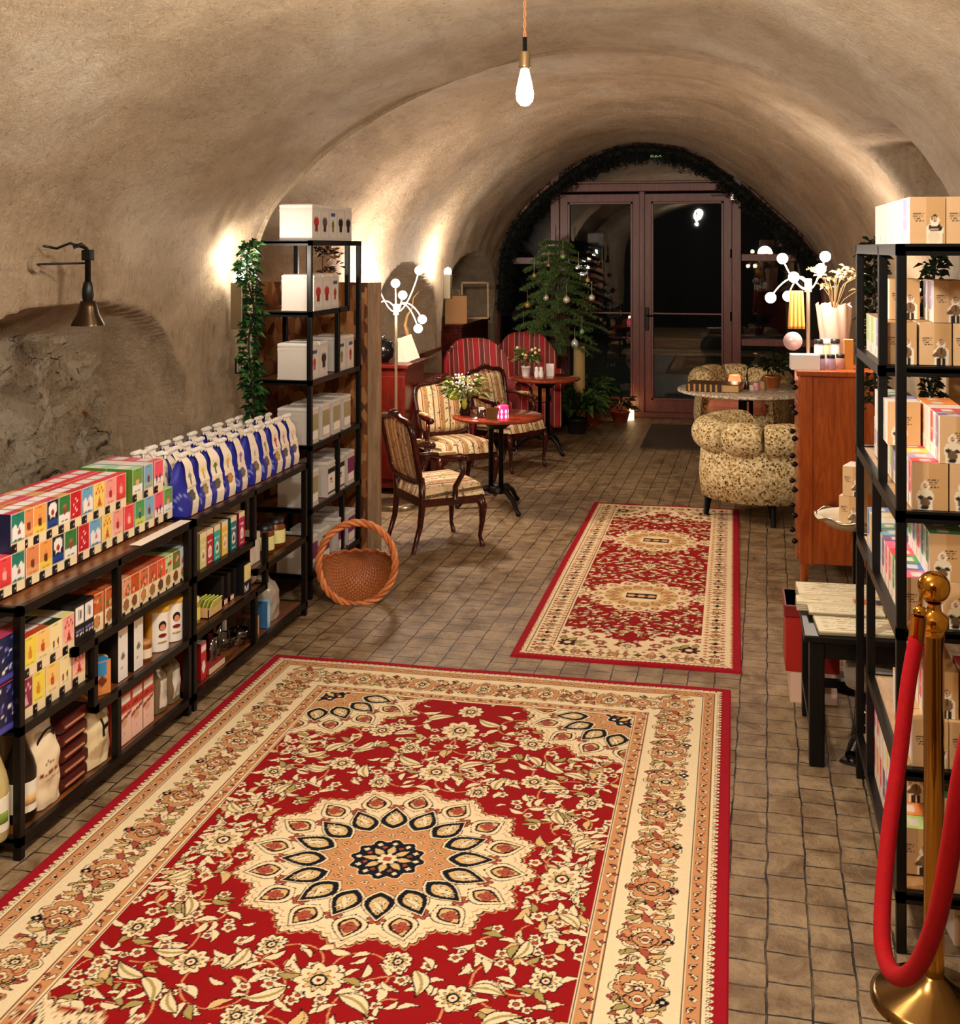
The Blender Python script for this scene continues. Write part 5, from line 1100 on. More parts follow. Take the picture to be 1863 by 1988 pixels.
def tub(loc, rz, label, cushcol, sc=1.1):
    o = thing('tub_chair', label, 'chair', loc, rz, 'leopard print tub chairs'); S = MATS['leopard']; o.scale = (sc, sc, 1.02 if sc == 1.1 else sc)
    def path(a, rx=.30, ry=.27): return Vector((rx * math.sin(a) * (1.06 if abs(a) > 1.4 else 1), ry * math.cos(a) if abs(a) < PI / 2 else (PI / 2 - abs(a)) * .42, 0))
    A = 2.35; mb = MB(); n = 44; vs = []; fs = []; prof_ = [(.06, .15), (.075, .3), (.06, .50), (-.07, .50), (-.075, .3), (-.06, .15)]
    for i in range(n + 1):
        a = -A + 2 * A * i / n; p = path(a); q = path(a + .01) - path(a - .01); q.normalize(); nx = Vector((-q.y, q.x, 0))
        for (d, z) in prof_: vs.append(p + nx * d + Vector((0, 0, z)))
    for i in range(n):
        for j in range(6): a = i * 6 + j; b = i * 6 + (j + 1) % 6; fs.append((a, b, b + 6, a + 6))
    fs += [tuple(range(6)), tuple(n * 6 + 5 - j for j in range(6))]; mb._add(vs, fs, None, True); mb.build('backrest', S, o)
    cuts = [-A, -1.45, -.62, .12, .80, 1.5, A]
    for a0, a1 in zip(cuts[:-1], cuts[1:]):
        pts = []; rs = []; m_ = 14
        for i in range(m_ + 1):
            a = a0 + .02 + (a1 - a0 - .04) * i / m_; p = path(a, .315, .29); e = .93 + .07 * math.sin(PI * i / m_) if 1 < i < m_ - 1 else (.90 if i in (1, m_ - 1) else .74); pts.append(p + Vector((0, 0, .575))); rs.append((.108 * e, .118 * e))
        mb = MB(); mb.tube(pts, rs, 16); mb.build('roll_cushion', S, o)
    mb = MB(); mb.box(-.27, .27, -.36, .20, .15, .34, bev=.04); mb.build('seat_base', S, o)
    mb = MB(); mb.box(-.24, .24, -.37, .17, .33, .45, bev=.05); mb.build('seat_cushion', cushcol, o)
    for sx_ in (-1, 1):
        for y in (-.30, .20): mb = MB(); mb.tube([(sx_ * .23, y, .17), (sx_ * .245, y * 1.06, 0)], [(.032, .032), (.018, .018)], 6); mb.build('leg', m_black, o)
m_salm = mat('salmon_cushion', hx('d87a5a'), .7, var=(12, hx('e8a080')))
tub((.15, 8.62, 0), face((.52, .85)), 'leopard print tub chair seen from behind at the end of the runner', m_salm)
tub((.06, 11.45, 0), face((-.1, -1)), 'leopard print tub chair with salmon cushion behind the marble table', m_salm, 1.13)
def bistro(x, y, r, h, label, n=3, rot=0, top=m_table):
    o = thing('bistro_table', label, 'table', (x, y, 0), rot, None); mb = MB(); mb.lathe([(r * .96, h - .028), (r, h - .02), (r, h - .006), (r - .008, h), (.0001, h)], 48); mb.build('tabletop', top, o)
    mb = MB()
    for k in range(3): a = k * 2 * PI / 3; mb.tube([(.05 * math.cos(a), .05 * math.sin(a), .12), (.05 * math.cos(a), .05 * math.sin(a), h - .03)], .018, 8)
    mb.lathe([(.075, .12), (.075, .16), (.05, .18), (.0001, .18)], 16); mb.lathe([(.06, h - .1), (.13, h - .04), (.13, h - .028), (.0001, h - .028)], 16); mb.build('column', m_black, o)
    for k in range(n):
        a = k * 2 * PI / n; c_, s_ = math.cos(a), math.sin(a); mb = MB(); mb.tube([(c_ * .04, s_ * .04, .15), (c_ * .13, s_ * .13, .145), (c_ * .22, s_ * .22, .10), (c_ * .275, s_ * .275, .035), (c_ * .30, s_ * .30, .012)], [.024, .022, .018, .016, .018], 8); mb.ball((c_ * .30, s_ * .30, .018), .018, n=8); mb.build('foot', m_black, o)
    return o
T1 = (-1.70, 8.46); T2 = (-1.74, 10.92); T3 = (.09, 10.2)
bistro(*T1, .335, .69, 'round cherry bistro table on black iron legs with a bouquet and red candle', rot=-.85)
bistro(*T2, .33, .70, 'round cherry bistro table farther back with a white flower pot', rot=-.85)
t = NT('terrazzo_marble'); v = t.coord(); vo = t.add('ShaderNodeTexVoronoi'); vo.inputs['Scale'].default_value = 60; t.l(v, vo.inputs['Vector']); t.col(t.mix(t.ramp(t.noise(v, 40, 5), [(.45, (0, 0, 0)), (.55, (1, 1, 1))]), hx('e8dcc8'), t.mix(.6, hx('c8b498'), vo.outputs['Color'], 'MULTIPLY'))); t.b.inputs['Roughness'].default_value = .15; MATS['marble'] = t.m
bistro(*T3, .57, .72, 'round speckled marble table on black iron base between the tub chairs', 4, .4, t.m)
# ---- things on the tables
def onT(T, px, py, z, r=.27):
    p = G(px, py, z); d = Vector((p.x - T[0], p.y - T[1], 0)); 
    if d.length > r: d *= r / d.length
    return Vector((T[0] + d.x, T[1] + d.y, z))
p = onT(T1, 902, 805, .69); o = thing('flower_vase', 'dark vase with a bouquet of fir, white blossoms and green fruit on the near table', 'flowers', p)
mb = MB(); mb.lathe([(.035, 0), (.042, .02), (.03, .07), (.04, .10), (.036, .10), (.0001, .03)], 20); mb.build('vase', mat('dark_glass', hx('1c1410'), .15), o)
rnd = random.Random(31); mb = MB(); leafclump(mb, (0, 0, .16), .16, 90, .10, .02, rnd, .9, [hx('6a7a3a'), hx('8a9a4a'), hx('4a5a2a'), hx('a8b060')]); mb.build('leaves', m_leafp, o)
mb = MB()
for k in range(14): a = rnd.uniform(0, 6.28); needles(mb, (0, 0, .12), (math.cos(a), math.sin(a), rnd.uniform(.2, 1.1)), .2, 40, .03, .002, .9, rnd, hx('5a7040'))
mb.build('fir_sprigs', 'print', o)
mb = MB()
for k in range(60): a = rnd.uniform(0, 6.28); q = rnd.uniform(.02, .13); mb.ball((math.cos(a) * q, math.sin(a) * q, rnd.uniform(.16, .30)), .009, hx('eee4d8'), 6)
mb.build('blossoms', 'print', o)
mb = MB(); mb.ball((-.07, -.06, .14), .035, hx('a8c03a'), 12, sc=(1.3, 1, .8)); mb.ball((.01, -.07, .09), .026, hx('98a838'), 12, sc=(.8, .8, 1.7)); mb.build('fruit', 'print', o)
p = onT(T1, 976, 815, .69, .24); o = thing('candle_holder', 'glowing pink-red patterned glass candle holder on the near table', 'candle', p)
mb = MB(); mb.lathe([(.036, 0), (.04, .004), (.04, .10), (.036, .10), (.036, .01), (.0001, .01)], 24); mb.build('glass', mat('red_glow_glass', hx('d01040'), .3, emit=(hx('ff2050'), 1.6)), o)
mb = MB()
for k in range(8):
    a = 2 * PI * k / 8; rr = .0408
    for z in (.025, .06): mb.poly([(rr * math.cos(a - .22), rr * math.sin(a - .22), z), (rr * math.cos(a), rr * math.sin(a), z - .018), (rr * math.cos(a + .22), rr * math.sin(a + .22), z), (rr * math.cos(a), rr * math.sin(a), z + .018)])
mb.build('diamond_pattern', mat('pink_glow', hx('ffb0c0'), .4, emit=(hx('ffc0c8'), 2)), o)
point(p + Vector((0, 0, .13)), .6, (1, .4, .3), .02)
p = onT(T1, 952, 818, .69, .25); mb = MB(); mb.cur = hx('6e5426'); mb.box(-.045, .045, -.02, .02, 0, .004); k = len(mb.v); mb.box(-.045, .045, -.002, .002, 0, .09); mb.xf(Matrix.Rotation(.25, 4, 'X'), k); o = mb.build('menu_card', 'print_matte'); o.location = p; o.rotation_euler = (0, 0, .2); tag(o, 'brown standing card left of the red candle on the near table', 'card')
p = onT(T1, 930, 812, .69, .2); o = thing('sugar_jar', 'small clear jar of white sachets between bouquet and brown card', 'jar', p); mb = MB(); mb.lathe([(.03, 0), (.032, .06), (.029, .06), (.028, .005), (.0001, .005)], 18); mb.build('glass', m_clear, o)
mb = MB(); mb.cur = WHT; [mb.box(-.018 + .009 * k, -.012 + .009 * k, -.014, .014, .006, .075) for k in range(4)]; mb.build('sachets', 'print_matte', o)
p = onT(T2, 1020, 730, .70, .22); pot_plant(p, .048, .095, mat('white_ceramic', hx('f2ece2'), .3), .15, 140, .07, .016, 'white pot with a bushy green plant and pale flowers on the back table', 12, cols=[hx('4a5a2c'), hx('6a7a3c'), hx('8a8a4a')], up=.9, name='flower_pot', flowers=(12, .016, hx('e8d09a')))
for i, (px, lb) in enumerate([(1041, 'left white shaker on the back table'), (1050, 'right white shaker on the back table')]):
    p = onT(T2, px, 732, .70, .2); o = thing('shaker', lb, 'shaker', p, 0, 'white shakers on the back table'); mb = MB(); mb.lathe([(.02, 0), (.024, .03), (.016, .07), (.018, .09), (.0001, .10)], 14, col=WHT); mb.build('shaker_body', 'print', o)
p = onT(T2, 1067, 730, .70, .24); mb = MB(); mb.cur = WHT; mb.grid((-.036, 0, 0), (.072, 0, 0), (0, .03, .115), 2, 2); mb.grid((.036, .06, 0), (-.072, 0, 0), (0, -.03, .115), 2, 2); mb.box(-.02, .02, .012, .014, .04, .046, hx('9a8a80')); o = mb.build('menu_card', 'print_matte'); o.location = p; o.rotation_euler = (0, 0, .2); tag(o, 'white folded menu card on the back table', 'card')
# marble table
p = onT(T3, 1385, 758, .72, .42); o = thing('old_book', 'thick antique leather book with gilt spine lying on the marble table', 'book', p, -.15)
mb = MB(); mb.box(-.20, .22, -.12, .12, 0, .06, hx('c8a468')); mb.build('pages', 'print_matte', o)
mb = MB(); mb.box(-.21, .225, -.125, .125, .06, .068, hx('5a3a1c'), bev=.003); mb.box(-.21, .225, -.125, .125, 0, .006, hx('4a2c14')); mb.box(-.21, .08, -.135, -.122, 0, .068, hx('3a2212'), bev=.004)
for k in range(6): mb.box(-.19 + k * .045, -.175 + k * .045, -.140, -.133, .004, .064, hx('c89a50'))
mb.build('cover', 'print', o)
p = onT(T3, 1425, 748, .72, .3); o = thing('candle_holder', 'small glowing orange-red glass candle on the marble table', 'candle', p); mb = MB(); mb.lathe([(.04, 0), (.055, .04), (.045, .09), (.042, .09), (.0001, .02)], 20); mb.build('glass', mat('orange_glow_glass', hx('e04020'), .3, emit=(hx('ff5a38'), 1.8)), o); point(p + Vector((0, 0, .1)), .8, (1, .5, .3), .02)
p = onT(T3, 1449, 756, .72, .4); o = thing('small_bottle', 'small dark conical bottle on the marble table', 'bottle', p); mb = MB(); mb.lathe([(.03, 0), (.032, .01), (.012, .07), (.008, .13), (.0001, .131)], 16); mb.build('bottle_body', mat('dark_glass', hx('1c1410'), .15), o)
for i, (px, h, c_) in enumerate([(1467, .06, hx('e8a8b8')), (1480, .07, hx('b08a60')), (1458, .04, hx('f0e8dc'))]):
    p = onT(T3, px, 757, .72, .42); mb = MB(); mb.lathe([(.02, 0), (.02, h), (.0001, h)], 14, col=c_); o = mb.build('votive', 'print'); o.location = p; tag(o, ['pink votive glass between bottle and potted plant', 'brown votive glass beside the potted plant', 'low white votive next to the dark conical bottle'][i], 'candle')
p = onT(T3, 1500, 752, .72, .45); pot_plant(p, .07, .10, mat('copper_pot', hx('b06a38'), .3, .6), .17, 150, .08, .018, 'dark green plant in a copper pot on the marble table', 17, cols=[hx('1c2a12'), hx('2a3a1a'), hx('14200c')], up=.8)
# ---------------------------------------------------------------- pine chest of drawers
cx0, cx1, cy0, cy1, ch = .365, .80, 6.95, 7.55, 1.215
o = thing('pine_cabinet', 'tall stained pine chest of drawers with dark knobs at the right', 'cabinet', (cx0, cy0, 0)); w_, d_ = cx1 - cx0, cy1 - cy0
mb = MB(); mb.box(.02, w_ - .01, .015, d_ - .015, .11, ch - .03); mb.build('body', m_pine, o)
mb = MB(); mb.box(-.02, w_ + .01, -.02, d_ + .02, ch - .03, ch, bev=.006); mb.build('top', m_pine, o)
for (a, b) in ((0, 0), (w_ - .07, 0), (0, d_ - .05), (w_ - .07, d_ - .05)): mb = MB(); mb.prism([(a, b), (a + .07, b), (a + .07, b + .05), (a, b + .05)], .11, ch - .03); mb.tube([(a + .03, b + .025, .12), (a + .018, b + .025, 0)], [.034, .02], 4); mb.build('leg', m_pine, o)
for k in range(7):
    mb = MB(); z0 = .13 + k * .15; mb.box(-.004, .03, .06, d_ - .06, z0, z0 + .14, bev=.003); dr = mb.build('drawer', m_pine, o)
    for yy in (.16, d_ - .16): mb = MB(); mb.ball((-.022, yy, z0 + .07), .017, n=10); mb.tube([(-.02, yy, z0 + .07), (0, yy, z0 + .07)], .007, 6); mb.build('knob', m_black, dr)
zc = ch
def atc(px, Y, z=ch): q = PY(px, 700, Y); return Vector((q.x, Y, z))
o = rm(pbox('white_box', .16, .12, .085, WHT, hx('e8dcd4'), WHT, WHT)); place(o, atc(1561, 7.05), .05, 'plain white box at the corner of the pine cabinet top', 'box')
for i, (px, Y, cc) in enumerate([(1592, 7.04, hx('b8a0b8')), (1612, 7.06, hx('b8a0b8')), (1630, 7.10, hx('c09080'))]):
    o = thing('scented_jar', ['lilac jar with dark lid beside the white box on the pine cabinet', 'lilac jar with dark lid, middle one on the pine cabinet', 'rosy jar with dark lid, rightmost on the pine cabinet'][i], 'jar', atc(px, Y)); mb = MB(); mb.lathe([(.025, 0), (.027, .005), (.027, .06), (.022, .065)], 18, col=cc); mb.build('jar_body', 'print', o); mb = MB(); mb.lathe([(.024, .065), (.024, .085), (.0001, .085)], 18, col=BLK); mb.build('lid', 'print', o)
for i, (px, Y) in enumerate([(1588, 7.16), (1602, 7.18), (1620, 7.2)]):
    o = thing('cosmetic_bottle', ['white bottle behind the first lilac jar', 'white bottle behind the second lilac jar', 'white bottle behind the rosy jar'][i], 'bottle', atc(px, Y)); mb = MB(); mb.lathe([(.026, 0), (.026, .13), (.018, .14)], 16, col=[WHT, hx('d8dcb8'), WHT][i]); mb.build('bottle_body', 'print', o); mb = MB(); mb.lathe([(.027, .14), (.027, .165), (.0001, .165)], 16, col=BLK if i != 1 else WHT); mb.build('cap', 'print', o)
o = thing('paper_wrapped_vase', 'tall vase wrapped in pale pink paper holding dried flowers on the pine cabinet', 'vase', atc(1618, 7.36)); mb = MB(); vs = []; fs = []; n = 40
for j in range(20):
    z = .36 * j / 19
    for i in range(n): a = 2 * PI * i / n; r_ = (.07 + .03 * (j / 19)) * (1 + .07 * math.sin(a * 9 + z * 12) * (j / 19 + .3)); vs.append((r_ * math.cos(a), r_ * math.sin(a), z + (.015 * math.sin(a * 5) if j == 19 else 0)))
fs = [(j * n + i, j * n + (i + 1) % n, (j + 1) * n + (i + 1) % n, (j + 1) * n + i) for j in range(19) for i in range(n)]; mb._add(vs, fs, hx('c8aa98'), True); mb.build('wrapping', 'print_matte', o)
rnd = random.Random(41); mb = MB()
for k in range(16): a = rnd.uniform(0, 6.28); q = rnd.uniform(.05, .22); e = Vector((math.cos(a) * q, math.sin(a) * q, rnd.uniform(.45, .58))); mb.tube([(0, 0, .3), (e.x * .4, e.y * .4, e.z - .06), e], .002, 4, hx('8a6a44')); mb.ball(e, .014, rnd.choice([hx('c8a878'), hx('a88860'), hx('e0cca8')]), 6); leafclump(mb, e, .03, 5, .05, .012, rnd, .6, [hx('a89068'), hx('c8b088')])
mb.build('dried_flowers', 'print', o)
o = thing('round_mirror', 'small round pink vanity mirror on the pine cabinet below the lamp', 'mirror', atc(1538, 7.18)); mb = MB(); mb.lathe([(.0001, -.006), (.055, -.006), (.055, .006), (.0001, .006)], 32, (0, 0, .15), axis='y'); mb.build('mirror_disc', mat('pink_mirror', hx('d8b8b8'), .25, .2), o); mb = MB(); mb.tube([(0, 0, 0), (0, 0, .10)], .005, 6); mb.lathe([(.04, 0), (.04, .008), (.0001, .01)], 20); mb.build('stand', m_black, o)
o = rm(pbox('amber_bottle', .05, .05, .17, hx('d8923c'), hx('d8923c'), hx('e8b070'), hx('f0d8a8'))); place(o, atc(1646, 7.12), 0, 'amber and white carton at the right of the pine cabinet top', 'box')
# ---------------------------------------------------------------- many-armed globe lamps
m_white_metal = mat('cream_metal', hx('e8dcc4'), .35, .2); m_globe = mat('lit_globe', hx('fff0dd'), .4, emit=(hx('ffe8c8'), 9)); m_steel = mat('satin_nickel', hx('b0a48c'), .25, .95)
def globelamp(x, y, ztop, arms, label, w=9, z0=0.):
    o = thing('globe_lamp', label, 'lamp', (x, y, z0)); ztop -= z0
    R0 = .165 if z0 == 0 else .055; mb = MB(); mb.lathe([(R0, 0), (R0, .035), (R0 - .01, .042), (.0001, .045)], 40); mb.build('base', m_steel, o)
    mb = MB(); mb.tube([(0, 0, .04), (0, 0, ztop)], .011, 10); mb.tube([(0, 0, ztop - .05), (0, 0, ztop + .03)], .022, 10); mb.build('pole', m_white_metal, o)
    for (px, py, drop, lit) in arms:
        e = PY(px, py, y + random.uniform(-.10, .10)) - Vector((x, y, z0)); m1 = Vector((e.x * .25, e.y * .25, ztop + (-.06 if e.z > ztop else .10))); m2 = Vector((e.x * .75, e.y * .75, (ztop - .06 + e.z) / 2 if e.z > ztop else max(e.z + .10, ztop)))
        P = [Vector((0, 0, ztop - .02)), m1, m2, e]; cv = []
        for i in range(13):
            t_ = i / 12; cv.append(P[0] * (1 - t_) ** 3 + P[1] * 3 * t_ * (1 - t_) ** 2 + P[2] * 3 * t_ * t_ * (1 - t_) + P[3] * t_ ** 3)
        mb = MB(); mb.tube(cv, .005, 6); a_ = mb.build('arm', m_white_metal, o); mb = MB(); mb.ball(e, .033, n=16); mb.build('globe', m_globe if lit else mat('unlit_globe', hx('e8e0d4'), .3), a_)
    c_ = Vector((x, y, ztop + z0)); point(c_ + Vector((.05, -.22, .12)), w, (1, .84, .70), .12); return o
pA = G(768, 985); globelamp(pA.x, pA.y, 1.47, [(724, 525, 0, 1), (813, 525, 0, 1), (767, 550, 0, 1), (781, 573, 0, 1), (819, 620, 0, 1), (811, 638, 0, 1), (717, 610, 0, 0)], 'cream floor lamp with curved arms and glowing globes left of the armchairs', 42)
pB = PY(1553, 600, 7.36); globelamp(pB.x + .045, 7.36, 1.70, [(1518, 502, 0, 1), (1495, 578, 0, 1), (1529, 575, 0, 1), (1540, 538, 0, 1), (1592, 522, 0, 1), (1601, 498, 0, 1)], 'cream table lamp with curved arms and glowing globes on the pine cabinet', 22, ch)
o = thing('yellow_scarf', 'pale yellow cloth hanging from the lamp arms at the right', 'cloth', (pB.x - .03, 7.28, 0)); mb = MB(); vs = []; n = 24
for j in range(12):
    for i in range(n): u = -1 + 2 * i / (n - 1); vs.append((u * .036 * (1 + j * .03), .010 * math.sin(u * 12), 1.66 - .23 * j / 11))
mb._add(vs, [(j * n + i, j * n + i + 1, (j + 1) * n + i + 1, (j + 1) * n + i) for j in range(11) for i in range(n - 1)], hx('d09a48'), True); so = mb.build('cloth', 'print_matte', o); md = so.modifiers.new('solid', 'SOLIDIFY'); md.thickness = .006
# ---------------------------------------------------------------- basket
m_wick = printmat('wicker', .45).m
bp_ = G(690, 1172); o = thing('wicker_basket', 'round wicker basket with a tall hoop handle beside the rack', 'basket', (bp_.x, bp_.y + .02, 0), R(17)); Rr = .205; cz = .215
mb = MB(); 
for s_ in range(3):
    pts = [((Rr + .011 * math.cos(9 * a + s_ * 2.09)) * math.cos(a), -.02 + .011 * math.sin(9 * a + s_ * 2.09), cz + (Rr + .011 * math.cos(9 * a + s_ * 2.09)) * math.sin(a) * 1.08) for a in np.linspace(0, 2 * PI, 120, endpoint=False)]
    mb.tube(pts, .0105, 6, hx('e08a50') if s_ else hx('c8703c'), closed=True)
mb.build('hoop_handle', m_wick, o)
mb = MB(); vs = []; cs = []; nu, nv = 120, 44; rnd = random.Random(3)
for j in range(nv + 1):
    s_ = (j / nv) * PI / 2
    for i in range(nu + 1):
        a = PI + PI * i / nu; wv_ = .006 * (1 if (i // 3 + j // 2) % 2 else -1) ; r_ = (Rr - .004) * math.cos(s_ * .97) + wv_
        vs.append((r_ * math.cos(a), -.01 + (.27 + wv_) * math.sin(s_), cz + r_ * 1.05 * math.sin(a) * (1 if True else 0) + .0)); q = .72 + .42 * (1 if (i // 3 + j // 2) % 2 else -1) * .6 + rnd.uniform(-.1, .1); b_ = hx('c87438'); cs.append(tuple(max(.02, v_ * q) for v_ in b_))
mb._add(vs, [(j * (nu + 1) + i, j * (nu + 1) + i + 1, (j + 1) * (nu + 1) + i + 1, (j + 1) * (nu + 1) + i) for j in range(nv) for i in range(nu)], cs, True)
b2 = mb.build('woven_bowl', m_wick, o); md = b2.modifiers.new('solid', 'SOLIDIFY'); md.thickness = .008
mb = MB(); mb.tube([((Rr) * math.cos(a), -.01 + .27 * -math.sin(a) * -1 if False else -.01 + .27 * math.sin(a), cz + .006 * math.sin(20 * a)) for a in np.linspace(0, PI, 60)], .010, 6, hx('b05c2c')); mb.build('back_rim', m_wick, o)
# ---------------------------------------------------------------- right rack with kraft boxes
KX0, KX1, KY0, KY1 = .43, .84, 3.36, 4.46
def rackR():
    o = thing('display_rack', 'tall black metal rack full of kraft tea boxes at the right edge', 'shelf', (KX0, KY0, 0)); w, d = KX1 - KX0, KY1 - KY0; pr = .0135; mid = .5
    def board(ya, yb, z):
        mb = MB(); mb.box(.012, w - .012, ya, yb, z - .018, z - .001, bev=.002); mb.build('shelf_board', m_lightwood, o)
        mb = MB()
        for q in ((0, .022, ya, yb), (w - .022, w, ya, yb), (0, w, ya, ya + .022), (0, w, yb - .022, yb)): mb.box(*q, z - .028, z + .004)
        mb.build('shelf_frame', m_black, o)
    for (ya, yb, z) in ((0, d, 1.925), (mid - .1, d, 1.555), (0, d, 1.20), (0, d, .88), (0, d - .35, .50), (0, d, .165)): board(ya, yb, z)
    for y, za, zb in ((pr, 0, 1.925), (d - pr, 0, 1.925), (mid - .08, 1.2, 1.925), (mid + .08, .88, 1.2), (d - .36, .165, .88)):
        for x in (pr, w - pr): mb = MB(); mb.box(x - pr, x + pr, y - pr, y + pr, za, zb, bev=.003); mb.build('post', m_black, o)
rackR()
KR = hx('c9a06c'); KR2 = hx('d8b284')
def kraft(kind, spine, top=None, d=.13, h=.128, w=.092):
    f = Cv(30, 40, KR); f.rect(.0, .48, 0, 1, KR2); dk = hx('2a1c14'); sk = hx('d8b896')
    tx = .10 if kind != 2 else .45
    f.text(tx, tx + .2, .68, .012, hx('7a5a3c'), 1).text(tx - .03, tx + .32, .64, .035, dk, 2).text(tx, tx + .25, .585, .02, hx('6a4a30'), 3).text(tx + .02, tx + .2, .54, .035, dk, 4).text(tx + .06, tx + .3, .49, .035, dk, 5)
    f.text(.06, .4, .3, .012, hx('a07c50'), 6).text(.06, .36, .24, .012, hx('a07c50'), 7)
    X0 = {0: .70, 1: .68, 2: .36}[kind]; wh = hx('efe4cc')
    f.ell(X0, .50, .13, .11, wh).ell(X0, .28, .25, .17, wh).rect(X0 - .22, X0 + .22, 0, .2, wh)
    f.ell(X0, .54, .09, .08, dk if kind == 0 else (wh if kind == 2 else hx('8a6a50'))).ell(X0, .515, .075, .065, sk)
    f.rect(X0 - .04, X0 + .01, .53, .54, dk).rect(X0 - .02, X0 + .03, .485, .493, hx('7a3a2a'))
    if kind == 0: f.ell(X0 + .02, .34, .20, .085, dk).ell(X0, .40, .10, .03, wh).rect(X0 - .12, X0 + .1, .30, .33, sk).ell(X0 - .02, .14, .17, .14, hx('e0d0b4'))
    if kind == 1: f.ell(X0, .29, .17, .13, hx('7a5c40')).ell(X0 - .17, .24, .10, .05, hx('6a4a30')).rect(X0 - .13, X0 - .02, 0, .16, dk).rect(X0 + .03, X0 + .13, 0, .16, dk).rect(X0 - .02, X0 + .02, .26, .42, dk)
    if kind == 2: f.ell(X0, .33, .19, .12, hx('e8dcc0')).ell(X0 - .12, .26, .08, .05, dk).ell(X0 + .13, .25, .08, .04, dk).ell(X0, .16, .13, .12, hx('6a543c')).ell(X0, .05, .12, .035, dk)
    s = Cv(20, 30, hx('f0e6da')); s.rect(.10, .62, .3, .97, spine).text(.15, .55, .6, .04, WHT, 3).text(.2, .5, .5, .04, WHT, 4).rect(.10, .14, .04, .24, BLK).text(.3, .8, .12, .02, hx('9a8a80'), 6).rect(.66, .9, .4, .9, tuple(min(1, v * .5 + .4) for v in spine))
    t = Cv(14, 12, top or KR); 
    if top: t.rect(.3, .6, .2, .8, hx('e0d4c4'))
    return rm(pbox('kraft_tea_box', w, d, h, f, s, KR, t))
SP = dict(white=hx('e4dcd4'), lime=hx('b8d47a'), lilac=hx('b0a0c8'), blue=hx('3a78c0'), red=hx('e05058'), pink=hx('f06a90'), teal=hx('1f8a90'), green=hx('3f9a5a'), plum=hx('7a3a7a'), cyan=hx('4ab0c8'), yellow=hx('f0cc50'), orange=hx('f0904a'))
CACHE = {}
def KB(kind, sp, top, d): 
    k = (kind, sp, top, d)
    if k not in CACHE: CACHE[k] = kraft(kind, SP[sp], SP[sp] if top else None, d)
    return CACHE[k]
def stackR(tier, z, x, y0, d, seq, kind, row, h=.128, top=True):
    for i, sp in enumerate(seq):
        place(KB(kind, sp, top, d), (x, y0 + d / 2 + i * (d + .004), z), random.uniform(-.02, .02), f'kraft box with {sp} side, {row}, {ORD[i]} from the front, {tier}', 'box', 'kraft tea boxes on the right rack')
stackR('rack top', 1.93, .515, 3.40, .13, ['lilac', 'white', 'white', 'white', 'white', 'white'], 0, 'left column', top=False)
stackR('rack top', 1.93, .612, 3.40, .13, ['white', 'white', 'lilac'], 0, 'middle column', top=False); stackR('rack top', 1.93, .71, 3.40, .13, ['white', 'white'], 0, 'right column', top=False)
stackR('upper half tier', 1.56, .50, 3.80, .13, ['white', 'lilac', 'lime', 'lime'], 1, 'left column', top=False); stackR('upper half tier', 1.56, .60, 3.80, .13, ['white', 'white'], 1, 'second column', top=False); stackR('upper half tier', 1.56, .697, 3.80, .13, ['white'], 1, 'third column', top=False)
stackR('upper half tier', 1.69, .64, 3.80, .10, ['lilac', 'lilac'], 1, 'upper right column', top=False); stackR('upper half tier', 1.69, .53, 3.95, .13, ['lime'], 1, 'upper left column', top=False)
stackR('second tier', 1.205, .52, 3.38, .078, ['red', 'lilac', 'yellow', 'red', 'lilac', 'lime', 'white', 'white', 'lime', 'green', 'lilac'], 2, 'bottom left column'); stackR('second tier', 1.205, .616, 3.38, .078, ['white', 'red'], 2, 'bottom middle column'); stackR('second tier', 1.205, .713, 3.38, .078, ['white'], 2, 'bottom right column')
stackR('second tier', 1.334, .59, 3.38, .078, ['lilac', 'red', 'white', 'orange', 'orange'], 2, 'upper column'); stackR('second tier', 1.334, .49, 3.66, .078, ['white', 'lilac', 'green', 'white'], 2, 'upper left column')
stackR('third tier', .885, .50, 3.40, .078, ['pink', 'blue', 'green', 'red', 'pink', 'plum', 'cyan', 'green', 'white', 'yellow', 'blue'], 0, 'bottom left column'); stackR('third tier', .885, .598, 3.38, .078, ['white', 'teal'], 2, 'bottom middle column'); stackR('third tier', .885, .695, 3.38, .078, ['white', 'white'], 2, 'bottom right column')
stackR('third tier', 1.014, .565, 3.38, .078, ['green', 'teal', 'red', 'blue', 'green'], 2, 'upper column')
stackR('fourth tier', .505, .52, 3.38, .078, ['white', 'red', 'white', 'yellow', 'white'], 0, 'bottom left column', top=False); stackR('fourth tier', .505, .616, 3.38, .078, ['white', 'white'], 0, 'bottom middle column', top=False); stackR('fourth tier', .505, .713, 3.38, .078, ['white'], 0, 'bottom right column', top=False)
stackR('fourth tier', .634, .55, 3.40, .078, ['red', 'white', 'red', 'white'], 1, 'upper left column', top=False); stackR('fourth tier', .634, .65, 3.38, .078, ['orange', 'red'], 1, 'upper right column')
stackR('bottom tier', .17, .50, 3.46, .078, ['lime', 'orange', 'yellow', 'blue', 'plum', 'red', 'orange', 'pink', 'yellow', 'pink', 'red'], 1, 'left column'); stackR('bottom tier', .17, .60, 3.38, .078, ['white', 'green'], 0, 'middle column'); stackR('bottom tier', .299, .60, 3.38, .078, ['green', 'red', 'white'], 0, 'upper column')
stackR('bottom tier', .299, .50, 3.62, .078, ['blue', 'yellow', 'white', 'white', 'red', 'pink'], 1, 'upper left column')
place(KB(0, 'white', False, .13), (.63, 3.50, 0), .1, 'kraft box standing on the floor under the right rack', 'box')
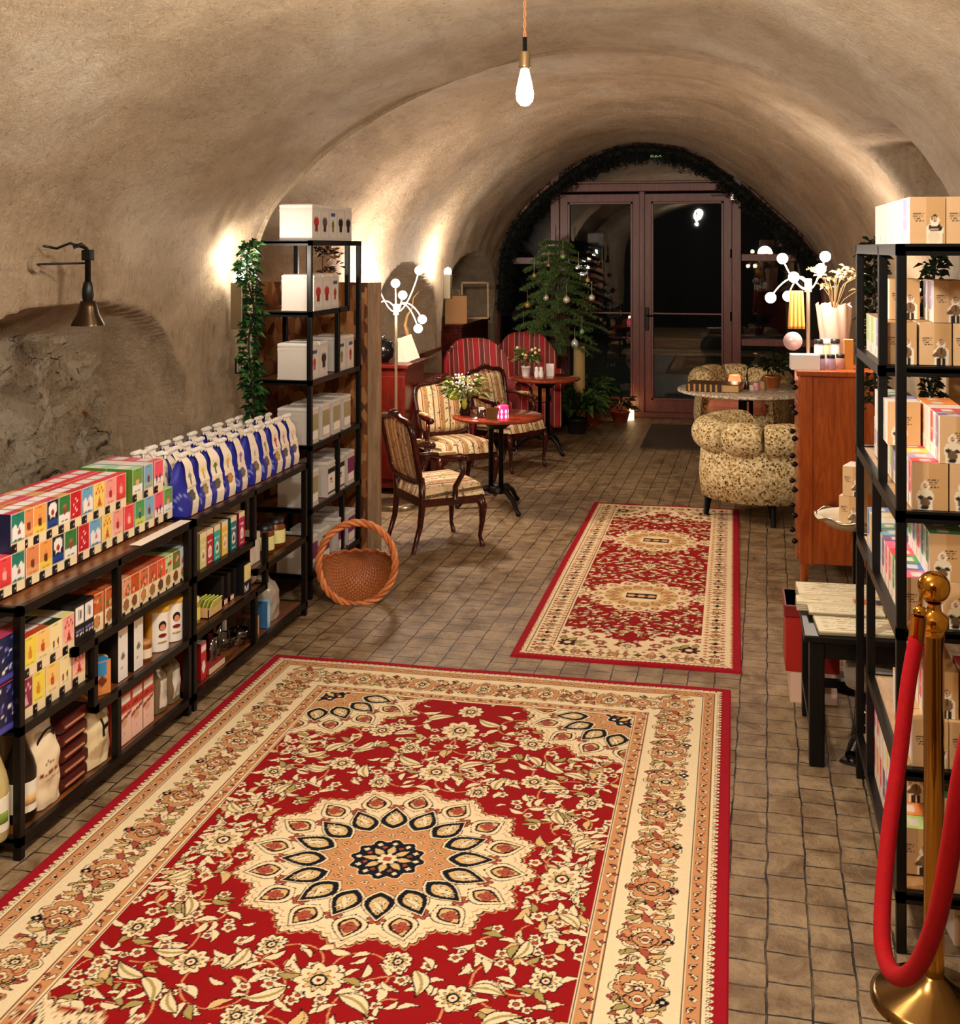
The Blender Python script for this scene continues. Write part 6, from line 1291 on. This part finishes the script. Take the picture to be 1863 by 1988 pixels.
# tray stand with two stacked boxes
p = W((1660 - 931) / F * 5.15, 5.15, 0); o = thing('tray_stand', 'round silver-edged tray on a slim stand between cabinet and rack', 'stand', p)
mb = MB(); mb.lathe([(.13, 0), (.13, .015), (.02, .03), (.014, .05), (.014, .68), (.03, .70)], 28); mb.build('stem', m_black, o); mb = MB(); mb.lathe([(.0001, .70), (.12, .70), (.165, .735), (.17, .74), (.16, .745), (.12, .712), (.0001, .712)], 48); mb.build('tray', mat('tray_cream', hx('e8dcc0'), .25, .4), o)
mb = MB(); mb.tube([(.172 * math.cos(a), .172 * math.sin(a), .742 + .006 * math.cos(8 * a)) for a in np.linspace(0, 2 * PI, 80, endpoint=False)], .006, 6, closed=True); mb.build('rim', m_steel, o)
for k, sp in enumerate(('white', 'lime')): place(KB(1, sp, False, .13), (p.x - .01 + .015 * k, p.y - .02, .714 + k * .129), -.35, ['kraft box lying lowest on the round tray', 'kraft box stacked on top of the one on the round tray'][k], 'box')
# ---- black table with newspapers
tx0, tx1, ty0, ty1, th = .27, .66, 4.50, 5.03, .49
o = thing('side_table', 'low black wooden table covered with newspapers behind the right rack', 'table', (tx0, ty0, 0)); a, b = tx1 - tx0, ty1 - ty0
mb = MB(); mb.box(-.02, a + .02, -.02, b + .02, th - .025, th, bev=.004); mb.build('tabletop', m_black, o); mb = MB(); mb.box(.01, a - .01, .01, b - .01, th - .09, th - .025); mb.build('apron', m_black, o)
for (x, y) in ((0, 0), (a - .055, 0), (0, b - .055), (a - .055, b - .055)): mb = MB(); mb.box(x, x + .055, y, y + .055, 0, th - .03, bev=.004); mb.build('leg', m_black, o)
mb = MB(); mb.box(.0, .03, .05, b - .05, .13, .16); mb.box(.03, a - .03, b - .04, b - .01, .12, .15); mb.build('stretcher', m_black, o)
def paper(label, x, y, w, d, z, th_, rz, seed, ill=False):
    cv = Cv(44, 34, hx('f0e4c4')); r = random.Random(seed)
    for k in range(10): cv.text(.06, .94, .12 + k * .08, .018, hx('a89878'), seed + k)
    cv.rect(.06, .94, .88, .95, hx('efe4c8')).text(.2, .8, .91, .04, hx('6a5a40'), seed)
    for k in range(5): cv.ell(r.uniform(.15, .85), r.uniform(.2, .7), .05, .04, hx('c8a878'))
    if ill: cv.rect(.55, .75, .1, .9, hx('c86040')).rect(.75, .95, .1, .9, hx('3a3a5a'))
    mb = MB(); mb.grid((-w / 2, -d / 2, th_), (w, 0, 0), (0, d, 0), 44, 34, cv.a); mb.cur = hx('e0d2ae'); mb.box(-w / 2, w / 2, -d / 2, d / 2, 0, th_ - .001)
    for k in range(4): mb.box(-w / 2 - .002, w / 2 + .002, -d / 2 - .002, d / 2 + .002, th_ * (k + .4) / 5, th_ * (k + .55) / 5, hx('8a7c60'))
    o = mb.build('newspaper', 'print_matte'); o.location = (x, y, z); o.rotation_euler = (0, 0, rz); tag(o, label, 'newspaper')
paper('folded newspaper nearest on the low black table, reaching over its right edge', .50, 4.61, .40, .2, th, .014, .05, 1)
paper('folded newspaper in the middle of the low black table', .42, 4.74, .28, .1, th + .015, .012, .03, 4); paper('white magazine with colour print on the low black table', .44, 4.83, .40, .09, th, .035, .0, 7, True)
paper('curling open newspaper farthest back on the low black table', .46, 4.95, .42, .17, th + .002, .045, .04, 9)
# under the table: fur-trimmed boot, red box
o = thing('fur_trimmed_boot', 'black boot with white fur cuff and silver buckle under the newspaper table', 'boot', (.49, 4.66, 0), -.5)
mb = MB(); mb.tube([(0, .02, .05), (0, .03, .12), (0, .03, .2), (0, .03, .26)], [(.06, .07), (.052, .06), (.05, .055), (.055, .06)], 18); mb.tube([(0, .07, .045), (0, 0, .05), (0, -.07, .042), (0, -.13, .03)], [(.05, .045), (.052, .05), (.045, .04), (.03, .025)], 16); mb.box(-.05, .05, -.14, .09, 0, .012, bev=.005); mb.build('boot_body', mat('black_leather', hx('0c0a0a'), .25), o)
mb = MB(); mb.lathe([(.055, .24), (.085, .25), (.10, .30), (.09, .345), (.05, .36), (.04, .34)], 26, (0, .03, 0)); k0 = len(mb.v)
for i in range(k0): v_ = mb.v[i]; n_ = 1 + .16 * noise.noise((v_[0] * 40, v_[1] * 40, v_[2] * 40)); mb.v[i] = (v_[0] * n_, (v_[1] - .03) * n_ + .03, v_[2])
mb.build('fur_cuff', mat('white_fur', hx('e8dccb'), .95, bump=(120, 1.0, .02)), o)
mb = MB(); mb.tube([(-.025, -.035, .12), (.025, -.035, .12), (.025, -.035, .17), (-.025, -.035, .17)], .006, 6, closed=True); mb.build('buckle', mat('brushed_steel', (1, 1, 1)), o)
o = thing('red_box', 'red cardboard box with a pale base behind the newspaper table', 'box', (.36, 5.24, 0)); mb = MB(); mb.box(-.15, .07, -.12, .12, .13, .41, bev=.004); mb.build('box_body', mat('red_card', hx('a81c10'), .5), o); mb = MB(); mb.box(-.13, .06, -.115, .115, 0, .13); mb.build('base', mat('pale_pink_card', hx('dcb8a0'), .6), o); mb = MB(); mb.box(-.155, .075, -.125, .125, .36, .41, bev=.004); mb.build('lid', mat('dark_red_card', hx('7a1410'), .5), o)
# ---- stanchion and rope
m_brass = mat('polished_brass', hx('d0963a'), .12, 1.0); sp_ = W((1812 - 931) / F * 2.98, 2.98, 0)
o = thing('rope_stanchion', 'polished brass stanchion with ball finial in front of the right rack', 'post', sp_)
mb = MB(); mb.lathe([(.155, 0), (.155, .012), (.14, .022), (.06, .045), (.03, .07), (.02, .08), (.0001, .08)], 48); mb.build('base', mat('dark_brass', hx('8a6a3a'), .2, 1.0), o)
mb = MB(); mb.lathe([(.025, .07), (.025, .93), (.027, .93), (.027, .95)], 32); mb.build('pole', m_brass, o)
mb = MB(); mb.lathe([(.027, .95), (.036, .955), (.036, .985), (.02, .995), (.014, 1.015), (.022, 1.02)], 28); mb.ball((0, 0, 1.058), .040, n=28); mb.build('ball_finial', m_brass, o)
mb = MB(); mb.tube([(.0 - .036, -.0, .97), (-.055, -.01, .975), (-.062, -.015, .96), (-.055, -.015, .945)], .006, 8); mb.build('hook', m_brass, o)
def D(px, py, Z): return W((px - 931) / F * Z, Z, H - (py - 480) * Z / F)
RP = [D(1778, 1238, 2.86), D(1762, 1330, 2.84), D(1745, 1470, 2.80), D(1727, 1600, 2.74), D(1714, 1730, 2.66), D(1712, 1830, 2.57), D(1728, 1885, 2.49), D(1755, 1896, 2.41), D(1786, 1865, 2.33), D(1818, 1780, 2.24), D(1842, 1660, 2.17), D(1868, 1500, 2.10), D(1905, 1340, 2.03), D(1945, 1180, 1.97)]
def smooth(P, n=10):
    out = []; k = len(P)
    for i in range(k - 1):
        a, b, c_, d_ = P[max(i - 1, 0)], P[i], P[i + 1], P[min(i + 2, k - 1)]
        for j in range(n): t_ = j / n; out.append(.5 * (2 * b + (c_ - a) * t_ + (2 * a - 5 * b + 4 * c_ - d_) * t_ * t_ + (3 * b - a - 3 * c_ + d_) * t_ ** 3))
    return out + [P[-1]]
o = thing('velvet_rope', 'thick red velvet rope hanging in a deep loop from the brass stanchion', 'rope', RP[0]); L = [q - RP[0] for q in RP]
mb = MB(); mb.tube(smooth(L), .0185, 16); mb.build('rope_body', mat('red_velvet', hx('a80610'), .8, var=(60, hx('980510')), bump=(200, .3, .002), spec=.2), o)
mb = MB(); mb.tube([Vector((0, 0, .0)) - Vector((0, 0, .008)), Vector((.006, .004, .052))], .0195, 18); mb.ball((.008, .005, .062), .016, n=14); mb.tube([(.008, .005, .07), (.012, .008, .10), (.02, .012, .115)], .005, 8); mb.build('end_ferrule', m_brass, o)
# the second stanchion, which carries the other end, stands just outside the frame
e_ = RP[-1]; o = dup(bpy.data.objects['rope_stanchion'], (e_.x + .06, e_.y, 0), 3.6, 'second brass stanchion holding the other end of the red rope', cat='post')
# ---------------------------------------------------------------- wall fixtures, left
p = PX(170, 600, -2.40); o = thing('bell_wall_lamp', 'dark metal bell-shaped wall lamp on a bracket above the stone niche', 'lamp', p); m_dk = mat('dark_bronze', hx('3a2a18'), .3, .8)
mb = MB(); mb.lathe([(.062, -.062), (.060, -.055), (.042, -.02), (.034, .01), (.028, .03), (.0001, .035)], 32); mb.lathe([(.06, -.062), (.04, -.02), (.03, .01), (.0001, .02)], 24); mb.build('bell_shade', m_dk, o)
mb = MB(); mb.lathe([(.018, .03), (.022, .05), (.022, .07), (.016, .10), (.012, .105), (.0001, .11)], 18); mb.build('socket', m_black, o)
mb = MB(); mb.tube([(0, 0, .10), (0, 0, .19)], .011, 10); mb.tube([(0, 0, .19), (0, -.01, .23), (-.01, -.03, .245), (-.03, -.05, .235)], .008, 8); mb.box(-.02, .02, -.015, .015, .185, .225, bev=.004); mb.tube([(0, 0, .175), (-.17, -.07, .17)], .004, 6); mb.build('bracket', m_black, o)
mb = MB(); mb.tube([(0, -.01, .23), (-.05, -.04, .25), (-.1, -.05, .23), (-.15, -.06, .24)], .005, 6); mb.build('cable', m_black, o)
mb = MB(); mb.lathe([(.03, -.195), (.03, -.17)], 20, (0, -.07, .17), axis='x'); mb.build('wall_rose', m_pl, o)
def sconce(px, py, X, label, w, h=.2, off=(.16, -.04, .24)):
    p = PX(px, py, X); o = thing('wall_sconce', label, 'lamp', p); mb = MB(); mb.box(-.02, .045, -.035, .035, -h, 0, bev=.004); mb.build('housing', m_steel, o)
    mb = MB(); mb.lathe([(.028, .0), (.034, .02), (.022, .05), (.0001, .06)], 16, (.012, 0, 0)); mb.build('bulb', mat('sconce_bulb', hx('ffffff'), .4, emit=(hx('fff0e0'), 22)), o); point(p + Vector((.06, -.03, .10)), w, (1, .87, .74), .03, 'sconce_light'); return o
sconce(459, 548, -2.50, 'bright wall uplight at the left of the tall rack', 11, .24); sconce(866, 532, -2.50, 'bright wall uplight on the pillar between the two niches', 16, .22)
def ivy(name, label, pts, n, seed, r=.05, cols=None):
    o = thing(name, label, 'garland', pts[0]); rnd = random.Random(seed); P = [Vector(q) - Vector(pts[0]) for q in smooth([Vector(q) for q in pts], 8)]
    mb = MB(); mb.tube(P, .006, 5, hx('2a2414')); mb.build('stem', 'print_matte', o); mb = MB()
    for k in range(n): leafclump(mb, P[rnd.randrange(len(P))], r, 6, .05, .014, rnd, 1, cols or [hx('2a5a24'), hx('1a3a16'), hx('3f7a34'), hx('12240e')], .4)
    mb.build('leaves', m_leafp, o)
zz = lambda px, py: tuple(PX(px, py, -2.42))
ivy('hanging_garland', 'leafy green garland hanging down the wall at the left of the tall rack', [zz(484, 478), zz(478, 530), zz(492, 600), zz(482, 660), zz(486, 720), zz(492, 775), zz(490, 820)], 130, 3)
ivy('hanging_garland', 'dark leafy garland hanging behind the right rack, left of its middle post', [W((1697 - 931) / F * Z, Z, H - (py - 480) * Z / F) for py, Z in ((478, 5.0), (540, 5.0), (620, 5.0), (700, 5.0), (790, 5.0))], 90, 4, .045, [hx('10180c'), hx('1c2c14')])
ivy('hanging_garland', 'dark leafy garland hanging behind the right rack near the wooden frame', [W((px - 931) / F * 5.1, 5.1, H - (py - 480) * 5.1 / F) for px, py in ((1815, 478), (1812, 540), (1806, 620), (1795, 700), (1812, 790))], 90, 5, .05, [hx('10180c'), hx('1c2c14')])
p = PX(463, 705, -2.54); o = thing('card_holder', 'small wall holder with printed leaflets left of the garland', 'holder', p); mb = MB(); mb.box(0, .03, -.05, .05, -.05, -.045); mb.box(0, .004, -.05, .05, -.05, .03); mb.build('holder_body', m_black, o)
for k in range(3): mb = MB(); mb.cur = hx('e8dcc8'); mb.box(.006 + k * .01, .009 + k * .01, -.04 + k * .01, .045 + k * .005, -.044, .045 - k * .01); mb.box(.010 + k * .01, .0105 + k * .01, -.01, .02, -.0, .02, hx('6a3a2a')); mb.build('leaflet', 'print_matte', o)
# OSB panel and plank behind the tall rack
t = NT('osb_board'); v = t.coord('Object', (1, 1, 1)); vo = t.add('ShaderNodeTexVoronoi'); vo.inputs['Scale'].default_value = 26; mp = t.add('ShaderNodeMapping'); mp.inputs['Scale'].default_value = (1, 1, .45); t.l(v, mp.inputs[0]); t.l(mp.outputs[0], vo.inputs['Vector']); t.col(t.ramp(vo.outputs['Color'], [(.2, hx('5a2c10')), (.5, hx('9a5a28')), (.8, hx('c08a50'))])); t.b.inputs['Roughness'].default_value = .6; MATS['osb'] = t.m
mb = MB(); mb.box(-2.98, -2.24, 7.02, 7.05, 0, 1.70); o = mb.build('chipboard_panel', t.m); tag(o, 'brown chipboard panel standing right behind the tall rack', 'panel')
mb = MB(); mb.box(-2.235, -2.16, 7.0, 7.06, 0, 1.70, bev=.004); o = mb.build('timber_post', woodmat('grey_timber', hx('8a6a4c'), hx('b89878'), .6, (5, 5, .6))); tag(o, 'pale upright timber post at the edge of the chipboard panel', 'post')
# niche furniture
o = thing('red_cabinet', 'dark red wooden cabinet standing in the first wall niche', 'cabinet', (-2.83, 9.04, 0)); mb = MB(); mb.box(-.27, .34, -.28, .28, .05, .98, bev=.006); mb.build('body', m_redwood, o); mb = MB(); mb.box(-.29, .37, -.31, .31, .98, 1.01, bev=.006); mb.build('top', m_redwood, o)
for q in (-.26, .05): mb = MB(); mb.box(q + .01, q + .29, -.295, -.28, .12, .92, bev=.004); dd = mb.build('door', m_redwood, o); mb = MB(); mb.ball((q + (.26 if q < 0 else .04), -.305, .55), .012, n=8); mb.build('knob', m_steel, dd)
o = thing('round_pot', 'glossy black round pot on top of the red cabinet', 'pot', (-2.72, 8.92, 1.01)); mb = MB(); mb.lathe([(.05, 0), (.10, .05), (.11, .10), (.08, .16), (.03, .185), (.0001, .19)], 28); mb.build('pot_body', mat('gloss_black', hx('0a0a0c'), .12), o); mb = MB(); mb.ball((0, 0, .2), .018); mb.build('lid_knob', m_steel, o)
o = thing('driftwood', 'pale twisted driftwood branch standing behind the cream lamp pole', 'branch', (-2.58, 9.14, 1.01)); mb = MB(); mb.tube([(0, 0, 0), (.02, 0, .15), (-.02, 0, .28), (0, 0, .36), (.04, 0, .42), (.05, 0, .50), (.10, 0, .56)], [.022, .022, .018, .012, .007, .005, .003], 8); mb.build('branch_body', m_lightwood, o)
o = thing('folded_paper_fan', 'open pale paper folder leaning on the red cabinet', 'paper', (-2.53, 8.98, 1.01), .3); mb = MB(); mb.cur = hx('e0d4c0'); k = 0; mb.box(-.02, .10, 0, .004, 0, .2); mb.xf(Matrix.Rotation(-.35, 4, 'Y')); mb.box(-.08, .02, .01, .014, 0, .19); mb.build('sheets', 'print_matte', o)
o = thing('wooden_chest', 'dark wooden chest with an open slanted lid in the first niche', 'chest', (-2.74, 9.85, 0)); mb = MB(); mb.box(-.3, .25, -.3, .3, 0, .8, bev=.008); mb.build('body', m_redwood, o); mb = MB(); mb.box(-.3, .27, -.31, .31, 0, .03); mb.xf(Matrix.Translation((0, 0, .8)) @ Matrix.Rotation(-.45, 4, 'Y') @ Matrix.Translation((.0, 0, 0.1))); mb.build('lid', m_mahog, o)
o = thing('brown_cabinet', 'dark brown wooden cabinet in the second niche behind the easy chairs', 'cabinet', (-2.92, 12.1, 0)); mb = MB(); mb.box(-.22, .26, -.7, .6, 0, 1.12, bev=.006); mb.build('body', m_mahog, o); mb = MB(); mb.box(-.23, .28, -.72, .62, 1.12, 1.15); mb.build('top', m_mahog, o)
o = thing('paper_bag', 'brown kraft paper bag with handles on the cabinet in the second niche', 'bag', (-2.76, 11.6, 1.15), .2); mb = MB(); mb.cur = hx('a8784a'); mb.box(-.11, .11, -.06, .06, 0, .28); mb.build('bag_body', 'print_matte', o); mb = MB(); mb.tube([(-.04, -.06, .27), (-.03, -.06, .34), (.03, -.06, .34), (.04, -.06, .27)], .004, 6); mb.build('handle', m_lightwood, o)
mb = MB()
for q in ((-.15, .15, 0, .02), (-.15, .15, .38, .40), (-.15, -.13, 0, .4), (.13, .15, 0, .4)): mb.box(q[0], q[1], -.01, .01, q[2], q[3])
o = mb.build('picture_frame', m_lightwood); o.location = (-2.72, 12.3, 1.15); o.rotation_euler = (-.12, 0, .3); tag(o, 'empty light wood frame standing in the second niche', 'frame')
mb = MB(); m_ = MB(); q = G(722, 1003); o = thing('candlestick', 'slim black candlestick on the floor left of the lamp base', 'candlestick', q); mb.lathe([(.05, 0), (.05, .01), (.012, .03), (.008, .2), (.012, .22), (.008, .3), (.022, .33), (.022, .34), (.0001, .34)], 16); mb.build('stick', m_black, o)
# right wall: wooden window frame glimpsed behind the rack
o = thing('framed_panel', 'light wood framed panel on the right wall behind the rack', 'panel', (.98, 6.0, .95)); mb = MB()
for q in ((-.45, .45, 0, .06), (-.45, .45, .74, .8), (-.45, -.39, 0, .8), (.39, .45, 0, .8), (-.02, .02, 0, .8)): mb.box(-.05, .0, q[0], q[1], q[2], q[3], bev=.004)
mb.build('frame', m_lightwood, o); mb = MB(); mb.box(-.02, -.01, -.4, .4, .05, .75); mb.build('panel', mat('pale_panel', hx('d8ccb4'), .6), o)
# ---------------------------------------------------------------- pendant bulb
bz = PY(1018, 165, 4.0); zc_ = 2.90; o = thing('pendant_bulb', 'bare glowing filament bulb hanging from the vault on a twisted brown cord', 'lamp', (bz.x, bz.y, zc_)); dz = bz.z - zc_
mb = MB(); 
for ph in (0, PI): mb.tube([(.0035 * math.cos(q * 90 + ph), .0035 * math.sin(q * 90 + ph), -q) for q in np.linspace(0, -dz - .16, 160)], .0035, 5)
mb.build('cord', mat('brown_twisted_cord', hx('8a5a34'), .8), o)
mb = MB(); mb.tube([(0, 0, dz + .165), (0, 0, dz + .115)], .008, 10); mb.build('strain_relief', m_black, o)
mb = MB(); mb.lathe([(.016, dz + .115), (.019, dz + .11), (.019, dz + .07), (.021, dz + .066), (.021, dz + .06), (.014, dz + .055)], 20); mb.build('socket', mat('old_brass', hx('9a8460'), .3, .9), o)
mb = MB(); mb.lathe([(.013, dz + .058), (.017, dz + .04), (.026, dz + .0), (.031, dz - .03), (.028, dz - .055), (.014, dz - .07), (.0001, dz - .074)], 24); mb.build('bulb', mat('lit_bulb', hx('fff4e0'), .3, emit=(hx('ffe8c0'), 18)), o)
# pendant bulb light plus two unseen fill lights added above the frame
point(PY(1018, 165, 4.0) + Vector((0, 0, -.12)), 13, (1, .88, .72), .03)
for (x, y, w_) in ((-.8, .5, 62), (-.7, 2.9, 66)): point((x, y, 2.6), w_, (1, .9, .78), .08)
